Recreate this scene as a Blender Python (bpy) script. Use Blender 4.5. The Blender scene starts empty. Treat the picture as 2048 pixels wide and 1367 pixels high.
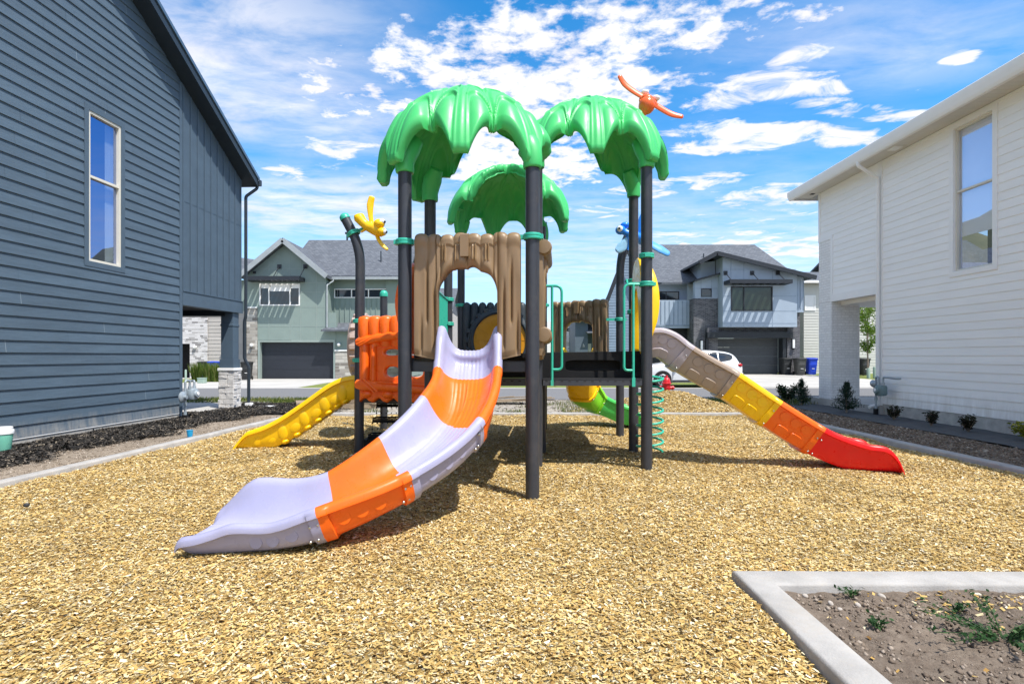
import bpy, bmesh, math, random
import numpy as np
from mathutils import Vector, Matrix, Euler, noise

random.seed(7)
RNG = np.random.default_rng(11)
scene = bpy.context.scene
COL = scene.collection
R = math.radians
PI = math.pi
CAM_H = 1.4
FPX = 1100.0          # focal length in photograph pixels (photo 2048 wide)


def P(px, py, Y):
    """point at depth Y seen along a measured direction"""
    return Vector(((px - 1024) * Y / FPX, Y, CAM_H - (py - 712) * Y / FPX))


def lerp(a, b, t):
    return a + (b - a) * t


def interp(xs, ys, x):
    return float(np.interp(x, xs, ys))


def smooth_interp(xs, ys, x):
    """monotone-ish cubic through the samples"""
    xs = list(xs)
    if x <= xs[0]:
        return ys[0]
    if x >= xs[-1]:
        return ys[-1]
    i = 0
    while x > xs[i + 1]:
        i += 1
    h = xs[i + 1] - xs[i]
    t = (x - xs[i]) / h

    def tan(j):
        if j == 0:
            return (ys[1] - ys[0]) / (xs[1] - xs[0])
        if j == len(xs) - 1:
            return (ys[-1] - ys[-2]) / (xs[-1] - xs[-2])
        return (ys[j + 1] - ys[j - 1]) / (xs[j + 1] - xs[j - 1])
    m0, m1 = tan(i) * h, tan(i + 1) * h
    t2, t3 = t * t, t * t * t
    return (2*t3 - 3*t2 + 1) * ys[i] + (t3 - 2*t2 + t) * m0 + (-2*t3 + 3*t2) * ys[i+1] + (t3 - t2) * m1


# ---------------------------------------------------------------- materials
def newmat(name):
    m = bpy.data.materials.new(name)
    m.use_nodes = True
    nt = m.node_tree
    b = nt.nodes.get('Principled BSDF')
    return m, nt, b


def nd(nt, typ, **kw):
    n = nt.nodes.new(typ)
    for k, v in kw.items():
        if k.startswith('i_'):
            n.inputs[k[2:].replace('_', ' ')].default_value = v
        else:
            setattr(n, k, v)
    return n


def ramp(nt, stops, interp_='LINEAR'):
    n = nt.nodes.new('ShaderNodeValToRGB')
    e = n.color_ramp.elements
    n.color_ramp.interpolation = interp_
    while len(e) < len(stops):
        e.new(0.5)
    for el, (p, c) in zip(e, stops):
        el.position = p
        el.color = (c[0], c[1], c[2], 1)
    return n


def c4(c):
    return (c[0], c[1], c[2], 1)


def mat(name, col, rough=.5, metal=0.0, var=.12, vscale=3.0, bump=0.0, bscale=40.0, stretch=None,
        spec=.5, coat=0.0, rvar=.1, island=0.0, dust=0.0):
    m, nt, b = newmat(name)
    L = nt.links.new
    tc = nd(nt, 'ShaderNodeTexCoord')
    src = tc.outputs['Object']
    mp = nd(nt, 'ShaderNodeMapping')
    if stretch:
        mp.inputs['Scale'].default_value = stretch
    L(src, mp.inputs[0])
    n1 = nd(nt, 'ShaderNodeTexNoise', i_Scale=vscale, i_Detail=6.0, i_Roughness=.6)
    L(mp.outputs[0], n1.inputs['Vector'])
    lo = [x * (1 - var) for x in col]
    hi = [min(1, x * (1 + var)) for x in col]
    rp = ramp(nt, [(.3, lo), (.7, hi)])
    L(n1.outputs['Fac'], rp.inputs[0])
    out = rp.outputs[0]
    if island:
        geo = nd(nt, 'ShaderNodeNewGeometry')
        hs = nd(nt, 'ShaderNodeHueSaturation')
        mr = nd(nt, 'ShaderNodeMapRange')
        mr.inputs[3].default_value = 1 - island
        mr.inputs[4].default_value = 1 + island
        L(geo.outputs['Random Per Island'], mr.inputs[0])
        L(mr.outputs[0], hs.inputs['Value'])
        L(out, hs.inputs['Color'])
        out = hs.outputs[0]
    if dust:
        n3 = nd(nt, 'ShaderNodeTexNoise', i_Scale=4.5, i_Detail=10.0, i_Roughness=.8)
        L(src, n3.inputs['Vector'])
        mr3 = nd(nt, 'ShaderNodeMapRange')
        mr3.inputs[1].default_value = .5
        mr3.inputs[2].default_value = .75
        mr3.inputs[4].default_value = dust
        L(n3.outputs['Fac'], mr3.inputs[0])
        mx = nd(nt, 'ShaderNodeMix', data_type='RGBA')
        L(mr3.outputs[0], mx.inputs[0])
        L(out, mx.inputs[6])
        mx.inputs[7].default_value = (.42, .34, .24, 1)
        out = mx.outputs[2]
    L(out, b.inputs['Base Color'])
    mr2 = nd(nt, 'ShaderNodeMapRange')
    mr2.inputs[1].default_value = .3
    mr2.inputs[2].default_value = .7
    mr2.inputs[3].default_value = max(0.02, rough - rvar * .6)
    mr2.inputs[4].default_value = min(1, rough + rvar)
    n4 = nd(nt, 'ShaderNodeTexNoise', i_Scale=vscale * 2.3, i_Detail=5.0)
    L(src, n4.inputs['Vector'])
    L(n4.outputs['Fac'], mr2.inputs[0])
    L(mr2.outputs[0], b.inputs['Roughness'])
    b.inputs['Metallic'].default_value = metal
    b.inputs['Specular IOR Level'].default_value = spec
    b.inputs['Coat Weight'].default_value = coat
    if bump:
        n2 = nd(nt, 'ShaderNodeTexNoise', i_Scale=bscale, i_Detail=5.0, i_Roughness=.6)
        L(mp.outputs[0], n2.inputs['Vector'])
        bp = nd(nt, 'ShaderNodeBump')
        bp.inputs['Strength'].default_value = bump
        bp.inputs['Distance'].default_value = .01
        L(n2.outputs['Fac'], bp.inputs['Height'])
        L(bp.outputs[0], b.inputs['Normal'])
    return m


def brick_mat(name, cols, mortar, bw, bh, axis='x', rough=.85, bump=.6, msize=.02, bias=0.0, offset=.5, squash=1.0, slope=1.0):
    """bricks / stones / shingles / boards from a Brick texture laid on the wall plane"""
    m, nt, b = newmat(name)
    L = nt.links.new
    tc = nd(nt, 'ShaderNodeTexCoord')
    sp = nd(nt, 'ShaderNodeSeparateXYZ')
    L(tc.outputs['Object'], sp.inputs[0])
    cb = nd(nt, 'ShaderNodeCombineXYZ')
    if axis == 'both':
        ad = nd(nt, 'ShaderNodeMath', operation='ADD')
        L(sp.outputs[0], ad.inputs[0])
        L(sp.outputs[1], ad.inputs[1])
        L(ad.outputs[0], cb.inputs[0])
    else:
        L(sp.outputs[0 if axis == 'x' else 1], cb.inputs[0])
    ml = nd(nt, 'ShaderNodeMath', operation='MULTIPLY')
    ml.inputs[1].default_value = slope
    L(sp.outputs[2], ml.inputs[0])
    L(ml.outputs[0], cb.inputs[1])
    bt = nd(nt, 'ShaderNodeTexBrick')
    bt.offset = offset
    bt.squash = squash
    bt.squash_frequency = 3
    bt.inputs['Scale'].default_value = 1.0
    bt.inputs['Brick Width'].default_value = bw
    bt.inputs['Row Height'].default_value = bh
    bt.inputs['Mortar Size'].default_value = msize
    bt.inputs['Mortar Smooth'].default_value = .2
    bt.inputs['Bias'].default_value = bias
    bt.inputs['Color1'].default_value = (0, 0, 0, 1)
    bt.inputs['Color2'].default_value = (1, 1, 1, 1)
    bt.inputs['Mortar'].default_value = (.5, .5, .5, 1)
    L(cb.outputs[0], bt.inputs['Vector'])
    rp = ramp(nt, [(i / max(1, len(cols) - 1), c) for i, c in enumerate(cols)])
    L(bt.outputs['Color'], rp.inputs[0])
    nz = nd(nt, 'ShaderNodeTexNoise', i_Scale=22.0, i_Detail=6.0)
    L(tc.outputs['Object'], nz.inputs['Vector'])
    mr = nd(nt, 'ShaderNodeMapRange')
    mr.inputs[3].default_value = .75
    mr.inputs[4].default_value = 1.2
    L(nz.outputs['Fac'], mr.inputs[0])
    hs = nd(nt, 'ShaderNodeHueSaturation')
    L(mr.outputs[0], hs.inputs['Value'])
    L(rp.outputs[0], hs.inputs['Color'])
    mx = nd(nt, 'ShaderNodeMix', data_type='RGBA')
    L(bt.outputs['Fac'], mx.inputs[0])
    L(hs.outputs[0], mx.inputs[6])
    mx.inputs[7].default_value = c4(mortar)
    L(mx.outputs[2], b.inputs['Base Color'])
    b.inputs['Roughness'].default_value = rough
    iv = nd(nt, 'ShaderNodeMath', operation='MULTIPLY_ADD')
    iv.inputs[1].default_value = -1.0
    L(bt.outputs['Fac'], iv.inputs[0])
    m2 = nd(nt, 'ShaderNodeMath', operation='MULTIPLY')
    m2.inputs[1].default_value = .5
    L(nz.outputs['Fac'], m2.inputs[0])
    L(m2.outputs[0], iv.inputs[2])
    bp = nd(nt, 'ShaderNodeBump')
    bp.inputs['Strength'].default_value = bump
    bp.inputs['Distance'].default_value = .012
    L(iv.outputs[0], bp.inputs['Height'])
    L(bp.outputs[0], b.inputs['Normal'])
    return m


def plastic(name, col, rough=.32, dust=.10):
    return mat(name, col, rough=rough, var=.05, vscale=4, bump=.05, bscale=220, rvar=.12, dust=dust, spec=.5)


def ground_mat(name, stops, scale, bump=.6, bscale=None, rough=.95, detail=10, stops2=None, scale2=.8):
    m, nt, b = newmat(name)
    L = nt.links.new
    tc = nd(nt, 'ShaderNodeTexCoord')
    n1 = nd(nt, 'ShaderNodeTexNoise', i_Scale=scale, i_Detail=float(detail), i_Roughness=.72)
    L(tc.outputs['Object'], n1.inputs['Vector'])
    rp = ramp(nt, stops)
    L(n1.outputs['Fac'], rp.inputs[0])
    out = rp.outputs[0]
    if stops2:
        n3 = nd(nt, 'ShaderNodeTexNoise', i_Scale=scale2, i_Detail=7.0, i_Roughness=.65)
        L(tc.outputs['Object'], n3.inputs['Vector'])
        rp2 = ramp(nt, stops2)
        L(n3.outputs['Fac'], rp2.inputs[0])
        mx = nd(nt, 'ShaderNodeMix', data_type='RGBA', blend_type='MULTIPLY')
        mx.inputs[0].default_value = 1
        L(out, mx.inputs[6])
        L(rp2.outputs[0], mx.inputs[7])
        out = mx.outputs[2]
    L(out, b.inputs['Base Color'])
    b.inputs['Roughness'].default_value = rough
    b.inputs['Specular IOR Level'].default_value = .25
    n2 = nd(nt, 'ShaderNodeTexNoise', i_Scale=bscale or scale * 1.5, i_Detail=8.0, i_Roughness=.7)
    L(tc.outputs['Object'], n2.inputs['Vector'])
    bp = nd(nt, 'ShaderNodeBump')
    bp.inputs['Strength'].default_value = bump
    bp.inputs['Distance'].default_value = .02
    L(n2.outputs['Fac'], bp.inputs['Height'])
    L(bp.outputs[0], b.inputs['Normal'])
    return m


def flake_mat(name, stops, rough=.85, trans=0.0):
    """loose flakes: each one takes its own tone"""
    m, nt, b = newmat(name)
    L = nt.links.new
    geo = nd(nt, 'ShaderNodeNewGeometry')
    rp = ramp(nt, stops)
    L(geo.outputs['Random Per Island'], rp.inputs[0])
    tc = nd(nt, 'ShaderNodeTexCoord')
    nz = nd(nt, 'ShaderNodeTexNoise', i_Scale=150.0, i_Detail=3.0)
    L(tc.outputs['Object'], nz.inputs['Vector'])
    mr = nd(nt, 'ShaderNodeMapRange')
    mr.inputs[3].default_value = .7
    mr.inputs[4].default_value = 1.25
    L(nz.outputs['Fac'], mr.inputs[0])
    hs = nd(nt, 'ShaderNodeHueSaturation')
    L(mr.outputs[0], hs.inputs['Value'])
    L(rp.outputs[0], hs.inputs['Color'])
    nz2 = nd(nt, 'ShaderNodeTexNoise', i_Scale=.9, i_Detail=4.0)
    L(tc.outputs['Object'], nz2.inputs['Vector'])
    mr2 = nd(nt, 'ShaderNodeMapRange')
    mr2.inputs[1].default_value = .3
    mr2.inputs[2].default_value = .7
    mr2.inputs[3].default_value = .82
    mr2.inputs[4].default_value = 1.08
    L(nz2.outputs['Fac'], mr2.inputs[0])
    ml = nd(nt, 'ShaderNodeMath', operation='MULTIPLY')
    L(mr.outputs[0], ml.inputs[0])
    L(mr2.outputs[0], ml.inputs[1])
    L(ml.outputs[0], hs.inputs['Value'])
    L(hs.outputs[0], b.inputs['Base Color'])
    b.inputs['Roughness'].default_value = rough
    b.inputs['Specular IOR Level'].default_value = .2
    if trans:
        tr = nd(nt, 'ShaderNodeBsdfTranslucent')
        L(hs.outputs[0], tr.inputs[0])
        mx = nd(nt, 'ShaderNodeMixShader')
        mx.inputs[0].default_value = trans
        L(b.outputs[0], mx.inputs[1])
        L(tr.outputs[0], mx.inputs[2])
        L(mx.outputs[0], nt.nodes['Material Output'].inputs[0])
    return m


def glass_mat(name, tint=(.25, .3, .35), refl=.45, rough=.01, gcol=(.92, .96, 1), top=1.0):
    m, nt, b = newmat(name)
    L = nt.links.new
    nt.nodes.remove(b)
    tr = nd(nt, 'ShaderNodeBsdfTransparent')
    tr.inputs[0].default_value = c4(tint)
    gl = nd(nt, 'ShaderNodeBsdfGlossy')
    gl.inputs['Roughness'].default_value = rough
    gl.inputs[0].default_value = c4(gcol)
    lw = nd(nt, 'ShaderNodeLayerWeight')
    lw.inputs[0].default_value = .35
    mr = nd(nt, 'ShaderNodeMapRange')
    mr.inputs[3].default_value = refl
    mr.inputs[4].default_value = top
    L(lw.outputs['Fresnel'], mr.inputs[0])
    mx = nd(nt, 'ShaderNodeMixShader')
    L(mr.outputs[0], mx.inputs[0])
    L(tr.outputs[0], mx.inputs[1])
    L(gl.outputs[0], mx.inputs[2])
    L(mx.outputs[0], nt.nodes['Material Output'].inputs[0])
    return m


# ---------------------------------------------------------------- objects
ORI = {}


def tag(o, label=None, cat=None, group=None, kind=None):
    if label:
        o['label'] = label
    if cat:
        o['category'] = cat
    if group:
        o['group'] = group
    if kind:
        o['kind'] = kind
    return o


def thing(name, loc, label, cat, group=None):
    o = bpy.data.objects.new(name, None)
    o.empty_display_size = .2
    COL.objects.link(o)
    o.location = loc
    ORI[o] = Vector(loc)
    return tag(o, label, cat, group)


class Plane:
    def __init__(s, o, u, n):
        s.o, s.u, s.n = Vector(o), Vector(u).normalized(), Vector(n).normalized()

    def pt(s, a, z, d):
        return s.o + s.u * a + s.n * d + Vector((0, 0, z))


class MB:
    def __init__(s, M=None):
        s.v, s.f, s.m = [], [], []
        s.M = M
        s.mi = 0

    def add(s, vs, fs):
        n = len(s.v)
        if s.M is not None:
            s.v += [tuple(s.M @ Vector(p)) for p in vs]
        else:
            s.v += [tuple(p) for p in vs]
        s.f += [tuple(i + n for i in f) for f in fs]
        s.m += [s.mi] * len(fs)

    def hexa(s, c):
        s.add(c, [(0, 3, 2, 1), (4, 5, 6, 7), (0, 1, 5, 4), (1, 2, 6, 5), (2, 3, 7, 6), (3, 0, 4, 7)])

    def box(s, x0, y0, z0, x1, y1, z1):
        s.hexa([(x0, y0, z0), (x1, y0, z0), (x1, y1, z0), (x0, y1, z0),
                (x0, y0, z1), (x1, y0, z1), (x1, y1, z1), (x0, y1, z1)])

    def obox(s, c, size, rot=None):
        c = Vector(c)
        rot = rot or Matrix.Identity(3)
        hx, hy, hz = size[0] / 2, size[1] / 2, size[2] / 2
        pts = [(-hx, -hy, -hz), (hx, -hy, -hz), (hx, hy, -hz), (-hx, hy, -hz),
               (-hx, -hy, hz), (hx, -hy, hz), (hx, hy, hz), (-hx, hy, hz)]
        s.hexa([c + rot @ Vector(p) for p in pts])

    def pbox(s, pl, a0, a1, z0, z1, d0, d1):
        q = [pl.pt(a0, z0, d0), pl.pt(a1, z0, d0), pl.pt(a1, z0, d1), pl.pt(a0, z0, d1),
             pl.pt(a0, z1, d0), pl.pt(a1, z1, d0), pl.pt(a1, z1, d1), pl.pt(a0, z1, d1)]
        s.hexa(q)

    def pframe(s, pl, a0, a1, z0, z1, w, d0, d1, wb=None):
        wb = wb or w
        s.pbox(pl, a0, a0 + w, z0, z1, d0, d1)
        s.pbox(pl, a1 - w, a1, z0, z1, d0, d1)
        s.pbox(pl, a0 + w, a1 - w, z1 - w, z1, d0, d1 - .001)
        s.pbox(pl, a0 + w, a1 - w, z0, z0 + wb, d0, d1 - .001)

    def ppoly(s, pl, pts, d0, d1):
        """prism from polygon (a,z) on a plane"""
        n = len(pts)
        vs = [pl.pt(a, z, d0) for a, z in pts] + [pl.pt(a, z, d1) for a, z in pts]
        fs = [tuple(range(n))[::-1], tuple(range(n, 2 * n))]
        fs += [(i, (i + 1) % n, n + (i + 1) % n, n + i) for i in range(n)]
        s.add(vs, fs)

    def rod(s, a, b, w, h=None):
        """square bar between two points"""
        a, b = Vector(a), Vector(b)
        h = h or w
        d = (b - a).normalized()
        up = Vector((0, 0, 1)) if abs(d.z) < .95 else Vector((0, 1, 0))
        x = d.cross(up).normalized()
        y = x.cross(d).normalized()
        q = []
        for p in (a, b):
            q += [p - x*w/2 - y*h/2, p + x*w/2 - y*h/2, p + x*w/2 + y*h/2, p - x*w/2 + y*h/2]
        s.hexa(q)

    def grid(s, rows, cu=False, cv=False, cap=False):
        """rows: list of rings; cu closes rings' own loop, cv closes across rows"""
        nr, nc = len(rows), len(rows[0])
        vs = [p for r in rows for p in r]
        fs = []
        for i in range(nr if cv else nr - 1):
            i2 = (i + 1) % nr
            for j in range(nc if cu else nc - 1):
                j2 = (j + 1) % nc
                fs.append((i * nc + j, i * nc + j2, i2 * nc + j2, i2 * nc + j))
        if cap:
            fs.append(tuple(range(nc))[::-1])
            fs.append(tuple((nr - 1) * nc + j for j in range(nc)))
        s.add(vs, fs)

    def tube(s, pts, r, seg=10, cap=True):
        pts = [Vector(p) for p in pts]
        n = len(pts)
        rs = r if isinstance(r, (list, tuple)) else [r] * n
        rows = []
        prev = None
        for i in range(n):
            if i == 0:
                t = pts[1] - pts[0]
            elif i == n - 1:
                t = pts[-1] - pts[-2]
            else:
                t = (pts[i + 1] - pts[i]).normalized() + (pts[i] - pts[i - 1]).normalized()
            t = t.normalized()
            if prev is None:
                up = Vector((0, 0, 1)) if abs(t.z) < .9 else Vector((1, 0, 0))
                x = t.cross(up).normalized()
            else:
                x = (prev - t * prev.dot(t)).normalized()
            prev = x
            y = t.cross(x)
            rows.append([pts[i] + (x * math.cos(k * 2 * PI / seg) + y * math.sin(k * 2 * PI / seg)) * rs[i] for k in range(seg)])
        s.grid(rows, cu=True, cap=cap)

    def lathe(s, prof, c=(0, 0, 0), seg=20, rot=None, cap=True):
        c = Vector(c)
        rot = rot or Matrix.Identity(3)
        rows = [[c + rot @ Vector((r * math.cos(k * 2 * PI / seg), r * math.sin(k * 2 * PI / seg), z)) for k in range(seg)] for r, z in prof]
        s.grid(rows, cu=True, cap=cap)

    def ellip(s, c, rad, rot=None, seg=18, rings=12):
        c = Vector(c)
        rot = rot or Matrix.Identity(3)
        rows = []
        for i in range(rings + 1):
            th = PI * (.004 + .992 * i / rings)
            rows.append([c + rot @ Vector((rad[0] * math.sin(th) * math.cos(k * 2 * PI / seg),
                                           rad[1] * math.sin(th) * math.sin(k * 2 * PI / seg),
                                           -rad[2] * math.cos(th))) for k in range(seg)])
        s.grid(rows, cu=True, cap=True)

    def build(s, name, mats, parent=None, smooth=None, bevel=0, label=None, sub=0, ori=None):
        if not isinstance(mats, (list, tuple)):
            mats = [mats]
        o0 = ori
        if o0 is None:
            o0 = ORI.get(parent, Vector((0, 0, 0))) if parent else Vector((0, 0, 0))
        me = bpy.data.meshes.new(name)
        me.from_pydata([(x - o0[0], y - o0[1], z - o0[2]) for x, y, z in s.v], [], s.f)
        for m in mats:
            me.materials.append(m)
        if len(mats) > 1:
            me.polygons.foreach_set('material_index', s.m)
        bm = bmesh.new()
        bm.from_mesh(me)
        bmesh.ops.recalc_face_normals(bm, faces=bm.faces)
        bm.to_mesh(me)
        bm.free()
        if smooth is not None:
            me.polygons.foreach_set('use_smooth', [True] * len(me.polygons))
            me.set_sharp_from_angle(angle=R(smooth))
        me.update()
        o = bpy.data.objects.new(name, me)
        COL.objects.link(o)
        if parent:
            o.parent = parent
        else:
            o.location = o0
        ORI[o] = Vector(o0)
        if bevel:
            b = o.modifiers.new('bevel', 'BEVEL')
            b.width = bevel
            b.segments = 2
            b.limit_method = 'ANGLE'
            b.angle_limit = R(40)
        if sub:
            sm = o.modifiers.new('sub', 'SUBSURF')
            sm.levels = sub
            sm.render_levels = sub
        if label:
            o['label'] = label
        return o


def plate_mesh(mb, outlines, thick, place, bevel=.008, res=3):
    """flat plate with holes: outlines = list of closed 2-D loops; place(x,y,z)->world"""
    cu = bpy.data.curves.new('tmp', 'CURVE')
    cu.dimensions = '2D'
    cu.fill_mode = 'BOTH'
    cu.extrude = max(.0005, thick / 2 - bevel)
    cu.bevel_depth = bevel
    cu.bevel_resolution = res
    for loop in outlines:
        sp = cu.splines.new('POLY')
        sp.points.add(len(loop) - 1)
        for i, (x, y) in enumerate(loop):
            sp.points[i].co = (x, y, 0, 1)
        sp.use_cyclic_u = True
    ob = bpy.data.objects.new('tmp', cu)
    COL.objects.link(ob)
    dg = bpy.context.evaluated_depsgraph_get()
    me = bpy.data.meshes.new_from_object(ob.evaluated_get(dg))
    mb.add([place(v.co.x, v.co.y, v.co.z) for v in me.vertices], [tuple(p.vertices) for p in me.polygons])
    bpy.data.objects.remove(ob)
    bpy.data.curves.remove(cu)
    bpy.data.meshes.remove(me)


def oval(cx, cy, rx, ry, n=24, p=2.0):
    out = []
    for k in range(n):
        a = 2 * PI * k / n
        c, s_ = math.cos(a), math.sin(a)
        out.append((cx + rx * math.copysign(abs(c) ** (2 / p), c), cy + ry * math.copysign(abs(s_) ** (2 / p), s_)))
    return out


def copy_tree(o, parent=None):
    c = o.copy()
    COL.objects.link(c)
    if parent:
        c.parent = parent
    for ch in list(o.children):
        copy_tree(ch, c)
    return c


def raw_mesh(name, verts, faces4, mat_, kind=None, smooth=False, parent=None):
    """big quad meshes straight from numpy"""
    me = bpy.data.meshes.new(name)
    nv, nf = len(verts), len(faces4)
    k = faces4.shape[1]
    me.vertices.add(nv)
    me.vertices.foreach_set('co', np.ascontiguousarray(verts, dtype=np.float32).ravel())
    me.loops.add(nf * k)
    me.loops.foreach_set('vertex_index', np.ascontiguousarray(faces4, dtype=np.int32).ravel())
    me.polygons.add(nf)
    me.polygons.foreach_set('loop_start', np.arange(0, nf * k, k, dtype=np.int32))
    me.update(calc_edges=True)
    me.validate()
    if smooth:
        me.polygons.foreach_set('use_smooth', [True] * nf)
    me.materials.append(mat_)
    o = bpy.data.objects.new(name, me)
    COL.objects.link(o)
    if parent:
        o.parent = parent
    if kind:
        o['kind'] = kind
    return o


def flakes(xy, zfun, lmin, lmax, ratio, tilt, zspread, rng=RNG):
    """irregular four-cornered flakes lying about at the given x,y"""
    n = len(xy)
    z = zfun(xy[:, 0], xy[:, 1]) + rng.random(n) * zspread
    L = lmin + (lmax - lmin) * rng.random(n) ** 1.6
    W = L * (ratio * (.55 + .9 * rng.random(n)))
    yaw = rng.random(n) * 2 * PI
    t1 = rng.normal(0, tilt, n)
    t2 = rng.normal(0, tilt * 1.4, n)
    cy, sy = np.cos(yaw), np.sin(yaw)
    ax = np.stack([cy * np.cos(t1), sy * np.cos(t1), np.sin(t1)], 1)
    bx = np.stack([-sy * np.cos(t2), cy * np.cos(t2), np.sin(t2)], 1)
    c = np.stack([xy[:, 0], xy[:, 1], z], 1)
    j = lambda: (.65 + .7 * rng.random(n))[:, None]
    h = (L / 2)[:, None]
    w = (W / 2)[:, None]
    v = np.empty((n, 4, 3))
    v[:, 0] = c - ax * h * j() - bx * w * j()
    v[:, 1] = c + ax * h * j() - bx * w * j()
    v[:, 2] = c + ax * h * j() + bx * w * j()
    v[:, 3] = c - ax * h * j() + bx * w * j()
    f = np.arange(n * 4).reshape(n, 4)
    return v.reshape(-1, 3), f
SUN_E, SKY_S, EXPO, SKY_SAT, CLD, HZ, FILL_CLOUD, CH = 3.4, .148, 0.89, 1.36, 4.2, 3.3, -1.5, 1.0
# ---------------------------------------------------------------- shared materials
m_post = mat('powder_coated_steel', (.037, .041, .052), rough=.38, var=.08, bump=.03, bscale=300, dust=.08)
m_black = mat('black_coated_steel', (.009, .009, .010), rough=.7, spec=.3, bump=.25, bscale=120, dust=.03)
m_teal = plastic('teal_plastic', (.035, .45, .32))
m_green = plastic('palm_green_plastic', (.06, .53, .15), rough=.40, dust=.03)
m_brown = plastic('bronze_brown_plastic', (.255, .168, .090), rough=.38, dust=.08)
m_orange = plastic('orange_plastic', (.97, .15, .008), rough=.3, dust=.07)
m_lav = plastic('lavender_plastic', (.36, .36, .53), rough=.30, dust=.12)
m_yellow = plastic('yellow_plastic', (1.0, .58, .004), rough=.3, dust=.07)
m_red = plastic('red_plastic', (.86, .006, .008), rough=.3, dust=.05)
m_taupe = plastic('taupe_plastic', (.42, .33, .29), rough=.4)
m_tan = plastic('tan_brown_plastic', (.36, .25, .16), rough=.4)
m_char = plastic('charcoal_plastic', (.035, .05, .065), rough=.45)
m_lime = plastic('lime_plastic', (.22, .68, .03), rough=.32)
m_green2 = plastic('leaf_green_plastic', (.06, .55, .11), rough=.32)
m_blue = plastic('blue_plastic', (.02, .25, .85), rough=.3)
m_coral = plastic('coral_orange_plastic', (.9, .13, .025), rough=.3)
m_white = plastic('white_plastic', (.8, .8, .8), rough=.3)
m_pupil = plastic('black_plastic', (.01, .01, .01), rough=.2)
m_bolt = mat('zinc_bolt', (.6, .6, .6), rough=.3, metal=1.0)

m_conc = mat('cast_concrete', (.37, .358, .345), rough=.9, var=.16, vscale=5, bump=.35, bscale=90, dust=.35)
m_drive = mat('driveway_concrete', (.43, .415, .39), rough=.9, var=.16, vscale=.5, bump=.2, bscale=60)
m_asph = ground_mat('asphalt', [(.3, (.13, .13, .135)), (.7, (.2, .2, .205))], 60, bump=.3)
m_chipbase = None

m_slate = mat('slate_blue_siding', (.070, .108, .150), rough=.62, var=.12, vscale=6, stretch=(1, .18, 1), bump=.45, bscale=26, island=.07)
m_slate_s = mat('slate_blue_trim', (.068, .105, .147), rough=.6, var=.08, vscale=3)
m_slate_d = mat('dark_slate_metal', (.02, .03, .042), rough=.4, var=.1)
m_wsid = mat('white_siding', (.88, .87, .855), rough=.6, var=.03, vscale=5, stretch=(1, .18, 1), bump=.2, bscale=22, island=.015)
m_wtrim = mat('white_trim', (.86, .85, .84), rough=.55, var=.02)
m_wbrick = brick_mat('white_painted_brick', [(.78, .77, .76), (.86, .85, .84)], (.68, .67, .66), .22, .075, axis='both', bump=.5, msize=.008)
m_found = mat('foundation_concrete', (.40, .38, .35), rough=.95, var=.25, vscale=5, bump=.3, bscale=40)
m_glass_n = glass_mat('window_glass', (.75, .80, .84), refl=.22, gcol=(.30, .36, .60), top=.75)
m_glass_r = glass_mat('pale_window_glass', (.96, .97, 1), refl=.10, gcol=(.6, .7, .9), top=.45)
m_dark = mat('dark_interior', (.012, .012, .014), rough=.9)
m_curtain = mat('pale_curtain', (.80, .86, .84), rough=.9, var=.08, vscale=8, stretch=(8, 8, .4))
m_shade = mat('roller_shade', (.92, .93, .95), rough=.9, var=.03)
m_ivory = mat('ivory_vinyl_frame', (.66, .63, .55), rough=.5, var=.04)

m_gpanel = mat('sage_green_panel', (.235, .30, .275), rough=.7, var=.06, vscale=1.2)
m_gseam = mat('sage_green_batten', (.28, .34, .315), rough=.7, var=.05)
m_gdoor = mat('graphite_garage_door', (.022, .026, .036), rough=.5, var=.08)
m_shing = brick_mat('grey_asphalt_shingles', [(.085, .095, .115), (.11, .122, .145), (.14, .155, .18)], (.07, .08, .095), .22, .10, axis='x', bump=.5, msize=.012)
m_shing_b = brick_mat('grey_shingles_side', [(.085, .095, .115), (.11, .122, .145), (.14, .155, .18)], (.07, .08, .095), .22, .10, axis='y', bump=.5, msize=.012)
m_stone = brick_mat('mixed_grey_stone', [(.18, .16, .14), (.36, .33, .29), (.55, .52, .47)], (.40, .38, .35), .62, .20, axis='both', bump=1.0, msize=.018, squash=.6)
m_wstone = brick_mat('pale_stone', [(.16, .15, .15), (.55, .53, .52), (.68, .66, .66), (.72, .70, .70)], (.62, .6, .6), .40, .11, axis='both', bump=1.0, msize=.012, squash=.55)
m_fascia = mat('pale_grey_fascia', (.34, .37, .39), rough=.6)
m_awn = mat('black_metal_awning', (.018, .022, .03), rough=.45)
m_glass_d = mat('dark_window_glass', (.012, .018, .025), rough=.04, var=.3, vscale=.6, spec=.9, rvar=.0)
m_bpanel = mat('pale_blue_grey_panel', (.34, .41, .50), rough=.7, var=.05, vscale=1.5)
m_bseam = mat('blue_grey_seam', (.24, .30, .38), rough=.7)
m_dbrick = brick_mat('dark_grey_brick', [(.045, .045, .055), (.085, .085, .1), (.15, .15, .165)], (.22, .22, .23), .24, .08, axis='both', bump=.8, msize=.01)
m_blkgar = mat('black_garage_frame', (.014, .018, .024), rough=.5)
m_grygar = mat('grey_garage_door', (.055, .062, .07), rough=.55)
m_beige = mat('beige_lap_siding', (.56, .555, .52), rough=.7, var=.04, island=.04)
m_greysid = mat('warm_grey_siding', (.45, .42, .39), rough=.7, var=.04, island=.05)
m_metal = mat('galvanised_grey_metal', (.33, .38, .42), rough=.45, metal=.3, var=.15, vscale=9)
m_gasgrey = mat('grey_painted_cast_metal', (.28, .33, .37), rough=.5, var=.15, vscale=12)
m_gasgreen = mat('grey_green_cast_metal', (.16, .23, .24), rough=.5, var=.12, vscale=12)
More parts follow.
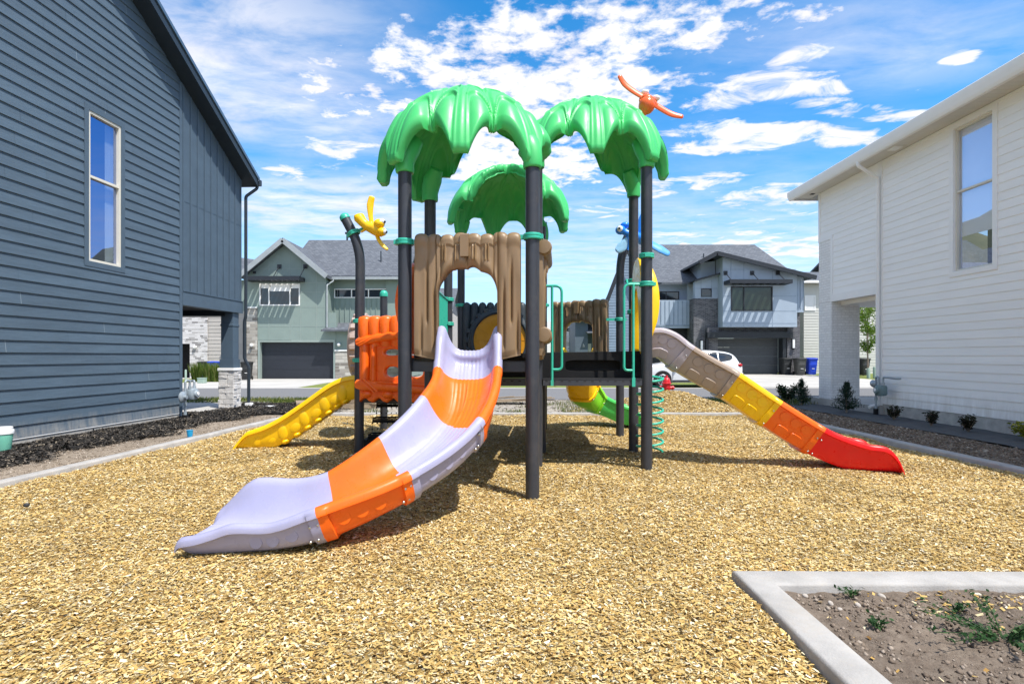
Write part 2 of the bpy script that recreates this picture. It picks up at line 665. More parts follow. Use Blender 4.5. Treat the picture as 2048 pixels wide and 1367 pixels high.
m_lamp = mat('frosted_lamp_glass', (.85, .85, .85), rough=.3)


def weather(m, z0, z1, col, amt):
    # weathering: dusty splash marks on the lowest boards
    nt_ = m.node_tree
    b_ = nt_.nodes['Principled BSDF']
    src = b_.inputs['Base Color'].links[0].from_socket
    tc_ = nd(nt_, 'ShaderNodeTexCoord')
    sp_ = nd(nt_, 'ShaderNodeSeparateXYZ')
    nt_.links.new(tc_.outputs['Object'], sp_.inputs[0])
    mp_ = nd(nt_, 'ShaderNodeMapping')
    mp_.inputs['Scale'].default_value = (9, 9, 1.5)
    nt_.links.new(tc_.outputs['Object'], mp_.inputs[0])
    nz_ = nd(nt_, 'ShaderNodeTexNoise', i_Scale=1.0, i_Detail=7.0, i_Roughness=.7)
    nt_.links.new(mp_.outputs[0], nz_.inputs['Vector'])
    mr_ = nd(nt_, 'ShaderNodeMapRange')
    mr_.inputs[1].default_value = z1
    mr_.inputs[2].default_value = z0
    nt_.links.new(sp_.outputs[2], mr_.inputs[0])
    ml_ = nd(nt_, 'ShaderNodeMath', operation='MULTIPLY')
    ml_.use_clamp = True
    nt_.links.new(mr_.outputs[0], ml_.inputs[0])
    m3_ = nd(nt_, 'ShaderNodeMapRange')
    m3_.inputs[1].default_value = .35
    m3_.inputs[2].default_value = .7
    m3_.inputs[4].default_value = amt
    nt_.links.new(nz_.outputs['Fac'], m3_.inputs[0])
    nt_.links.new(m3_.outputs[0], ml_.inputs[1])
    mx_ = nd(nt_, 'ShaderNodeMix', data_type='RGBA')
    nt_.links.new(ml_.outputs[0], mx_.inputs[0])
    nt_.links.new(src, mx_.inputs[6])
    mx_.inputs[7].default_value = c4(col)
    nt_.links.new(mx_.outputs[2], b_.inputs['Base Color'])


weather(m_slate, .12, .42, (.40, .37, .33), .8)
weather(m_wsid, .25, .75, (.45, .40, .34), .55)
m_caulk = mat('pale_caulk', (.19, .24, .28), rough=.7)
# ================================================================ camera, light, sky
cam = bpy.data.cameras.new('camera')
camo = bpy.data.objects.new('camera', cam)
COL.objects.link(camo)
camo.location = (0, 0, CAM_H)
camo.rotation_euler = (R(90), 0, 0)
cam.sensor_width = 36
cam.lens = 36 * FPX / 2048
cam.shift_y = 28.5 / 2048
cam.clip_start = .05
cam.clip_end = 6000
scene.camera = camo

SUN = Vector((.40, -.365, 1)).normalized()
sl = bpy.data.lights.new('sun', 'SUN')
sl.energy = SUN_E
sl.angle = R(.53)
sl.color = (1, .955, .88)
so = bpy.data.objects.new('sun', sl)
COL.objects.link(so)
so.rotation_euler = SUN.to_track_quat('Z', 'Y').to_euler()
so.location = SUN * 60

W = bpy.data.worlds.new('World')
scene.world = W
W.use_nodes = True
nt = W.node_tree
L = nt.links.new
bg = nt.nodes['Background']
sky = nd(nt, 'ShaderNodeTexSky', sky_type='NISHITA')
sky.sun_disc = False
sky.sun_elevation = math.asin(SUN.z)
sky.sun_rotation = math.atan2(SUN.x, SUN.y)
sky.altitude = 1400
sky.air_density = 1.0
sky.dust_density = .6
sky.ozone_density = 2.5
hs = nd(nt, 'ShaderNodeHueSaturation')
hs.inputs['Saturation'].default_value = SKY_SAT
hs.inputs['Hue'].default_value = .493
L(sky.outputs[0], hs.inputs['Color'])
tc = nd(nt, 'ShaderNodeTexCoord')
sep = nd(nt, 'ShaderNodeSeparateXYZ')
L(tc.outputs['Generated'], sep.inputs[0])


def mth(op, a, b=None, c=None, clamp=False):
    n = nd(nt, 'ShaderNodeMath', operation=op)
    n.use_clamp = clamp
    for i, x in enumerate((a, b, c)):
        if x is None:
            continue
        if isinstance(x, (int, float)):
            n.inputs[i].default_value = x
        else:
            L(x, n.inputs[i])
    return n.outputs[0]


zz = mth('MAXIMUM', sep.outputs[2], .02)
zc = mth('ADD', zz, 0.0)
cx = mth('DIVIDE', sep.outputs[0], zc)
cy = mth('DIVIDE', sep.outputs[1], zc)
cmb = nd(nt, 'ShaderNodeCombineXYZ')
L(cx, cmb.inputs[0])
L(cy, cmb.inputs[1])
pv = cmb.outputs[0]


def blob(x, y, rx, ry, rot=0.0, soft=.55):
    """where a patch of cloud stands on the cloud layer"""
    mp = nd(nt, 'ShaderNodeMapping', vector_type='TEXTURE')
    mp.inputs['Location'].default_value = (x, y, 0)
    mp.inputs['Rotation'].default_value = (0, 0, R(rot))
    mp.inputs['Scale'].default_value = (rx, ry, 1)
    L(pv, mp.inputs[0])
    ln = nd(nt, 'ShaderNodeVectorMath', operation='LENGTH')
    L(mp.outputs[0], ln.inputs[0])
    mr = nd(nt, 'ShaderNodeMapRange', interpolation_type='SMOOTHSTEP')
    mr.inputs[1].default_value = 1.0 + soft
    mr.inputs[2].default_value = max(0, 1.0 - soft)
    L(ln.outputs['Value'], mr.inputs[0])
    return mr.outputs[0]


def fbm(scale, detail, rough, dist=0.0, off=(0, 0, 0), stretch=(1, 1, 1), rot=0):
    mp = nd(nt, 'ShaderNodeMapping')
    mp.inputs['Location'].default_value = off
    mp.inputs['Rotation'].default_value = (0, 0, R(rot))
    mp.inputs['Scale'].default_value = stretch
    L(pv, mp.inputs[0])
    n = nd(nt, 'ShaderNodeTexNoise', i_Scale=scale, i_Detail=detail, i_Roughness=rough, i_Distortion=dist)
    L(mp.outputs[0], n.inputs['Vector'])
    return n.outputs['Fac']


def pp(px, py):
    return ((px - 1024) / (712 - py), 1100 / (712 - py))


def vmax(*xs):
    o = xs[0]
    for x in xs[1:]:
        o = mth('MAXIMUM', o, x)
    return o


def scl(x, k):
    return mth('MULTIPLY', x, k)


def bl(px, py, rx, ry, rot=0, soft=.55, k=1.0):
    x, y = pp(px, py)
    o = blob(x, y, rx, ry, rot, soft)
    return scl(o, k) if k != 1 else o


# heaped white cloud in the middle, with cloudlets and blue gaps
puff = vmax(bl(1000, 130, .56, .27, 0, .45, .92), bl(960, 250, .40, .36, 0, .5, 1.15), bl(1150, 190, .42, .28, 0, .5, 1.12),
            bl(690, 190, .26, .30, 10, .5, .72), bl(1250, 60, .45, .18, 0, .5, .88), bl(1040, 330, .5, .45, 0, .6, 1.1), bl(1030, 240, .45, .2, 0, .6, 1.25),
            bl(1490, 20, .35, .16, 0, .6, .8))
n_a = fbm(9.0, 10, .60, .15, (3.1, 1.2, 0))
n_b = fbm(2.3, 6, .55, .1, (7.7, 2.2, 0))
pn = mth('ADD', scl(n_a, .76), scl(n_b, .24))
pd = mth('ADD', pn, scl(puff, .235))
m_ = nd(nt, 'ShaderNodeMapRange', interpolation_type='SMOOTHSTEP')
m_.inputs[1].default_value = .605
m_.inputs[2].default_value = .775
L(pd, m_.inputs[0])
dens_puff = m_.outputs[0]
# bright clouds on the right
rb = vmax(bl(1530, 175, .26, .16, -8, .6, 1.15), bl(1440, 200, .14, .2, 0, .6, .95), bl(1600, 120, .12, .16, 20, .6, 1.0), bl(1655, 175, .15, .08, 20, .6, .8),
          bl(1920, 115, .085, .065, 15, .5, 1.25), bl(1560, 268, .65, .16, 8, .55, 1.08), bl(1450, 292, .35, .14, 0, .6, 1.05),
          bl(1740, 225, .45, .10, 14, .6, .95), bl(1420, 362, .24, .22, 0, .6, 1.0), bl(1560, 392, .7, .30, -6, .6, .95), bl(1290, 378, .35, .28, 0, .6, .8),
          bl(1590, 495, 1.3, .75, 0, .55, 1.0), bl(1450, 480, 1.2, .7, 0, .6, .8), bl(575, 345, .17, .26, 0, .6, .8),
          bl(690, 308, .42, .30, -5, .6, .85), bl(1330, 432, 2.0, .4, 0, .6, .7))
n_c = fbm(4.2, 9, .62, .6, (1.4, 5.2, 0), (1.0, 1.25, 1), 12)
rd = mth('ADD', n_c, scl(rb, .42))
m_ = nd(nt, 'ShaderNodeMapRange', interpolation_type='SMOOTHSTEP')
m_.inputs[1].default_value = .78
m_.inputs[2].default_value = 1.0
L(rd, m_.inputs[0])
dens_r = m_.outputs[0]
# soft veils
vb = vmax(bl(410, 110, .5, .6, 12, .95, 1.0), bl(470, 190, .55, .45, 10, .9, .95), bl(690, 425, 1.1, .8, 0, .7, 1.0), bl(760, 450, .7, 1.0, 0, .7, .8),
          bl(640, 240, .5, .4, 0, .8, .7), bl(720, 395, 1.0, .5, 0, .7, .6), bl(1300, 520, 4, 2.4, 0, .8, .55), bl(1760, 90, .5, .3, 0, .8, .5), bl(1180, 460, 3, 1.2, 0, .8, .5),
          bl(560, 420, 1.0, .6, 0, .8, .5))
n_d = fbm(2.6, 8, .62, .35, (4.4, .3, 0), (1, 1.7, 1), 24)
vd = mth('MULTIPLY', vb, mth('MULTIPLY_ADD', n_d, 2.6, -.62, clamp=True))
vd = scl(vd, .85)
# added unseen cloud beside, behind and overhead, to brighten and whiten the fill light
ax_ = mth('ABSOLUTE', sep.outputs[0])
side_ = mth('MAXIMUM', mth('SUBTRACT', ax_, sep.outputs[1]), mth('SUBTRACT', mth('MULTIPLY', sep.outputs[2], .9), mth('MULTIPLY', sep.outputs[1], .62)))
fill_cloud = nd(nt, 'ShaderNodeMapRange', interpolation_type='SMOOTHSTEP')
fill_cloud.inputs[1].default_value = .05
fill_cloud.inputs[2].default_value = .40
L(side_, fill_cloud.inputs[0])
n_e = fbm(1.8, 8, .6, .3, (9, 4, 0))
rs = mth('MULTIPLY', fill_cloud.outputs[0], mth('MULTIPLY_ADD', n_e, 4.0, FILL_CLOUD, clamp=True))
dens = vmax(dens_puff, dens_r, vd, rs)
# clouds dissolve into the horizon brightness
hz = nd(nt, 'ShaderNodeMapRange', interpolation_type='SMOOTHSTEP')
hz.inputs[1].default_value = .0
hz.inputs[2].default_value = .34
hz.inputs[3].default_value = .52
hz.inputs[4].default_value = 0
L(sep.outputs[2], hz.inputs[0])
mixh = nd(nt, 'ShaderNodeMix', data_type='RGBA')
L(hz.outputs[0], mixh.inputs[0])
L(hs.outputs[0], mixh.inputs[6])
mixh.inputs[7].default_value = c4([x * HZ for x in (.80, .92, 1.04)])
mixc = nd(nt, 'ShaderNodeMix', data_type='RGBA')
L(dens, mixc.inputs[0])
L(mixh.outputs[2], mixc.inputs[6])
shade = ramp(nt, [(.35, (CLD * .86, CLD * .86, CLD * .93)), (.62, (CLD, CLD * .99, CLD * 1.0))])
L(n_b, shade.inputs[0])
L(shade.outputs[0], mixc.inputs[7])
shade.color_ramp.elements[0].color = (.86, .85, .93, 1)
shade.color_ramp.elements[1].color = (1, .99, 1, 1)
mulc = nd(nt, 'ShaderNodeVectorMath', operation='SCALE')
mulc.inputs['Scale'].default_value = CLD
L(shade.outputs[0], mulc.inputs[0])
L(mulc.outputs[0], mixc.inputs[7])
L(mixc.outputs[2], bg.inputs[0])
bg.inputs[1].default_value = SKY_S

vs_ = scene.view_settings
scene.display_settings.display_device = 'sRGB'
vs_.view_transform = 'Standard'
vs_.look = 'None'
vs_.exposure = EXPO
vs_.gamma = 1
vs_.use_curve_mapping = False

# ================================================================ ground
CURB_Z = .06


def left_curb_x(Y):
    return -5.43 + (Y - 5.83) * (.37 / 5.67)


RC_X = 6.03
BACK_Y = 13.0


def sheet(name, pts, z, m, kind='structure', zs=None):
    mb = MB()
    mb.add([(x, y, (zs[i] if zs else z)) for i, (x, y) in enumerate(pts)], [tuple(range(len(pts)))])
    o = mb.build(name, m)
    tag(o, kind=kind)
    return o


m_dirt = ground_mat('dry_soil', [(.3, (.20, .155, .115)), (.5, (.30, .245, .19)), (.7, (.40, .34, .275))], 9, bump=.8, bscale=34,
                    stops2=[(.3, (.7, .7, .7)), (.7, (1, 1, 1))], scale2=1.1)
m_dirt_n = ground_mat('grey_brown_soil', [(.3, (.15, .113, .086)), (.5, (.235, .185, .145)), (.7, (.31, .255, .205))], 14, bump=1.0, bscale=46,
                      stops2=[(.3, (.65, .65, .65)), (.7, (1, 1, 1))], scale2=1.6)
m_grassg = ground_mat('lawn_turf', [(.3, (.09, .13, .03)), (.5, (.16, .20, .05)), (.7, (.30, .28, .11))], 40, bump=.8, bscale=120)
m_lotdirt = ground_mat('pale_gravelly_soil', [(.3, (.25, .215, .17)), (.5, (.38, .34, .285)), (.7, (.5, .46, .40))], 12, bump=.9, bscale=60,
                       stops2=[(.3, (.75, .75, .75)), (.7, (1, 1, 1))], scale2=.9)
m_fab = ground_mat('landscape_fabric', [(.3, (.055, .058, .062)), (.7, (.10, .105, .11))], 7, bump=.35, bscale=13, rough=.8)

# chip bed seen far off: many little cells, each its own tone
m_chipbase, nt2, b2 = newmat('wood_chip_floor')
L2 = nt2.links.new
tc2 = nd(nt2, 'ShaderNodeTexCoord')
nzw = nd(nt2, 'ShaderNodeTexNoise', i_Scale=14.0, i_Detail=2.0)
L2(tc2.outputs['Object'], nzw.inputs['Vector'])
vadd = nd(nt2, 'ShaderNodeVectorMath', operation='MULTIPLY_ADD')
L2(nzw.outputs['Color'], vadd.inputs[0])
vadd.inputs[1].default_value = (.09, .09, .09)
L2(tc2.outputs['Object'], vadd.inputs[2])
vo = nd(nt2, 'ShaderNodeTexVoronoi', i_Scale=52.0)
L2(vadd.outputs[0], vo.inputs['Vector'])
sepc = nd(nt2, 'ShaderNodeSeparateColor')
L2(vo.outputs['Color'], sepc.inputs[0])
CHIP_STOPS = [(0.0, (.12, .065, .02)), (.06, (.28, .16, .05)), (.18, (.47, .295, .09)), (.43, (.58, .395, .135)), (.67, (.65, .475, .19)), (.86, (.74, .60, .33)), (1.0, (.84, .77, .58))]
rp2 = ramp(nt2, [(p, [x * .74 for x in c]) for p, c in CHIP_STOPS])
L2(sepc.outputs[0], rp2.inputs[0])
dk = nd(nt2, 'ShaderNodeMapRange')
dk.inputs[1].default_value = .0
dk.inputs[2].default_value = .13
dk.inputs[3].default_value = 1.0
dk.inputs[4].default_value = 0.0
vo2 = nd(nt2, 'ShaderNodeTexVoronoi', feature='DISTANCE_TO_EDGE', i_Scale=52.0)
L2(vadd.outputs[0], vo2.inputs['Vector'])
L2(rp2.outputs[0], b2.inputs['Base Color'])
b2.inputs['Roughness'].default_value = .9
b2.inputs['Specular IOR Level'].default_value = .2
bp2 = nd(nt2, 'ShaderNodeBump')
bp2.inputs['Strength'].default_value = 1.0
bp2.inputs['Distance'].default_value = .02
ad2 = nd(nt2, 'ShaderNodeMath', operation='ADD')
L2(sepc.outputs[1], ad2.inputs[0])
L2(vo2.outputs['Distance'], ad2.inputs[1])
L2(ad2.outputs[0], bp2.inputs['Height'])
L2(bp2.outputs[0], b2.inputs['Normal'])

m_chip = flake_mat('loose_wood_chip', CHIP_STOPS)
m_mulch = flake_mat('black_shredded_bark', [(0, (.010, .009, .009)), (.5, (.03, .028, .026)), (.8, (.07, .063, .056)), (.95, (.15, .125, .10)), (1, (.32, .27, .2))])

sheet('ground', [(-900, -60), (900, -60), (900, 1500), (-900, 1500)], -.07, m_lotdirt)
sheet('bare_lot', [(-9, 13.12), (14, 13.12), (14, 18.0), (-14, 18.0)], -.03, m_lotdirt)
def wavy(x, y):
    return .012 * np.sin(x * 2.3 + y * 1.1 + 1.4 * np.sin(y * .9)) + .012 * np.sin(y * 3.1 - x * 1.7 + np.sin(x * 1.3)) + .010 * np.sin(x * 5.1 + 2 + np.sin(y * 2.2)) * np.sin(y * 4.3 + np.sin(x * 1.9))


_mb = MB()
_rows = []
for j in range(191):
    y = -6 + j * .1
    xa, xb = left_curb_x(y) - .03, RC_X + .05
    _rows.append([(lerp(xa, xb, i / 110), y, float(wavy(lerp(xa, xb, i / 110), y)) - .004 - (.07 if lerp(xa, xb, i / 110) > 1.47 and y < 3.36 else 0)) for i in range(111)])
_mb.grid(_rows)
tag(_mb.build('wood_chip_bed', m_chipbase, smooth=60), kind='structure')

# soil strip and mulch bed on the left, soil and fabric on the right
sheet('soil_strip', [(-12, -6), (left_curb_x(-6), -6), (left_curb_x(13.2), 13.2), (-12, 13.2)], -.012, m_dirt)
sheet('soil_bed', [(RC_X + .1, -6), (14, -6), (14, 17.2), (RC_X + .1, 17.2)], -.012, m_dirt_n)
mb = MB()
nx, ny = 26, 90
rows = []
for j in range(ny + 1):
    y = 3 + j * 15.0 / ny
    row = []
    for i in range(nx + 1):
        x = 7.72 + .05 * math.sin(y * 2.1) + i * 3.3 / nx
        row.append((x, y, .004 + .03 * max(0, noise.noise((x * 1.4, y * 1.1, 3))) + .012 * noise.noise((x * 5, y * 5, 1))))
    rows.append(row)
mb.grid(rows)
tag(mb.build('landscape_fabric', m_fab, smooth=40), kind='structure')

# the raised patch of weedy soil in the near right corner
mb = MB()
rows = []
for j in range(151):
    y = 1.0 + j * 2.26 / 150
    rows.append([(1.55 + i * 4.2 / 280, y, .016 + .034 * noise.noise((i * .015 * 2.2, y * 2.2, 5)) + .018 * noise.noise((i * .015 * 9, y * 9, 2)) + .012 * abs(noise.noise((i * .015 * 22, y * 22, 8))) + .006 * noise.noise((i * .015 * 50, y * 50, 3))) for i in range(281)])
mb.grid(rows)
tag(mb.build('weedy_soil', m_dirt_n, smooth=60), kind='structure')

# kerbs round the play area
def kerb(pts, w, side, z=CURB_Z, name='kerb'):
    """pts = edge next to the chips; the kerb grows to the given side; slight waver, rounded arris"""
    mb = MB()
    rows = []
    P2 = [Vector((x, y, 0)) for x, y in pts]
    dense = []
    for a, b in zip(P2[:-1], P2[1:]):
        n = max(2, int((b - a).length / .35))
        dense += [a.lerp(b, k / n) for k in range(n)]
    dense.append(P2[-1])
    for i, p in enumerate(dense):
        t = (dense[min(i + 1, len(dense) - 1)] - dense[max(i - 1, 0)]).normalized()
        nrm = Vector((-t.y, t.x, 0)) * side
        wv = .006 * noise.noise((p.x * 1.7, p.y * 1.7, 2))
        zz_ = z + .005 * noise.noise((p.x, p.y, 7))
        prof = [(0 + wv, -.1), (0 + wv, zz_ - .018), (.006 + wv, zz_ - .006), (.02 + wv, zz_), (w - .02, zz_ + .002), (w - .006, zz_ - .005), (w, zz_ - .018), (w, -.1)]
        rows.append([p + nrm * u + Vector((0, 0, v)) for u, v in prof])
    mb.grid(rows, cu=True, cap=True)
    o = mb.build(name, m_conc, smooth=50)
    tag(o, kind='structure')
    return o


kerb([(left_curb_x(-3), -3), (left_curb_x(BACK_Y), BACK_Y)], .15, 1)
kerb([(left_curb_x(BACK_Y), BACK_Y), (RC_X, BACK_Y)], .15, 1)
kerb([(RC_X, BACK_Y), (RC_X, 3.6)], .17, 1)
# L-shaped kerb round the weedy patch (mitred corner)
mb = MB()
ox, oy, ix, iy = 1.375, 3.45, 1.56, 3.235
def _ring(po, pi, z=CURB_Z + .003):
    po, pi = Vector((*po, 0)), Vector((*pi, 0))
    d = (pi - po)
    out = []
    for t, v in [(0, -.1), (0, z - .02), (.03, z - .006), (.1, z), (.9, z + .002), (.97, z - .004), (1, z - .016), (1, -.1)]:
        out.append(po + d * t + Vector((0, 0, v)))
    return out
rows = []
for k in range(16):
    y = -1 + k * (oy + 1) / 15.0
    yi = -1 + k * (iy + 1) / 15.0
    rows.append(_ring((ox + .05 * (1 - k / 15.0) * 0 + .004 * math.sin(k), y), (ix + .02 * (1 - k / 15.0), yi)))
for k in range(1, 16):
    rows.append(_ring((ox + k * (6.2 - ox) / 15.0, oy + .003 * math.sin(k * 2) - .02 * k / 15.0), (ix + k * (6.2 - ix) / 15.0, iy - .02 * k / 15.0)))
mb.grid(rows, cu=True, cap=True)
tag(mb.build('kerb', m_conc, smooth=50), kind='structure')

# street: lawn strip, road, drives
sheet('grass_verge', [(-14, 16.35), (-4.2, 16.35), (-4.2, 18.0), (-14, 18.0)], -.010, m_grassg)
sheet('grass_verge', [(5.8, 15.0), (14, 17.3), (14, 18.0), (4.2, 18.0)], -.008, m_grassg)
sheet('road', [(-120, 18.0), (120, 18.0), (120, 24.4), (-120, 24.4)], -.014, m_asph)
sheet('road_gutter', [(-120, 23.9), (120, 23.9), (120, 24.6), (-120, 24.6)], -.006, m_conc)
sheet('driveway', [(-17.6, 24.6), (-9.6, 24.6), (-9.9, 34.3), (-17.2, 34.3)], -.002, m_drive)
sheet('driveway', [(-34, 24.6), (-21.5, 24.6), (-20.0, 36), (-31, 36)], -.002, m_drive)
sheet('lawn', [(-21.5, 24.6), (-17.6, 24.6), (-17.2, 34.3), (-20, 36)], -.004, m_grassg)
sheet('lawn', [(-9.6, 24.6), (2, 24.6), (2, 36), (-9.9, 36)], -.004, m_grassg)
sheet('lawn', [(2, 24.6), (90, 24.6), (90, 36), (2, 36)], 0, m_grassg, zs=[-.004, -.004, .2, .2])
sheet('yard', [(2, 36), (90, 36), (90, 80), (2, 80)], .2, m_grassg)
sheet('driveway', [(11.0, 24.6), (21.0, 24.6), (19.0, 36.1), (12.2, 36.1)], 0, m_drive, zs=[.008, .008, .214, .214])
sheet('driveway', [(24.5, 24.6), (36, 24.6), (36, 36), (24.5, 36)], 0, m_drive, zs=[.008, .008, .212, .212])
sheet('porch_slab', [(-12.5, 13.62), (-7.55, 13.62), (-7.35, 17.0), (-12.5, 18.0)], .012, m_drive)
mb = MB(); mb.box(8.86, 13.2, -.05, 16, 16.3, .195)
tag(mb.build('porch_slab', m_drive), kind='structure')

# hills beyond the houses (what the near windows mirror)
m_hill = ground_mat('scrubby_hillside', [(.3, (.05, .06, .035)), (.6, (.10, .10, .06)), (.8, (.17, .15, .10))], .02, bump=.3)
def hill(x0, x1, y, h, seed):
    mb = MB()
    rows = []
    for j in range(9):
        rows.append([(lerp(x0, x1, i / 60), y + j * 45, max(-2, h * math.sin(PI * i / 60) ** .7 * math.sin(PI * min(1, j / 8)) ** .8 * (.8 + .45 * noise.noise((i * .12, j * .35, seed))) + 8 * noise.noise((i * .5, j * .5, seed)) - 2)) for i in range(61)])
    mb.grid(rows)
    tag(mb.build('hills', m_hill, smooth=60), kind='structure')
hill(370, 1250, 700, 250, 3)
hill(-1250, -370, 700, 270, 9)

# ---------------------------------------------------------------- loose material
def pick(n, x0, x1, y0, y1):
    return np.stack([x0 + (x1 - x0) * RNG.random(n), y0 + (y1 - y0) * RNG.random(n)], 1)


def chipmask(p):
    x, y = p[:, 0], p[:, 1]
    lx = -5.43 + (y - 5.83) * (.37 / 5.67)
    ok = (x > lx + .01) & (x < RC_X - .01)
    ok &= ~((x > ox - .015) & (y < oy + .015))
    return ok


def wavy(x, y):
    return .012 * np.sin(x * 2.3 + y * 1.1 + 1.4 * np.sin(y * .9)) + .012 * np.sin(y * 3.1 - x * 1.7 + np.sin(x * 1.3)) + .010 * np.sin(x * 5.1 + 2 + np.sin(y * 2.2)) * np.sin(y * 4.3 + np.sin(x * 1.9))


V, F, off = [], [], 0
for (n, x0, x1, y0, y1, l0, l1) in [(int(50000 * CH), -3.2, 3.2, 1.6, 3.0, .007, .033), (int(125000 * CH), -5.4, 6.0, 3.0, 4.6, .007, .033), (int(130000 * CH), -5.4, 6.0, 4.6, 7.2, .009, .038),
                                    (int(150000 * CH), -5.5, 6.0, 7.2, 13.0, .012, .046)]:
    p = pick(int(n * 1.25), x0, x1, y0, y1)
    p = p[chipmask(p)]
    v, f = flakes(p, lambda x, y: wavy(x, y) + .002, l0, l1, .33, .20, .013)
    V.append(v); F.append(f + off); off += len(v)
raw_mesh('wood_chips', np.concatenate(V), np.concatenate(F), m_chip, kind='stuff')

# stray chips on soil and kerb
p = pick(330, 1.6, 3.6, 2.0, 3.2)
d = np.minimum(p[:, 0] - 1.58, 3.22 - p[:, 1])
keep = RNG.random(len(p)) < np.clip(.95 - d * 1.9, .07, 1)
p = p[keep]
q = np.stack([2.7 + .5 * RNG.normal(0, .6, 260), 3.06 + .12 * RNG.normal(0, .6, 260)], 1)
q = q[(q[:, 1] < 3.22) & (q[:, 0] > 1.6)]
p = np.concatenate([p, q])
zf = lambda x, y: np.array([.018 + .030 * noise.noise(((a - 1.55) * 2.2, b * 2.2, 5)) + .014 * noise.noise(((a - 1.55) * 9, b * 9, 2)) for a, b in zip(x, y)])
v, f = flakes(p, zf, .010, .042, .34, .25, .010)
raw_mesh('scattered_wood_chips', v, f, m_chip, kind='stuff')

# crumbly clods on the bare soil
p = pick(9000, 1.6, 4.4, 1.9, 3.2)
p = p[RNG.random(len(p)) < .5 + .5 * np.sin(p[:, 0] * 7) * np.sin(p[:, 1] * 9)]
n = len(p)
sz = .003 + .017 * RNG.random(n) ** 3
zc_ = zf(p[:, 0], p[:, 1]) + .002
base = np.array([[1, 0, 0], [-.5, .87, 0], [-.5, -.87, 0], [.1, .1, 1.0], [0.3, -.2, -.6]])
fc = np.array([[0, 1, 3], [1, 2, 3], [2, 0, 3], [1, 0, 4], [2, 1, 4], [0, 2, 4]])
yaw = RNG.random(n) * 6.28
pts_ = base[None] * (sz[:, None, None] * (.7 + .6 * RNG.random((n, 5, 3))))
cx_ = pts_[:, :, 0] * np.cos(yaw)[:, None] - pts_[:, :, 1] * np.sin(yaw)[:, None]
cy_ = pts_[:, :, 0] * np.sin(yaw)[:, None] + pts_[:, :, 1] * np.cos(yaw)[:, None]
v = np.stack([cx_ + p[:, 0:1], cy_ + p[:, 1:2], pts_[:, :, 2] * .8 + zc_[:, None]], 2)
f = (np.arange(n)[:, None, None] * 5 + fc[None]).reshape(-1, 3)
raw_mesh('soil_clods', v.reshape(-1, 3), f, flake_mat('soil_clod', [(0, (.12, .09, .068)), (.6, (.235, .185, .145)), (1, (.38, .32, .265))]), kind='stuff')

# lumpy soil in the side bed
def clods(name, p, smin, smax, zv, m):
    n = len(p)
    sz = smin + (smax - smin) * RNG.random(n) ** 3
    yaw = RNG.random(n) * 6.28
    q_ = base[None] * (sz[:, None, None] * (.7 + .6 * RNG.random((n, 5, 3))))
    X_ = q_[:, :, 0] * np.cos(yaw)[:, None] - q_[:, :, 1] * np.sin(yaw)[:, None] + p[:, 0:1]
    Y_ = q_[:, :, 0] * np.sin(yaw)[:, None] + q_[:, :, 1] * np.cos(yaw)[:, None] + p[:, 1:2]
    raw_mesh(name, np.stack([X_, Y_, q_[:, :, 2] * .7 + zv], 2).reshape(-1, 3), (np.arange(n)[:, None, None] * 5 + fc[None]).reshape(-1, 3), m, kind='stuff')


m_clod2 = flake_mat('side_clods', [(0, (.10, .072, .05)), (.6, (.20, .15, .11)), (.93, (.30, .24, .18)), (1, (.5, .44, .36))])
p = pick(15000, 6.22, 7.72, 4.5, 16.5)
clods('soil_lumps', p, .006, .045, -.012, m_clod2)
p = pick(7000, -6.9, -5.2, 5.0, 13.0)
p = p[(p[:, 0] < -5.60 + (p[:, 1] - 5.83) * .0653)]
clods('soil_lumps', p, .004, .03, -.012, flake_mat('pale_soil_lump', [(0, (.16, .125, .095)), (.6, (.27, .22, .17)), (1, (.42, .36, .30))]))

# black mulch
def mulch_ok(p):
    x, y = p[:, 0], p[:, 1]
    edge = -6.55 + (y - 6) * .05 + .16 * np.sin(y * 2.1) + .1 * np.sin(y * 5.3) + .12 * RNG.normal(0, 1, len(x))
    wall = -8.1 + .052 * (y - 13.5)
    return (x < edge) & (x > wall + .03)
p = pick(int(110000 * CH), -8.6, -5.9, 5.0, 13.6)
p = p[mulch_ok(p)]
V, F, off = [], [], 0
v, f = flakes(p, lambda x, y: .004 + .03 * (.5 + .5 * np.sin(x * 4 + y * 2)) * (.5 + .5 * np.sin(y * 5)), .02, .085, .24, .30, .03)
V.append(v); F.append(f + off); off += len(v)
p = pick(int(22000 * CH), -8.0, -4.0, 13.2, 16.3)
p = p[(p[:, 0] > -7.6 - .1 * (p[:, 1] - 13)) & (p[:, 0] < -4.3 - .25 * (p[:, 1] - 13.2) + .15 * RNG.normal(0, 1, len(p))) & (p[:, 1] > 13.35)]
v, f = flakes(p, lambda x, y: .004 + .03 * (.5 + .5 * np.sin(x * 4 + y * 2)), .02, .085, .24, .30, .03)
V.append(v); F.append(f + off); off += len(v)
raw_mesh('black_mulch', np.concatenate(V), np.concatenate(F), m_mulch, kind='stuff')
m_mulchb = ground_mat('black_mulch_bed', [(.3, (.012, .011, .011)), (.7, (.035, .032, .03))], 30, bump=1, bscale=60)
edgepts = [(-6.62 + (y - 6) * .05 + .16 * math.sin(y * 2.1) + .1 * math.sin(y * 5.3), y) for y in np.arange(4.0, 13.3, .3)]
sheet('mulch_bed', edgepts + [(-8.05, 13.3), (-8.7, 4.0)], -.006, m_mulchb)
sheet('mulch_bed', [(-8.3, 13.35), (-4.35, 13.35), (-5.0, 16.3), (-8.3, 16.3)], -.004, m_mulchb)

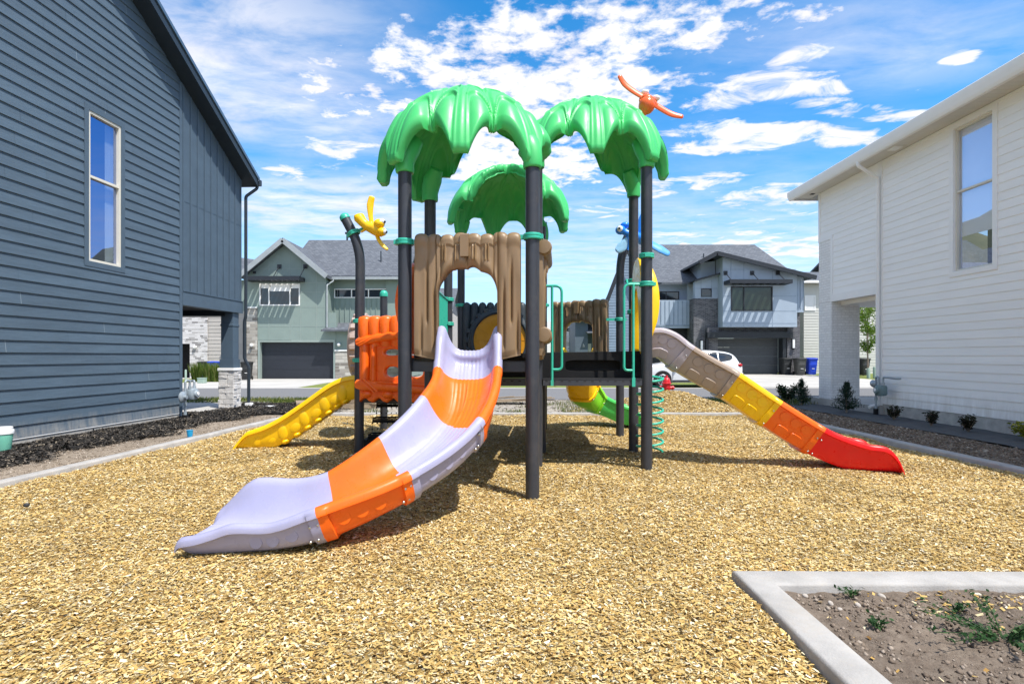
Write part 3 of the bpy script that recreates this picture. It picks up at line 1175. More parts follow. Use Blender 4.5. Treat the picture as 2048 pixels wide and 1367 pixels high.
# heap of spare chips behind the kerb
m_heap = MB()
def heapz(x, y):
    dx = (x - 4.15) / 1.9
    dy = (y - 14.85) / 1.25
    r2 = dx * dx + dy * dy
    return .53 * np.exp(-r2 * 1.9) - .05 + .02 * np.sin(x * 7) * np.sin(y * 6)
rows = []
for j in range(41):
    y = 13.2 + j * 3.6 / 40
    rows.append([(1.4 + i * 5.6 / 60, y, float(heapz(1.4 + i * 5.6 / 60, y))) for i in range(61)])
m_heap.grid(rows)
heap = m_heap.build('wood_chip_heap', m_chipbase, smooth=60)
tag(heap, 'low heap of tan wood chips behind the back kerb beside the red hydrant', 'wood chip heap')
p = pick(int(16000 * CH), 1.6, 6.8, 13.2, 16.6)
hzv = heapz(p[:, 0], p[:, 1])
p = p[hzv > 0.0]
v, f = flakes(p, lambda x, y: heapz(x, y) + .004, .02, .06, .42, .3, .015)
raw_mesh('loose_chips', v, f, m_chip, parent=heap)
# thin scatter of debris, short grass and gravel on the bare lot behind the kerb
p = pick(2600, -4.5, 6, 13.2, 17.8)
v, f = flakes(p, lambda x, y: x * 0 - .024, .02, .09, .5, .25, .02)
raw_mesh('gravel', v, f, flake_mat('grey_gravel', [(0, (.12, .11, .10)), (.5, (.35, .32, .28)), (1, (.62, .58, .52))]), kind='stuff')


def grass_blades(name, n, region, h, mat_, zf=0.0, parent=None, lean=.35, w=.006):
    pts = region(n)
    n = len(pts)
    hh = h * (.45 + .8 * RNG.random(n))
    yaw = RNG.random(n) * 2 * PI
    le = RNG.normal(0, lean, (n, 2)) * hh[:, None]
    b = np.stack([pts[:, 0], pts[:, 1], np.full(n, zf) if np.isscalar(zf) else zf(pts[:, 0], pts[:, 1])], 1)
    dx = np.stack([np.cos(yaw), np.sin(yaw), 0 * yaw], 1) * w
    mid = b + np.stack([le[:, 0] * .35, le[:, 1] * .35, hh * .6], 1)
    top = b + np.stack([le[:, 0], le[:, 1], hh], 1)
    v = np.stack([b - dx, b + dx, mid + dx * .8, mid - dx * .8, top + dx * .12, top - dx * .12], 1)
    f = np.concatenate([np.arange(n)[:, None] * 6 + np.array([[0, 1, 2, 3]]), np.arange(n)[:, None] * 6 + np.array([[3, 2, 4, 5]])])
    return raw_mesh(name, v.reshape(-1, 3), f, mat_, parent=parent)


m_blade = flake_mat('grass_blade', [(0, (.05, .085, .015)), (.5, (.10, .15, .03)), (.8, (.2, .22, .06)), (1, (.42, .36, .17))], trans=.25)
def reg_v(n):
    a = pick(n, -14, -4.2, 16.4, 18.0)
    return a
tag(grass_blades('grass', 9000, reg_v, .10, m_blade, -.01, w=.008), kind='stuff')
def reg_v2(n):
    a = pick(n, 4.4, 13.5, 15.2, 17.9)
    return a[a[:, 1] > 15 + (a[:, 0] - 5.8) * .28]
tag(grass_blades('grass', 6000, reg_v2, .12, m_blade, -.01, w=.008), kind='stuff')
def reg_v3(n):
    a = pick(n, -4.2, 5, 13.3, 17.9)
    k = np.array([noise.noise((x * .9, y * .9, 4)) for x, y in a])
    return a[(k > .12)]
tag(grass_blades('sparse_grass', 9000, reg_v3, .09, m_blade, -.03, w=.006), kind='stuff')
def reg_v4(n):
    return np.concatenate([pick(n, -21, -9.5, 24.7, 34), pick(n, 2, 11, 24.7, 30)])
# ================================================================ play structure
play = thing('play_structure', (.3, 7.6, 0), 'plastic and steel play structure with three green palm roofs and bright slides', 'play structure')
POST = {'A': (-1.106, 5.68, 3.40), 'B': (.206, 5.54, 3.40), 'A2': (-1.0, 6.72, 3.40), 'B2': (.31, 6.84, 3.84), 'C': (1.674, 6.84, 3.84),
        'D': (1.79, 8.1, 3.84), 'P2': (.43, 8.1, 3.30), 'G': (-2.47, 10.6, 2.58), 'H': (-1.05, 9.06, 2.95), 'I': (-.97, 10.5, 3.95), 'J': (.60, 10.5, 3.95)}
PO = {}
for k, (x, y, h) in POST.items():
    mb = MB()
    mb.lathe([(.07, -.05), (.07, h * .33), (.07, h * .66), (.07, h)], (x, y, 0), 24)
    PO[k] = mb.build('post', m_post, play, smooth=40)
    if k in ('G', 'H'):
        mb = MB()
        mb.lathe([(.078, h - .03), (.078, h + .015), (.07, h + .05), (.045, h + .08), (.001, h + .092)], (x, y, 0), 20)
        mb.build('post_cap', m_teal, PO[k], smooth=50)


def bent(name, pts, capdir):
    mb = MB()
    P3 = [Vector(p) for p in pts]
    out = []
    for i in range(len(P3) - 1):
        p0, p1, p2, p3 = P3[max(0, i - 1)], P3[i], P3[i + 1], P3[min(len(P3) - 1, i + 2)]
        for q in range(6):
            t = q / 6
            out.append(.5 * ((2 * p1) + (p2 - p0) * t + (2*p0 - 5*p1 + 4*p2 - p3) * t * t + (3*p1 - p0 - 3*p2 + p3) * t ** 3))
    out.append(P3[-1])
    mb.tube(out, .07, 24)
    o = mb.build('post', m_post, play, smooth=40, label='bent steel post curving over at the top')
    mb = MB()
    d = (out[-1] - out[-2]).normalized()
    q = d.to_track_quat('Z', 'Y').to_matrix()
    mb.lathe([(.076, -.02), (.076, .01), (.068, .04), (.04, .065), (.001, .075)], out[-1], 20, q)
    mb.build('post_cap', m_teal, o, smooth=50)
    return o


YF = 8.1
PO['F'] = bent('post', [P(718, 905, YF), P(718.5, 800, YF), P(719.5, 650, YF), P(720.5, 560, YF), P(720, 520, YF), P(716, 495, YF), P(708, 471, YF), P(690, 436, YF)], -1)
YE = 9.6
PO['E'] = bent('post', [P(1240, 875, YE), P(1240, 800, YE), P(1240, 650, YE), P(1240, 560, YE), P(1241, 530, YE), P(1245, 505, YE), P(1252, 480, YE), P(1266, 452, YE)], 1)


def clamp(post, c, z, d, rot=None, tab=.16, axis=None):
    """two-piece band round a post with a bolted ear pointing along d"""
    mb = MB()
    c = Vector((c[0], c[1], z))
    rot = rot or Matrix.Identity(3)
    mb.lathe([(.072, -.03), (.088, -.03), (.094, -.022), (.094, -.006), (.089, 0), (.094, .006), (.094, .022), (.088, .03), (.072, .03)], c, 24, rot, cap=False)
    d = Vector((d[0], d[1], 0)).normalized()
    d = rot @ d
    zz_ = rot @ Vector((0, 0, 1))
    sd = zz_.cross(d)
    rr = Matrix((d, sd, zz_)).transposed()
    mb.obox(c + d * (.08 + tab / 2), (tab, .035, .045), rr)
    mb.obox(c - d * .092, (.035, .07, .045), rr)
    mb.ellip(c + d * (.08 + tab * .55) - sd * .02, (.012, .012, .012), seg=8, rings=6)
    mb.build('clamp', m_teal, post, smooth=35)


def xy(k):
    return Vector((POST[k][0], POST[k][1], 0))


clamp(PO['A'], POST['A'], 2.575, (1, -.1), tab=.13)
clamp(PO['B'], POST['B'], 2.60, (-1, .1), tab=.10)
clamp(PO['C'], POST['C'], 2.645, (.1, 1))
clamp(PO['C'], POST['C'], 2.295, (-1, 0), tab=.14)
clamp(PO['D'], POST['D'], 2.5, (-.1, -1))
clamp(PO['D'], POST['D'], 2.05, (-.1, -1))
clamp(PO['A2'], POST['A2'], 2.35, (0, 1))
clamp(PO['H'], POST['H'], 2.33, (0, -1))
clamp(PO['H'], POST['H'], 1.93, (0, -1))
clamp(PO['I'], POST['I'], 2.37, (1, 0))
clamp(PO['J'], POST['J'], 2.37, (-1, 0))
clamp(PO['E'], P(1240, 0, YE), 2.04, (-1, 0))
fF = P(719.5, 642, YF)
clamp(PO['F'], fF, fF.z, (1, -.6))
fF = P(718.5, 720, YF)
clamp(PO['F'], fF, fF.z, (1, -.6), tab=.1)
fF = P(708, 466, YF)
clamp(PO['F'], fF, fF.z, (1, 0), Matrix.Rotation(R(-24), 3, 'Y'), tab=.09)


# ---------------------------------------------------------------- palm roofs
def canopy(c, base, sleeves, rot=0.0, tilt=0.0, scale=1.0, label=None, opening=(3, 4), short=None):
    mb = MB()
    a_, b_ = 1.02 * scale, 1.09 * scale
    NPH, NT = 64, 100
    rowsO, rowsI = [], []
    TL, TN = 82.5, 60.0

    def tmax(psi, leaf):
        ap = abs(psi)
        if leaf in opening:           # the side that stands open under a high arch
            q = abs((psi - 1) / 2) if leaf == opening[0] else abs((psi + 1) / 2)
            return 20 + (TN - 20) * q ** 1.5 + (6 * math.exp(-((q - .86) / .07) ** 2) if leaf == 4 else 0)
        if leaf == short:
            return TN + 5 * (1 - ap)
        x = (1 - ap) / (1 - .19)
        x = min(1, max(0, x))
        return TN + (TL - TN) * (.35 * x ** 1.2 + .65 * x ** 2.6)

    def sst(v):
        v = min(1, max(0, v))
        return v * v * (3 - 2 * v)

    def pt(phi, psi, t, off):
        h = a_ * math.sin(R(t))
        z = b_ * math.cos(R(t))
        n = Vector((math.sin(R(t)) / a_, 0, math.cos(R(t)) / b_)).normalized()
        h += n.x * off
        z += n.z * off
        return Vector((h * math.sin(phi), -h * math.cos(phi), z))

    def relief(psi, t, s):
        ap = abs(psi)
        o = .085 * (.5 - ap) * sst((t - 12) / 42)                   # each leaf is ridged like a shallow roof
        o -= .030 * sst((t - 44) / 16) * ap ** 6
        tv = 42 + 16 * ((ap - .47) / .48) ** 2                      # raised vein lines
        g = 0.0
        if ap > .15:
            g = max(g, math.exp(-((t - tv) / 2.0) ** 2) * sst((1 - ap) / .05))
        if t > 45:
            g = max(g, .55 * math.exp(-((ap - .16) / .035) ** 2) * sst((t - 45) / 4))
        tv2 = 23 + 12 * ((ap - .52) / .42) ** 2
        if ap > .13:
            g = max(g, .75 * math.exp(-((t - tv2) / 2.0) ** 2) * sst((.97 - ap) / .08))
        if t > 25:
            g = max(g, .35 * math.exp(-((ap - .13) / .04) ** 2) * sst((t - 25) / 4) * sst((41 - t) / 4))
        o += .022 * g
        pan = sst((t - tv) / 4.5) * sst((ap - .15) / .13) * sst((1 - ap) / .14)
        o += pan * (-.012 + .070 * sst((t - tv - 2) / 12) * max(0, 1 - ((ap - .58) / .42) ** 2))
        pan2 = sst((t - tv2) / 4.0) * sst((ap - .12) / .12) * sst((.98 - ap) / .12) * sst((tv - 1 - t) / 4)
        o += pan2 * (-.008 + .022 * sst((t - tv2 - 2) / 10))
        return o

    for leaf in range(8):
        for j in range(NPH):
            psi = -1 + 2 * j / NPH
            phi = (leaf + psi / 2) * PI / 4
            tm = tmax(psi, leaf)
            ro, ri = [], []
            for i in range(NT + 1):
                s = (i / NT)
                t = 1.2 + (tm - 1.2) * s
                o = relief(psi, t, s)
                ro.append(pt(phi, psi, t, o))
            # the rolled-over edge drops straight down a little and turns in
            edge = ro[-1]
            drop = .085 + .055 * abs(psi) ** 1.5
            inn = .02
            rad = Vector((edge.x, edge.y, 0)).normalized()
            ro.append(edge + Vector((0, 0, -drop * .5)) + rad * .006)
            ro.append(edge + Vector((0, 0, -drop)) - rad * inn)
            ro.append(edge + Vector((0, 0, -drop)) - rad * (inn + .05))
            for i in range(NT, -1, -3):
                s = i / NT
                t = 1.2 + (tm - 1.2) * s
                o = -.075 + .55 * relief(psi, t, s) - .02 * math.exp(-(psi / .2) ** 2)
                q = pt(phi, psi, t, o)
                if i == NT:
                    q = q + Vector((0, 0, -drop * .6))
                ri.append(q)
            rowsO.append(ro + ri)
    Mt = Matrix.Translation(Vector((c[0], c[1], base))) @ Matrix.Rotation(tilt, 4, 'X') @ Matrix.Rotation(rot, 4, 'Z')
    mb.M = Mt
    mb.grid(rowsO, cv=True)
    # close the two tiny holes at the crown
    n = len(rowsO[0])
    nr = len(rowsO)
    mb.f.append(tuple(i * n for i in range(nr))); mb.m.append(0)
    mb.f.append(tuple(i * n + n - 1 for i in range(nr))); mb.m.append(0)
    mb.M = None
    for (sx, sy, sz, top) in sleeves:
        v = Vector((c[0] - sx, c[1] - sy, 0)).normalized()
        p0 = Vector((sx, sy, sz))
        mb.tube([p0, p0 + Vector((0, 0, .02)), p0 + Vector((0, 0, .09)) - v * .005, p0 + Vector((0, 0, .16)) + v * .01, p0 + Vector((0, 0, .25)) + v * .05, p0 + Vector((0, 0, .36)) + v * .13],
                [.092, .097, .098, .105, .112, .08], 18)
    o = mb.build('palm_canopy', m_green, play, smooth=75, label=label)
    return o


canopy((-.49, 6.20), 3.28, [(*POST[k][:2], 3.29, .60) for k in ('A', 'B', 'A2')], rot=R(0), scale=.965, short=2, label='nearest green palm roof over the striped slide')
canopy((1.05, 7.47), 3.73, [(*POST[k][:2], 3.74, .60) for k in ('C', 'D', 'B2')], rot=R(-3), opening=(4, 5), short=6, label='green palm roof topped by the orange dragonfly')
canopy((-.05, 9.85), 3.62, [(*POST[k][:2], 3.62, .55) for k in ('I', 'J')], rot=R(198), scale=1.06, label='smaller looking green palm roof at the back')


# ---------------------------------------------------------------- decks
def deck(name, pts, z, th=.045, m=m_black):
    mb = MB()
    n = len(pts)
    vs = [(x, y, z - th) for x, y in pts] + [(x, y, z) for x, y in pts]
    fs = [tuple(range(n))[::-1], tuple(range(n, 2 * n))] + [(i, (i + 1) % n, n + (i + 1) % n, n + i) for i in range(n)]
    mb.add(vs, fs)
    return mb.build(name, m, play)


def beam(a, b, z0, z1, w=.05, slots=False):
    mb = MB()
    a, b = Vector((*a, 0)), Vector((*b, 0))
    d = (b - a)
    Ln = d.length
    d.normalize()
    s = Vector((d.y, -d.x, 0))          # towards the viewer for left-to-right beams
    pl = Plane((a.x, a.y, 0), d, s)
    mb.pbox(pl, 0, Ln, z0, z1, -w / 2, w / 2)
    mb.pbox(pl, 0, Ln, z1 + .001, z1 + .006, -w / 2 - .02, w / 2 + .008)
    if slots:
        mb.mi = 1
        nsl = int(Ln / .09)
        for i in range(nsl):
            q = (i + .5) * Ln / nsl
            mb.pbox(pl, q - .016, q + .016, (z0 + z1) / 2 + .008, (z0 + z1) / 2 + .02, w / 2 - .01, w / 2 + .0015)
    return mb.build('deck_beam', [m_post, m_black], play, bevel=.003)


def inset(pts, k=.06):
    cxm = sum(p[0] for p in pts) / len(pts)
    cym = sum(p[1] for p in pts) / len(pts)
    return [(p[0] + (cxm - p[0]) * k, p[1] + (cym - p[1]) * k) for p in pts]


x2 = lambda k: POST[k][:2]
deck('deck', [(-1.03, 5.78), (.16, 5.72), (.25, 6.78), (-.95, 6.68)], 1.43)
deck('deck', inset([x2('A2'), x2('B2'), x2('P2'), x2('J'), x2('I'), x2('H')], .03), 1.432)
deck('deck', inset([(.36, 7.1), (1.70, 7.1), x2('D'), x2('P2')], .03), 1.435)
deck('deck', inset([x2('P2'), x2('D'), (1.89, 9.6), x2('J')], .03), 1.433)
deck('entry_step', [(.36, 6.83), (1.63, 6.83), (1.66, 7.09), (.38, 7.09)], 1.125)
deck('deck', inset([(-2.25, 8.1), (-1.0, 7.8), x2('H'), x2('G')], .06), .86)
beam((-1.04, 5.74), (.14, 5.64), 1.24, 1.345)
beam((-1.05, 5.75), (-.99, 6.65), 1.29, 1.38)
beam((.22, 5.62), (.30, 6.77), 1.29, 1.38)
beam((-.62, 6.80), (.24, 6.80), 1.035, 1.125, slots=True)
beam((.38, 6.82), (1.61, 6.82), 1.035, 1.118, slots=True)
beam((1.69, 6.92), (1.78, 8.03), 1.30, 1.39)
beam((.5, 8.1), (1.72, 8.1), 1.30, 1.39)
beam((-.9, 10.48), (.53, 10.48), 1.30, 1.39)
beam((.66, 10.4), (1.85, 9.65), 1.30, 1.39)
beam((-2.2, 8.10), (-1.05, 7.84), .72, .81)
beam((-2.26, 8.2), (-2.46, 10.5), .72, .81)

# step riser with its hand slot
mb = MB()
plate_mesh(mb, [[(-.665, 0), (.665, 0), (.665, .335), (-.665, .315)], oval(.02, .15, .36, .075, 24, 5)], .03, lambda x, y, z: (1.02 + x, 7.09 - z, 1.128 + y), .004)
mb.box(.64, 7.13, 1.215, 1.42, 7.16, 1.235)
mb.box(.37, 7.22, 1.13, 1.68, 7.25, 1.43)
mb.build('riser_panel', m_black, play)
mb = MB()
mb.box(-.66, 6.90, 1.13, .22, 6.93, 1.385)  # black skirt plate added to stand in for deep shade under the deck
mb.build('riser_panel', m_black, play)


# ---------------------------------------------------------------- handrails, guardrail, coil
def rounded(pts, r=.07, n=6):
    pts = [Vector(p) for p in pts]
    out = [pts[0]]
    for a, b, c in zip(pts[:-2], pts[1:-1], pts[2:]):
        u = (a - b).normalized()
        w = (c - b).normalized()
        rr = min(r, (a - b).length * .45, (c - b).length * .45)
        p0, p1 = b + u * rr, b + w * rr
        for k in range(n + 1):
            t = k / n
            out.append((1 - t) ** 2 * p0 + 2 * t * (1 - t) * b + t * t * p1)
    out.append(pts[-1])
    return out


mb = MB()
yh = 6.80
mb.tube(rounded([(.37, yh + .03, 2.27), (.615, yh, 2.27), (.615, yh, 1.235), (.50, yh, 1.235)], .085), .0165, 12)
mb.tube([(.495, yh - .002, 2.265), (.495, yh - .002, 1.07)], .0165, 12)
mb.obox((.495, yh - .012, 1.07), (.035, .02, .07))
mb.build('handrail', m_teal, play, smooth=40)
mb = MB()
mb.tube(rounded([(1.61, yh + .03, 2.29), (1.385, yh, 2.29), (1.385, yh, 1.225), (1.50, yh, 1.225)], .085), .0165, 12)
mb.tube([(1.50, yh - .002, 2.285), (1.50, yh - .002, 1.06)], .0165, 12)
mb.obox((1.50, yh - .014, 1.08), (.04, .022, .11))
mb.tube([(1.43, yh, 2.29), (1.43, yh + .05, 2.35), (1.43, yh + .12, 2.34)], .013, 8)
mb.build('handrail', m_teal, play, smooth=40)

mb = MB()
gr = [Vector((-1.02, 6.86, 0)), Vector((-1.05, 8.93, 0))]
for zt in (2.29, 1.56):
    mb.tube([gr[0] + Vector((0, 0, zt)), gr[1] + Vector((0, 0, zt + .02))], .019, 10)
for k in range(17):
    p = gr[0].lerp(gr[1], (k + .6) / 17.2)
    mb.tube([p + Vector((0, 0, 1.56)), p + Vector((0, 0, 2.29))], .0125, 8)
mb.build('guardrail', m_teal, play, smooth=40)

mb = MB()
pts = []
for k in range(7 * 28 + 1):
    a = k / 28 * 2 * PI
    pts.append((1.785 + .165 * math.cos(a), 7.12 + .165 * math.sin(a), .17 + .135 * k / 28))
mb.tube(pts, .0145, 10)
mb.tube([pts[-1], (1.70, 6.95, 1.16)], .0145, 8)
mb.build('coil_climber', m_teal, play, smooth=50)
mb = MB()
mb.tube([(1.785, 7.12, -.05), (1.785, 7.12, 1.24)], .028, 12)
mb.build('coil_pole', m_post, play, smooth=40)


# ---------------------------------------------------------------- moulded log arch panels
def log_arch(mat_, place, width=1.08, z0=1.36, z1=2.65, ow=.31, otop=2.30, nlog=8, thick=.075, label=None, foot=.05):
    mb = MB()
    us = sorted(set([round(-width / 2 + width * i / 132, 5) for i in range(133)] + [sgn * ow * (1 - .004 * k * k) for k in range(7) for sgn in (-1, 1)]))
    NW = 46
    lw = width / nlog
    sc0 = lambda u: math.sqrt(max(0.02, 1 - (2 * (((u + width / 2) / lw) % 1.0) - 1) ** 2))
    front, back = [], []
    for u in us:
        x = u / ow
        if abs(x) < 1:
            cap_h = (otop - z0) * .36
            bot = otop - cap_h + cap_h * (1 - abs(x) ** 2.3) ** (1 / 2.3)
            bot += .010 * math.sin(u * 31) - .025 * (1 - sc0(u)) * (1 - abs(x))
        else:
            bot = z0 + foot * (abs(u) - ow) / (width / 2 - ow)
        ph = ((u + width / 2) / lw) % 1.0
        sc = math.sqrt(max(0.02, 1 - (2 * ph - 1) ** 2))
        li = int((u + width / 2) / lw)
        top = z1 - .034 * (1 - sc) - .008 * ((li * 7) % 3)
        fr, bk = [], []
        for k in range(NW + 1):
            w = k / NW
            z = bot + (top - bot) * w
            lowleg = min(1, max(0, (z1 - .20 - z) / .25)) if abs(u) > ow * .9 else 0
            d = thick * (.74 + .26 * lerp(sc, .80 + .2 * math.sin(u * 40 + z * 2.0), lowleg))
            # grain: grooves, long knots and a pegged strap
            amt = min(1, (top - z) / .05)
            d *= .55 + .45 * math.sqrt(max(0, min(1, amt)))
            if z < top - .10:
                d -= .011 * min(1, (top - .10 - z) / .02)
            if abs(u) < ow * 1.02 and z1 - .30 < z < z1 - .12:
                for u0 in (-.235, -.10, .075, .205):
                    d += .024 * math.exp(-((abs(u - u0) - .014) / .006) ** 2) * min(1, (z - z1 + .30) / .02, (z1 - .12 - z) / .02)
            # long gouged grooves on the two legs
            if abs(u) > ow * .98:
                for gu, ga, gb in ((.355, 1.45, 2.2), (.43, 1.7, 2.42), (.49, 1.4, 1.85)):
                    for sg in (-1, 1):
                        gu2 = sg * (gu + .02 * sg)
                        if ga < z < gb:
                            taper = min(1, (z - ga) / .08, (gb - z) / .25)
                            d -= .034 * taper * math.exp(-((u - gu2) / .011) ** 2)
            # edge of the opening rolls away
            e = (z - bot) / .07
            if abs(x) < 1.0 and e < 1:
                d *= .45 + .55 * math.sqrt(max(0, 1 - (1 - e) ** 2))
            if abs(x) >= 1.0:
                ee = min(1, (abs(u) - ow) / .05 + .02)
                d *= .5 + .5 * math.sqrt(max(0, 1 - (1 - ee) ** 2))
            # bulge of arch logs overhanging the opening
            if abs(x) < 1.05 and e < 4:
                d += .02 * math.exp(-((e - 1.2) / 1.0) ** 2) * sc
            if w < .04 and abs(x) >= 1:
                d *= .8
            fr.append(place(u, z, d))
            bk.append(place(u, z, -d * .9))
        front.append(fr)
        back.append(bk)
    n = len(us)
    rows = []
    for i in range(n):
        rows.append(front[i] + back[i][::-1])
    mb.grid(rows, cu=True, cap=True)
    # pegged straps
    for u0, w0, a, b in ((-.02, .085, z1 - .25, z1 - .012), ):
        q = [place(u0 + dx, zz_, thick + dd) for dx, zz_, dd in ((-w0/2, a + .02, -.02), (w0/2, a + .02, -.02), (w0/2, a, .028), (-w0/2, a, .028), (-w0/2, b, -.02), (w0/2, b, -.02), (w0/2, b - .02, .026), (-w0/2, b - .02, .026))]
        mb.hexa(q)
    o = mb.build('log_arch_panel', mat_, play, smooth=50, label=label)
    return o


def placer(a, b, off=0.0):
    a, b = Vector((*a, 0)), Vector((*b, 0))
    c = (a + b) / 2
    u = (b - a).normalized()
    n = Vector((u.y, -u.x, 0))
    return lambda uu, z, d: c + u * uu + n * (d + off) + Vector((0, 0, z))


log_arch(m_brown, placer((-1.106, 5.66), (.206, 5.54), 0), label='bronze log-effect arch panel at the top of the striped slide')
log_arch(m_brown, placer(x2('B'), x2('B2'), .045), width=1.0, label='bronze log-effect panel seen edge on beside the near right post')
mb = MB()
for zr_ in (1.62, 2.53):
    mb = MB()
    p0, p1 = Vector((.325, 5.66, zr_)), Vector((.42, 6.72, zr_))
    dd = (p1 - p0).normalized()
    mb.tube([p0 - dd * .002, p0, p0 + dd * .02, p0 + dd * .06, p0 + dd * .065, p0 + dd * .08, p0 + dd * .085, p1], [.055, .072, .078, .078, .086, .086, .076, .074], 18)
    mb.build('log_rail', m_brown, play, smooth=40)
pass
log_arch(m_brown, placer(x2('J'), (1.89, 9.6), .03), width=1.12, z0=1.40, z1=2.42, ow=.30, otop=2.03, label='shaded bronze log-effect arch panel at the back')


# hooded arches over the side slides
def hood(mat_, center, n, z0, z1, hw, out, label):
    n = Vector((*n, 0)).normalized()
    u = Vector((-n.y, n.x, 0))
    c = Vector((*center, 0))
    mb = MB()

    def edge(k, N=40):
        a = PI * (k / N) * 1.12 - PI * .06
        return (hw * math.copysign(abs(math.cos(a)) ** .75, math.cos(a)), (z1 - z0) * max(-.0, abs(math.sin(a)) ** .62 * (1 if math.sin(a) > 0 else -.0)))
    N = 40
    outer = [edge(k) for k in range(N + 1)]
    outer = [(hw, 0)] + outer[2:-2] + [(-hw, 0)]
    iw, ih = hw * .58, (z1 - z0) * .70
    inner = [(iw * math.cos(PI * k / 20), ih * math.sin(PI * k / 20) ** .7 if 0 < k < 20 else 0.0) for k in range(21)]
    loop = outer + inner[::-1]
    plate_mesh(mb, [loop], .09, lambda x, y, z: c + u * x + n * z + Vector((0, 0, z0 + y)), .02)
    # bulging visor ring
    rows = []
    for (px_, pz) in outer:
        zz_ = pz / (z1 - z0)
        f = out * math.sin(PI * min(1, max(0, (zz_ - .12) / .88))) ** .6 if .12 < zz_ < 1 else 0.0
        q = c + u * px_ + Vector((0, 0, z0 + pz))
        rin = Vector((-px_ / hw * .07, 0, -.06 * zz_))
        qi = q + u * rin.x + Vector((0, 0, rin.z))
        rows.append([q + n * .03, q + n * (.03 + f * .6), q + n * (.03 + f) - Vector((0, 0, .015)) + u * rin.x * .3, qi + n * (.03 + f) * .98, qi + n * .03])
    mb.grid(rows, cu=True, cap=True)
    return mb.build('hood_panel', mat_, play, smooth=50, label=label)


hood(m_yellow, (1.725, 7.46), (1, -.09), 1.44, 2.70, .52, .16, 'yellow arched hood panel at the head of the rainbow slide')
hood(m_orange, (-1.07, 6.2), (-1, -.06), 1.44, 2.42, .42, .16, 'orange arched hood panel behind the near left post')


# ---------------------------------------------------------------- tyre panels
def tyre_panel(c, n, r, depth, hub_r, m_t, m_h, label, knobs=22):
    n = Vector(n).normalized()
    up = Vector((0, 0, 1))
    u = up.cross(n).normalized()
    rot = Matrix((u, up, n)).transposed()
    mb = MB()
    mb.lathe([(hub_r, -depth * .3), (hub_r, depth * .38), (hub_r + .02, depth * .45), (r * .86, depth * .5), (r * .96, depth * .40), (r, depth * .2), (r, -depth * .3), (r * .9, -depth * .36)], c, 56, rot, cap=False)
    for k in range(knobs):
        a = 2 * PI * k / knobs
        rad = u * math.cos(a) + up * math.sin(a)
        tg = -u * math.sin(a) + up * math.cos(a)
        rr = Matrix((rad, tg, n)).transposed()
        mb.obox(Vector(c) + rad * (r + .005) + n * depth * .12, (.07, .085, depth * .5), rr)
    o = mb.build('tyre_panel', m_t, play, smooth=40, bevel=.012, label=label)
    mb = MB()
    mb.lathe([(hub_r, -.02), (hub_r, depth * .22), (hub_r * .66, depth * .26), (hub_r * .64, depth * .24), (hub_r * .3, depth * .26), (.001, depth * .27)], c, 48, rot)
    for k in range(12):
        a = 2 * PI * k / 12
        rad = u * math.cos(a) + up * math.sin(a)
        mb.rod(Vector(c) + rad * hub_r * .15 + n * depth * .262, Vector(c) + rad * hub_r * .97 + n * depth * .225, .012)
    mb.build('hub_plate', m_h, o, smooth=40)
    return o


m_amber = plastic('amber_plastic', (.72, .30, .004), rough=.35)
tyre_panel((-.23, 10.33, 1.70), (0, -1, 0), .60, .16, .49, m_char, m_amber, 'charcoal tyre panel with amber hub at the back')
mb = MB()
for k in range(10):
    u0 = -.86 + k * .15
    mb.lathe([(.078, 1.36), (.08, 1.6), (.08, 2.30), (.072, 2.37), (.05, 2.41), (.001, 2.43)], (u0, 10.46, 0), 16)
mb.build('log_panel', m_char, play, smooth=50)
tyre_panel((-2.58, 9.62, 1.55), (-1, -.1, 0), .56, .42, .40, m_taupe, m_yellow, 'taupe tyre panel above the yellow slide', knobs=20)


# ---------------------------------------------------------------- orange climbing panel
ca, cb = Vector((-2.17, 7.98, 0)), Vector((-1.14, 7.72, 0))
cu_ = (cb - ca).normalized()
cn_ = Vector((cu_.y, -cu_.x, 0))
if cn_.y > 0:
    cn_ = -cn_
CW = (cb - ca).length
mb = MB()
bot = [(CW * i / 24, .80 + .035 * math.sin(i * 1.25)) for i in range(25)]
top_ = [(CW * (1 - i / 12), 1.78) for i in range(13)]
holes = []
for hx in (.46, .80):
    holes.append(oval(CW * hx, 1.455, .15, .075, 28, 2.3))
    holes.append(oval(CW * hx, 1.18, .14, .105, 28, 2.3))
plate_mesh(mb, [bot + top_] + holes, .10, lambda x, y, z: ca + cu_ * x + cn_ * z + Vector((0, 0, y)), .03, 4)
pp_ = lambda a, z, d=.055: ca + cu_ * a + cn_ * d + Vector((0, 0, z))
for k in range(7):
    a = .06 + k * CW * .94 / 6.0
    mb.tube([pp_(a, 1.55, .0), pp_(a, 1.7, .02), pp_(a, 1.93, .02), pp_(a, 1.965, .02), pp_(a, 1.98, .02)], [.095, .105, .105, .085, .03], 14)
    mb.tube([pp_(a + .03, 1.62, .09), pp_(a + .03, 1.86, .11)], .012, 6)
mb.tube([pp_(-.05, 1.60, .06), pp_(.02, 1.61, .07), pp_(.3, 1.66, .08), pp_(CW, 1.74, .06)], [.05, .075, .07, .07], 12)
mb.tube([pp_(-.02, 1.57, .12), pp_(.12, 1.62, .14), pp_(.25, 1.70, .11)], .02, 8)
mb.tube([pp_(.02, 1.55, .13), pp_(.16, 1.61, .15), pp_(.29, 1.69, .12)], .014, 8)
mb.tube([pp_(.07, .98, .05), pp_(.08, 1.3, .06), pp_(.07, 1.6, .05)], [.075, .07, .075], 12)
mb.tube([pp_(.20, 1.02, .05), pp_(.21, 1.3, .06), pp_(.20, 1.56, .05)], [.06, .05, .055], 12)
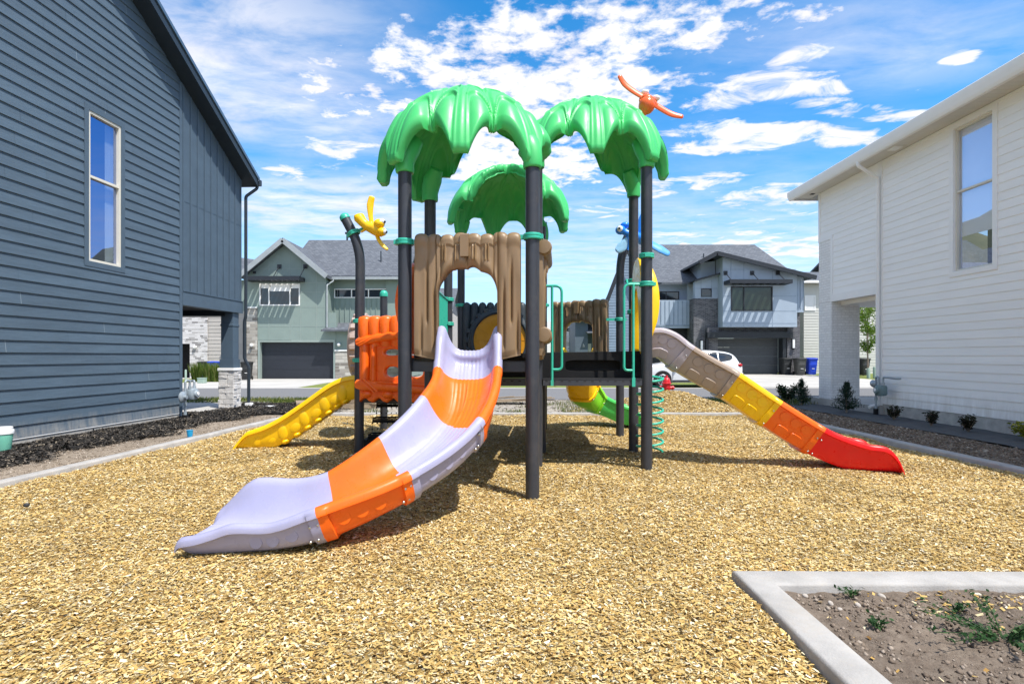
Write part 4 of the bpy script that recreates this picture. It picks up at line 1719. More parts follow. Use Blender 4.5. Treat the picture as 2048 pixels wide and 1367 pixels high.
mb.tube([pp_(.20, 1.06, .105), pp_(.215, 1.5, .11)], .012, 6)
mb.tube([pp_(-.04, 1.0, .06), pp_(.05, .99, .08), pp_(.4, .97, .08), pp_(CW, .93, .06)], [.07, .085, .07, .07], 12)
mb.tube([pp_(.08, 1.08, .13), pp_(.2, 1.0, .16), pp_(.3, .9, .12)], .018, 8)
mb.tube([pp_(.04, 1.06, .13), pp_(.16, .98, .165), pp_(.26, .88, .12)], .013, 8)
mb.tube([pp_(.30, 1.03, .145), pp_(CW, 1.0, .12)], .012, 6)
for k in range(4):
    mb.ellip(pp_(.1 + k * .33, .86, .03), (.10, .07, .07), seg=14, rings=10)
mb.build('climbing_panel', m_orange, play, smooth=50, label='orange moulded climbing panel with oval holes')

# perforated black stair under the low deck
mb = MB()
for k in range(3):
    z = .2 + k * .22
    y = 8.5 + k * .26
    loops = [[(-.24, -.13), (.30, -.13), (.30, .13), (-.24, .13)]]
    for i in range(7):
        for j in range(3):
            loops.append(oval(-.24 + i * .08, -.08 + j * .08, .009, .009, 8))
    plate_mesh(mb, loops, .02, lambda x, yy, zz_, y=y, z=z: (-1.95 + x, y + yy, z + zz_), .002, 1)
    loops = [[(-.24, -.10), (.30, -.10), (.30, .10), (-.24, .10)]]
    for i in range(7):
        for j in range(2):
            loops.append(oval(-.24 + i * .08, -.045 + j * .09, .009, .009, 8))
    plate_mesh(mb, loops, .02, lambda x, yy, zz_, y=y, z=z: (-1.95 + x, y - .13 + zz_, z - .115 + yy), .002, 1)
for sx in (-2.27, -1.63):
    mb.box(sx - .02, 8.36, -.02, sx + .02, 9.15, .12)
mb.build('perforated_stair', m_black, play)


# ---------------------------------------------------------------- slides
def tub(hw, vi, vo, vb, vbot, ex=0.0, ridge=0.0, lip=.045):
    p = [(-hw - lip - ex * .25, vi - .06), (-hw - lip - ex * .25, vi - .028), (-hw - lip * .72, vi - .006), (-hw - .005, vi + .003), (-hw + .022, vi - .006), (-hw + .042, vi - .032)]
    K = 44
    for k in range(K + 1):
        u = (-hw + .05) + (2 * hw - .10) * k / K
        x = u / (hw - .05)
        vs_ = (vi if u < 0 else vo) - .055
        v = vb + (vs_ - vb) * abs(x) ** 3.6
        if ridge and abs(u) < .135:
            v += ridge * (.5 + .5 * math.cos(2 * PI * u / .0386)) * min(1, (.135 - abs(u)) / .01)
        p.append((u, v))
    p += [(hw - .042, vo - .032), (hw - .022, vo - .006), (hw + .005, vo + .003), (hw + lip * .72, vo - .006), (hw + lip + ex * .25, vo - .028), (hw + lip + ex * .25, vo - .06)]
    o1 = max(vo - .07, vbot + .03)
    i1 = max(vi - .07, vbot + .03)
    p += [(hw + .004 + ex, o1), (hw - .012 + ex, lerp(o1, vbot, .45)), (hw - .035 + ex, lerp(o1, vbot, .8)), (hw - .085 + ex * .7, vbot - ex * .6)]
    p += [(hw * .45, vbot - ex), (-hw * .45, vbot - ex)]
    p += [(-hw + .085 - ex * .7, vbot - ex * .6), (-hw + .035 - ex, lerp(i1, vbot, .8)), (-hw + .012 - ex, lerp(i1, vbot, .45)), (-hw - .004 - ex, i1)]
    return p


def emboss(mb, c, ax, ay, n, rx, ry, p, d):
    c = Vector(c)
    lp = oval(0, 0, rx, ry, 28, p)
    li = oval(0, 0, rx * .86, ry * .86, 28, p)
    rows = [[c + ax * x + ay * y - n * .02 for x, y in lp], [c + ax * x + ay * y + n * d * .5 for x, y in lp], [c + ax * x * .95 + ay * y * .95 + n * d for x, y in lp], [c + ax * x + ay * y + n * d for x, y in li]]
    mb.grid(rows, cu=True, cap=True)


class Slide:
    """frame(t) -> (position of reference, forward, right, up); prof(t, ex) -> closed (u,v) loop"""
    def __init__(s, frame, prof):
        s.frame, s.prof = frame, prof

    def ring(s, t, ex=0.0):
        c, f, r, u = s.frame(t)
        return [c + r * a + u * b for a, b in s.prof(t, ex)]

    def section(s, parent, m, t0, t1, n, fl=(1, 1), flw=.05, ex=.026, extra=None, label=None, bolt0=False):
        ln = 0
        for k in range(20):
            ln += (s.frame(lerp(t0, t1, (k + 1) / 20))[0] - s.frame(lerp(t0, t1, k / 20))[0]).length
        e = min(.3, flw / max(.01, ln))
        eps = e * .06
        ts = []
        if fl[0]:
            ts += [(0, ex), (e, ex), (e + eps, 0)]
        else:
            ts += [(0, 0)]
        a, b = (e + eps if fl[0] else 0), (1 - e - eps if fl[1] else 1)
        ts += [(lerp(a, b, k / n), 0) for k in range(1, n)]
        if fl[1]:
            ts += [(1 - e - eps, 0), (1 - e, ex), (1, ex)]
        else:
            ts += [(1, 0)]
        rows = [s.ring(lerp(t0, t1, t), x) for t, x in ts]
        mb = MB()
        mb.grid(rows, cu=True, cap=True)
        if extra:
            extra(mb)
        mb.mi = 1
        for t, on in ((lerp(t0, t1, .03), fl[0] or bolt0), (lerp(t0, t1, .97), fl[1])):
            if on:
                for fr in (.35, 1.15):
                    p, f, nrm = s.skin(t, 1, fr)
                    mb.ellip(p + nrm * (.006 + ex * .75), (.012, .012, .012), seg=8, rings=6)
        return mb.build('slide_section', [m, m_bolt], parent, smooth=48, label=label)

    def skin(s, t, side, frac):
        """point on the outer skin: side +1 = right/outer wall, frac 0 top .. 1 bottom"""
        c, f, r, u = s.frame(t)
        p = s.prof(t, 0)
        n = len(p)
        k = 6 + 45 + 6            # first skin point of outer wall
        a, b = (p[k], p[k + 2]) if side > 0 else (p[n - 1], p[n - 3])
        q = (lerp(a[0], b[0], frac), lerp(a[1], b[1], frac))
        nrm = (r * (1 if side > 0 else -1) + u * -.12).normalized()
        return c + r * q[0] + u * q[1], f, nrm




def slide_root(name, label):
    o = bpy.data.objects.new(name, None)
    o.empty_display_size = .1
    COL.objects.link(o)
    o.parent = play
    ORI[o] = ORI[play]
    o['label'] = label
    return o


# -- 1: the curved striped slide in front
CX, CYY, RAD = -1.63, 5.30, 1.20
TH = [0, 25, 55, 80]


def plan(t):
    if t < 1:
        return Vector((-.43, lerp(5.62, 5.30, t), 0)), Vector((0, -1, 0))
    if t < 4:
        th = R(smooth_interp([1, 2, 3, 4], TH, t))
        return Vector((CX + RAD * math.cos(th), CYY - RAD * math.sin(th), 0)), Vector((-math.sin(th), -math.cos(th), 0))
    s = (t - 4) * .82
    if s < .2094:
        th = R(80 + 10 * s / .2094)
        return Vector((CX + RAD * math.cos(th), CYY - RAD * math.sin(th), 0)), Vector((-math.sin(th), -math.cos(th), 0))
    return Vector((CX - (s - .2094), CYY - RAD, 0)), Vector((-1, 0, 0))


ZI = ([0, .5, 1, 2, 3, 4, 4.35, 4.72, 4.84, 4.95, 5.04, 5.09, 5.12], [1.71, 1.57, 1.30, 1.05, .73, .475, .425, .43, .385, .30, .22, .18, .12])
ZO = ([0, .5, 1, 2, 3, 4, 4.29, 4.63, 4.78, 4.92, 5.04, 5.09, 5.12], [1.71, 1.57, 1.31, .885, .55, .345, .25, .24, .20, .165, .145, .13, .095])
ZB = ([0, .5, 1, 2, 3, 4, 4.3, 4.63, 4.85, 5.0, 5.07, 5.12], [1.455, 1.36, 1.17, .77, .46, .235, .155, .11, .09, .095, .095, .075])
ZT = ([0, 1, 2, 3, 4, 4.3, 4.6, 5.0, 5.06, 5.10, 5.12], [1.30, 1.0, .61, .315, .095, .035, .01, .0, .012, .035, .055])


def frame1(t):
    c, f = plan(t)
    r = Vector((0, 0, 1)).cross(f)       # towards the outside of the curve
    r = -r if r.dot(Vector((CX, CYY, 0)) - c) > 0 else r
    return c, f, r, Vector((0, 0, 1))


class Slide1(Slide):
    def ring(s, t, ex=0.0):
        c, f, r, u = s.frame(t)
        dl = .02
        z0_, z1_ = smooth_interp(*ZB, max(0, t - dl)), smooth_interp(*ZB, min(5.12, t + dl))
        m = (z1_ - z0_) / max(1e-4, (s.frame(min(5.12, t + dl))[0] - s.frame(max(0, t - dl))[0]).length)
        k = .75 if t < 4.4 else .75 * max(0, (4.8 - t) / .4)
        if t < .6:
            k *= t / .6
        top = max(smooth_interp(*ZO, t), smooth_interp(*ZI, t))
        out = []
        for a, b in s.prof(t, ex):
            vr = smooth_interp(*(ZI if a < 0 else ZO), t)
            out.append(c + r * a + u * b - f * (m * (b - vr) * k))
        return out


def prof1(t, ex):
    rg = .0055 if (t < 3.2 or t > 4.75) else 0.0
    rg *= 1.0 if t < 2.9 or t > 4.75 else max(0, (3.2 - t) / .3)
    zi, zo, zb, zt = (smooth_interp(*q, t) for q in (ZI, ZO, ZB, ZT))
    zb = min(zb, zi - .02, zo - .015)
    w = .285
    if t > 4.75:
        w = .285 * (1 - .13 * ((t - 4.75) / .37) ** 4)
    return tub(w, zi, zo, zb, min(zt, zb - .03), ex if t < 4.9 else 0, rg if t < 4.75 else .010 * min(1, (t - 4.75) / .08))


s1r = slide_root('slide', 'curved slide of alternating lavender and orange sections in front')
S1 = Slide1(frame1, prof1)


def discs(S, ts, frac, rx=.05, side=1, d=.006, p=2.0):
    def ex(mb):
        for t in ts:
            q, f, nrm = S.skin(t, side, frac)
            ay = nrm.cross(f).normalized()
            emboss(mb, q, f, ay, nrm, rx, rx, p, d)
    return ex


a = S1.section(s1r, m_lav, 0, 1, 12, (0, 1))
a = S1.section(s1r, m_orange, 1, 2, 16, (1, 1))
a = S1.section(s1r, m_lav, 2, 3, 18, (1, 1), extra=discs(S1, (2.3, 2.5, 2.7), .55, d=.010))
a = S1.section(s1r, m_orange, 3, 4, 16, (1, 1), extra=discs(S1, (3.3, 3.5, 3.7), .55, d=.010))
a = S1.section(s1r, m_lav, 4, 5.12, 44, (1, 0), extra=discs(S1, (4.16, 4.3, 4.44), .55, .045, d=.010))

# -- 2: the straight slide on the right
RX = [1.74, 1.9, 2.01, 2.16, 2.32, 2.55, 2.89, 3.37, 3.87, 4.08, 4.36, 4.56, 4.67, 4.74]
RZ = [1.745, 1.76, 1.75, 1.68, 1.55, 1.40, 1.20, .858, .532, .43, .335, .30, .19, .03]


def frame2(t):
    k = (t - 1.74) / 3.0
    c = Vector((t, lerp(7.34, 6.89, k), smooth_interp(RX, RZ, t)))
    e = .06
    m = (smooth_interp(RX, RZ, min(4.74, t + e)) - smooth_interp(RX, RZ, max(1.74, t - e))) / (min(4.74, t + e) - max(1.74, t - e))
    if t > 4.2:
        m *= max(0, (4.45 - t) / .25)
    h = Vector((3.0, -.45, 0)).normalized()
    f = (h + Vector((0, 0, m))).normalized()
    r = Vector((h.y, -h.x, 0))
    u = r.cross(f)
    if u.z < 0:
        u = -u
    return c, f, r, u


def prof2(t, ex):
    z = frame2(t)[0].z
    bed = min(.25, z * .78)
    bt = min(.375, z + .01)
    return tub(.285, 0, 0, -bed, -max(bt, bed + .02), ex if t < 4.5 else 0, .004 if t < 4.4 else 0)


s2r = slide_root('slide', 'straight rainbow slide running down to the right, taupe then yellow, orange and red')
S2 = Slide(frame2, prof2)
m_taupe2 = plastic('lavender_grey_plastic', (.42, .37, .40), rough=.35)
m_brn2 = plastic('warm_grey_brown_plastic', (.36, .28, .22), rough=.38)


def emb2(ts, sq):
    def ex(mb):
        discs(S2, ts, .30, .062, d=.016)(mb)
        for t in sq:
            q, f, nrm = S2.skin(t, 1, .98)
            nrm = (nrm - frame2(t)[3] * .35).normalized()
            ay = nrm.cross(f).normalized()
            emboss(mb, q, f, ay, nrm, .075, .06, 4.5, .010)
    return ex


a = S2.section(s2r, m_taupe2, 1.74, 2.36, 16, (0, 1), flw=.075, extra=emb2((1.84, 2.0, 2.16), (1.9, 2.08)))
a = S2.section(s2r, m_brn2, 2.36, 2.90, 12, (0, 1), flw=.07, extra=emb2((2.47, 2.60, 2.73), (2.50, 2.68)))
a = S2.section(s2r, m_yellow, 2.90, 3.39, 12, (0, 1), flw=.07, extra=emb2((3.0, 3.12, 3.24), (3.05, 3.2)))
a = S2.section(s2r, m_orange, 3.39, 3.88, 12, (0, 1), flw=.07, extra=emb2((3.5, 3.62, 3.74), (3.55, 3.7)))
a = S2.section(s2r, m_red, 3.88, 4.74, 34, (0, 0), bolt0=True)

# -- 3: yellow slide on the left
LX = [2.30, 2.42, 2.56, 2.70, 2.85, 3.18, 3.50, 3.71, 3.86, 3.98, 4.08, 4.19]
LZ = [1.11, 1.108, 1.08, 1.02, .93, .69, .475, .365, .31, .265, .16, .015]


def frame3(t):
    k = (t - 2.3) / 1.9
    c = Vector((-t, lerp(8.56, 8.50, k), smooth_interp(LX, LZ, t)))
    e = .06
    m = (smooth_interp(LX, LZ, min(4.19, t + e)) - smooth_interp(LX, LZ, max(2.3, t - e))) / (min(4.19, t + e) - max(2.3, t - e))
    if t > 3.7:
        m *= max(0, (3.95 - t) / .25)
    h = Vector((-1.9, -.06, 0)).normalized()
    f = (h + Vector((0, 0, m))).normalized()
    r = Vector((-h.y, h.x, 0))
    if r.y > 0:
        r = -r
    u = r.cross(f)
    if u.z < 0:
        u = -u
    return c, f, r, u


def prof3(t, ex):
    z = frame3(t)[0].z
    bed = min(.22, z * .75)
    bt = min(.36, z + .01)
    return tub(.27, 0, 0, -bed, -max(bt, bed + .02), ex, 0)


S3 = Slide(frame3, prof3)


def bumps3(mb):
    for i, t in enumerate(np.linspace(2.66, 3.86, 9)):
        q, f, nrm = S3.skin(float(t), 1, .62 + (.12 if i % 2 else -.05))
        ay = nrm.cross(f).normalized()
        rr = Matrix((f, ay, nrm)).transposed()
        sz = (.085, .14, .032) if i % 2 == 0 else (.11, .08, .028)
        sc = 1.0 if t < 3.6 else .75
        mb.ellip(q - nrm * .012, (sz[0] * sc, sz[1] * sc, sz[2] * sc), rr @ Matrix.Rotation(R(20 if i % 2 else -25), 3, 'Z'), 18, 12)
    for i, t in enumerate(np.linspace(2.7, 3.6, 7)):
        c, f, r, u = frame3(float(t))
        mb.ellip(c + r * .13 - u * (.345), (.075, .13, .045), Matrix((f, r, u)).transposed(), 16, 10)


s3r = slide_root('slide', 'yellow slide with puffed sides running down to the left')
S3.section(s3r, m_yellow, 2.30, 4.19, 46, (0, 0), extra=bumps3)

# -- 4: lime and green slide behind, coming down to the right
K4 = [Vector(p) for p in [(1.22, 9.98, 1.38), (1.25, 10.32, 1.08), (1.33, 10.68, .72), (1.56, 10.95, .47), (1.95, 11.05, .29), (2.30, 11.05, .17), (2.66, 11.05, .09)]]


def cat(K, t):
    i = min(len(K) - 2, max(0, int(t)))
    t = t - i
    p0, p1, p2, p3 = K[max(0, i - 1)], K[i], K[i + 1], K[min(len(K) - 1, i + 2)]
    return .5 * ((2 * p1) + (p2 - p0) * t + (2*p0 - 5*p1 + 4*p2 - p3) * t * t + (3*p1 - p0 - 3*p2 + p3) * t ** 3)


def frame4(t):
    c = cat(K4, t)
    f = (cat(K4, min(5.999, t + .05)) - cat(K4, max(0, t - .05))).normalized()
    h = Vector((f.x, f.y, 0)).normalized()
    r = Vector((h.y, -h.x, 0))
    u = r.cross(f)
    if u.z < 0:
        u = -u
    return c, f, r, u


def prof4(t, ex):
    z = frame4(t)[0].z
    rim = .24 if t < 5 else .24 - .2 * (t - 5)
    return tub(.28, rim, rim, 0.0, -min(.13, max(.05, z)), ex, 0)


s4r = slide_root('slide', 'small slide at the back, yellow then lime then green')
S4 = Slide(frame4, prof4)
a = S4.section(s4r, m_yellow, 0, 2.3, 22, (0, 1), flw=.07)
S4.section(s4r, m_lime, 2.3, 3.35, 16, (0, 1), flw=.06)
S4.section(s4r, m_green2, 3.35, 6.0, 30, (0, 0))


# ---------------------------------------------------------------- dragonfly ornaments
def paddle(mb, pts, widths, thick, nrm):
    nrm = Vector(nrm).normalized()
    pts = [Vector(p) for p in pts]
    fine, wf = [], []
    for i in range(len(pts) - 1):
        for q in range(5):
            t = q / 5
            p0, p1, p2, p3 = pts[max(0, i - 1)], pts[i], pts[i + 1], pts[min(len(pts) - 1, i + 2)]
            fine.append(.5 * ((2 * p1) + (p2 - p0) * t + (2*p0 - 5*p1 + 4*p2 - p3) * t * t + (3*p1 - p0 - 3*p2 + p3) * t ** 3))
            wf.append(lerp(widths[i], widths[i + 1], t))
    fine.append(pts[-1]); wf.append(widths[-1])
    rows = []
    for i, p in enumerate(fine):
        t = (fine[min(i + 1, len(fine) - 1)] - fine[max(0, i - 1)]).normalized()
        s = t.cross(nrm).normalized()
        n2 = s.cross(t)
        rows.append([p + s * wf[i] * math.cos(a) + n2 * min(thick, wf[i]) * math.sin(a) for a in [k * 2 * PI / 16 for k in range(16)]])
    e = fine[-1] + (fine[-1] - fine[-2]).normalized() * wf[-1] * .3
    rows.append([e + (q - fine[-1]) * .5 for q in rows[-1]])
    mb.grid(rows, cu=True, cap=True)


def facing(v):
    return Vector(v).normalized().to_track_quat('Z', 'Y').to_matrix()


def dfly_root(mb, m, label):
    return mb.build('dragonfly_figure', m, play, smooth=60, label=label)


YY = 8.02
q = YY / FPX
mb = MB()
mb.tube([P(722, 464, YY), P(730, 459, YY), P(742, 455, YY)], [.016, .02, .04], 10)
mb.tube([P(716.5, 428, YY), P(717, 430, YY), P(719, 436, YY), P(726, 445, YY), P(735, 452, YY), P(748, 456, YY), P(758, 462, YY), P(766, 468, YY)], [.03, .07, .082, .066, .07, .095, .09, .05], 16)
mb.ellip(P(760, 449, YY) + Vector((0, -.05, 0)), (.082, .075, .07))
mb.ellip(P(764, 465, YY) + Vector((.01, -.05, 0)), (.072, .07, .062))
o = dfly_root(mb, m_yellow, 'yellow dragonfly ornament clamped to the bent post')
mb = MB(); paddle(mb, [P(744, 448, YY), P(741, 430, YY), P(740.5, 410, YY), P(744, 394, YY)], [.03, .036, .05, .042], .016, (.35, -1, .1)); mb.build('wing', m_yellow, o, smooth=60)
mb = MB(); paddle(mb, [P(752, 465, YY), P(757, 478, YY), P(765, 490, YY), P(775, 499, YY)], [.03, .035, .034, .02], .016, (.8, -1, .5)); mb.build('wing', m_yellow, o, smooth=60)
for (ex_, ey_) in ((765, 446), (768.5, 466)):
    mb = MB(); mb.ellip(P(ex_, ey_, YY) + Vector((.005, -.06, .005)), (.05, .05, .045)); e = mb.build('eye', m_white, o, smooth=60)
    mb = MB(); mb.ellip(P(ex_, ey_, YY) + Vector((.05, -.075, -.0)), (.016, .02, .02)); mb.build('pupil', m_pupil, e, smooth=60)

YY = 7.1
mb = MB()
mb.tube([P(1282, 238, YY) + Vector((0, .1, 0)), P(1283, 232, YY), P(1287, 224, YY), P(1292, 216, YY)], [.02, .025, .06, .09], 12)
mb.ellip(P(1293.5, 211, YY), (.105, .11, .112))
mb.ellip(P(1296, 199, YY) + Vector((0, .05, 0)), (.11, .12, .07), Matrix.Rotation(R(25), 3, 'Y'))
mb.ellip(P(1295, 188, YY) + Vector((0, .08, 0)), (.05, .06, .045))
mb.ellip(P(1310, 197, YY) + Vector((0, .08, 0)), (.05, .06, .05))
mb.tube([P(1280, 203, YY), P(1287, 196, YY), P(1297, 195.5, YY), P(1308, 202, YY), P(1314, 211, YY)], .02, 8)
o = dfly_root(mb, m_coral, 'orange dragonfly ornament above the second palm roof')
mb = MB(); paddle(mb, [P(1286, 194, YY), P(1266, 182, YY), P(1249, 168, YY), P(1239, 152, YY)], [.04, .042, .042, .03], .016, (.1, -1, .3)); mb.build('wing', m_coral, o, smooth=60)
mb = MB(); paddle(mb, [P(1308, 208, YY), P(1325, 219, YY), P(1345, 229, YY), P(1365, 233.5, YY)], [.04, .042, .042, .03], .016, (-.1, -1, .3)); mb.build('wing', m_coral, o, smooth=60)
for (ex_, ey_) in ((1292, 184), (1314, 195.5)):
    mb = MB(); mb.ellip(P(ex_, ey_, YY) + Vector((0, .05, .018)), (.05, .05, .036)); mb.build('eye', m_white, o, smooth=60)

YY = 9.35
mb = MB()
mb.ellip(P(1241, 460, YY), (.088, .085, .078))
mb.ellip(P(1248, 450, YY) + Vector((.03, .05, .01)), (.08, .08, .055))
mb.tube([P(1246, 462, YY), P(1254, 466, YY), P(1266, 470, YY), P(1280, 478, YY), P(1284, 488, YY)], [.06, .055, .085, .10, .03], 14)
mb.tube([P(1254, 468, YY), P(1257, 478, YY), P(1258, 488, YY), P(1256, 500, YY)], [.03, .03, .03, .02], 10)
o = dfly_root(mb, m_blue, 'blue dragonfly ornament half hidden behind two posts')
m_pale = plastic('pale_blue_plastic', (.33, .62, .86), rough=.3)
mb = MB(); paddle(mb, [P(1260, 474, YY), P(1252, 484, YY), P(1243, 494, YY), P(1234, 502, YY)], [.03, .075, .085, .05], .02, (.5, -1, .5)); mb.build('wing', m_pale, o, smooth=60)
mb = MB(); paddle(mb, [P(1284, 478, YY), P(1305, 490, YY), P(1322, 499, YY), P(1337, 508, YY)], [.05, .085, .09, .06], .03, (0, -.8, .6)); mb.build('wing', plastic('sky_blue_plastic', (.10, .38, .86), .3), o, smooth=60)
mb = MB(); paddle(mb, [P(1278, 476, YY), P(1281, 455, YY), P(1288, 434, YY), P(1296, 420, YY)], [.05, .07, .08, .05], .025, (-.5, -1, 0)); mb.build('wing', m_blue, o, smooth=60)
mb = MB(); mb.ellip(P(1239.5, 459, YY) + Vector((-.01, -.06, .0)), (.052, .045, .052)); e = mb.build('eye', m_white, o, smooth=60)
mb = MB(); mb.ellip(P(1237.8, 459, YY) + Vector((-.012, -.105, 0)), (.02, .012, .02)); mb.build('pupil', m_pupil, e, smooth=60)
# ================================================================ houses
def seg_minus(a0, a1, cuts):
    out = [(a0, a1)]
    for c0, c1 in cuts:
        nxt = []
        for s0, s1 in out:
            if c1 <= s0 or c0 >= s1:
                nxt.append((s0, s1)); continue
            if c0 > s0: nxt.append((s0, c0))
            if c1 < s1: nxt.append((c1, s1))
        out = nxt
    return out


def lap_siding(parent, m, pl, z0, z1, e, amin, amax, holes=(), blen=3.66, proud=.014, name='siding', gap=.0025, rng=None, caulk=None):
    """courses of lapped boards, each board a wedge standing proud at its lower edge"""
    rng = rng or random.Random(5)
    mb = MB()
    z = z0
    row = 0
    while z < z1 - .01:
        zt = min(z + e, z1)
        cuts = sorted({z, zt} | {h for H in holes for h in (H[2], H[3]) if z < h < zt})
        joint0 = rng.uniform(0, blen)
        for c0, c1 in zip(cuts[:-1], cuts[1:]):
            zm = (c0 + c1) / 2
            hs_ = [(H[0], H[1]) for H in holes if H[2] < zm < H[3]]
            A0, A1 = amin(c0), amax(c0)
            B0, B1 = amin(c1), amax(c1)
            for s0, s1 in seg_minus(A0, A1, hs_):
                js = []
                k = math.floor((s0 - joint0) / blen)
                while True:
                    k += 1
                    x = joint0 + k * blen
                    if x > s1 - .15: break
                    if x > s0 + .15: js.append(x)
                ed = [s0] + js + [s1]
                for b0, b1 in zip(ed[:-1], ed[1:]):
                    b0g = b0 + (gap if b0 != s0 else 0)
                    t0 = b0g if b0 > A0 + 1e-6 else B0
                    t1 = b1 if b1 < A1 - 1e-6 else B1
                    if b1 > B1: t1 = B1
                    if b0g < B0: t0 = B0
                    if t1 <= t0: t1 = t0 + .001
                    d0 = lerp(proud, .001, (c0 - z) / e)
                    d1 = lerp(proud, .001, (c1 - z) / e)
                    vs = [pl.pt(b0g, c0, d0), pl.pt(b1, c0, d0), pl.pt(t1, c1, d1), pl.pt(t0, c1, d1)]
                    fs = [(0, 1, 2, 3)]
                    if c0 == z:
                        vs += [pl.pt(b0g, c0, -.004), pl.pt(b1, c0, -.004)]
                        fs.append((4, 5, 1, 0))
                    mb.add(vs, fs)
                    if caulk and b0 != s0 and rng.random() < .3:
                        mb.mi = 1
                        mb.add([pl.pt(b0 - .005, c0 + .002, d0 + .0015), pl.pt(b0 + .005, c0 + .002, d0 + .0015), pl.pt(b0 + .005, c1, d1 + .0015), pl.pt(b0 - .005, c1, d1 + .0015)], [(0, 1, 2, 3)])
                        mb.mi = 0
        z += e
        row += 1
    return mb.build(name, [m, caulk] if caulk else m, parent)


def window(parent, pl, a0, a1, z0, z1, mf, mp, fw=.06, mull=(), bars=(), d0=-.03, d1=.03, pd=-.005, name='window', bevel=0):
    mb = MB()
    mb.pframe(pl, a0, a1, z0, z1, fw, d0, d1)
    for a in mull:
        mb.pbox(pl, a - fw / 2, a + fw / 2, z0 + fw, z1 - fw, d0, d1 - .002)
    for z in bars:
        mb.pbox(pl, a0 + fw, a1 - fw, z - fw / 2, z + fw / 2, d0, d1 - .003)
    o = mb.build(name, mf, parent, bevel=bevel)
    mb = MB()
    mb.add([pl.pt(a0 + fw * .5, z0 + fw * .5, pd), pl.pt(a1 - fw * .5, z0 + fw * .5, pd), pl.pt(a1 - fw * .5, z1 - fw * .5, pd), pl.pt(a0 + fw * .5, z1 - fw * .5, pd)], [(0, 1, 2, 3)])
    mb.build('pane', mp, o)
    return o


WHOLE = {'siding', 'soffit', 'hanger', 'stone_plinth', 'roof', 'roller_shade'}


def clusters(mb, tol=.03):
    """indices of faces grouped into pieces that touch"""
    n = len(mb.v)
    par = list(range(n))

    def find(a):
        while par[a] != a:
            par[a] = par[par[a]]
            a = par[a]
        return a
    for f in mb.f:
        r = find(f[0])
        for i in f[1:]:
            par[find(i)] = r
    comp = {}
    for i in range(n):
        comp.setdefault(find(i), []).append(i)
    keys = list(comp)
    V = np.array(mb.v)
    lo = [V[comp[k]].min(0) - tol / 2 for k in keys]
    hi = [V[comp[k]].max(0) + tol / 2 for k in keys]
    g = list(range(len(keys)))

    def fg(a):
        while g[a] != a:
            a = g[a]
        return a
    for i in range(len(keys)):
        for j in range(i):
            if fg(i) != fg(j) and (lo[i] <= hi[j]).all() and (lo[j] <= hi[i]).all():
                g[fg(i)] = fg(j)
    which = {k: fg(i) for i, k in enumerate(keys)}
    out = {}
    for fi, f in enumerate(mb.f):
        out.setdefault(which[find(f[0])], []).append(fi)
    return list(out.values())


def pt_(parent, name, m, fn, label=None, bevel=0, smooth=None):
    mb = MB()
    fn(mb)
    groups = [None] if name in WHOLE or len(mb.v) > 4000 else clusters(mb)
    first = None
    for gr_ in groups:
        if gr_ is None or len(groups) == 1:
            q = mb
        else:
            q = MB()
            ids = sorted({i for fi in gr_ for i in mb.f[fi]})
            rm = {i: k for k, i in enumerate(ids)}
            q.v = [mb.v[i] for i in ids]
            q.f = [tuple(rm[i] for i in mb.f[fi]) for fi in gr_]
            q.m = [mb.m[fi] for fi in gr_]
        o = q.build(name, m, parent, label=label, bevel=bevel, smooth=smooth)
        first = first or o
    return first


# ---------------------------------------------------------------- 1. slate blue house, left
hL = thing('house', (-12, 9, 0), 'dark slate blue house at left with lap siding and one tall narrow window', 'house')
plL = Plane((-8.186, 0, 0), (.052, 1, 0), (1, -.052, 0))
RK = lambda a: 8.53 - .577 * (a - 11.02)
RIDGE_A = 4.4
zr = lambda a: RK(a) if a > RIDGE_A else RK(2 * RIDGE_A - a)
aL1, aL2 = 12.56, 15.07
rk_inv = lambda z: 11.02 + (8.53 - z) / .577
WINL = (9.86, 10.82, 3.03, 5.95)
pt_(hL, 'wall', m_slate_s, lambda b: (b.ppoly(plL, [(-5, -.1), (WINL[0], -.1), (WINL[0], RK(WINL[0])), (RIDGE_A, RK(RIDGE_A)), (-5, zr(-5))], -.25, -.004),
                                      b.ppoly(plL, [(WINL[0], -.1), (WINL[1], -.1), (WINL[1], WINL[2]), (WINL[0], WINL[2])], -.25, -.004),
                                      b.ppoly(plL, [(WINL[0], WINL[3]), (WINL[1], WINL[3]), (WINL[1], RK(WINL[1])), (WINL[0], RK(WINL[0]))], -.25, -.004),
                                      b.ppoly(plL, [(WINL[1], -.1), (aL1, -.1), (aL1, RK(aL1)), (WINL[1], RK(WINL[1]))], -.25, -.004),
                                      b.ppoly(plL, [(aL1 - .25, -.1), (aL1, -.1), (aL1, 2.6), (aL1 - .25, 2.6)], -5.5, -.26)))
pt_(hL, 'foundation', m_found, lambda b: b.pbox(plL, -5, aL1, -.1, .10, -.2, .004))
pt_(hL, 'flashing', m_wtrim, lambda b: b.pbox(plL, -5, aL1, .102, .122, -.003, .018))
lap_siding(hL, m_slate, plL, .125, 11.5, .1905, lambda z: max(-5, 2 * RIDGE_A - rk_inv(z)), lambda z: min(aL1 - .1, rk_inv(z) - .02), [WINL], proud=.022, caulk=m_caulk)
pt_(hL, 'corner_trim', m_slate_s, lambda b: (b.pbox(plL, aL1 - .1, aL1 - .002, .0, RK(aL1) - .02, -.003, .022)))
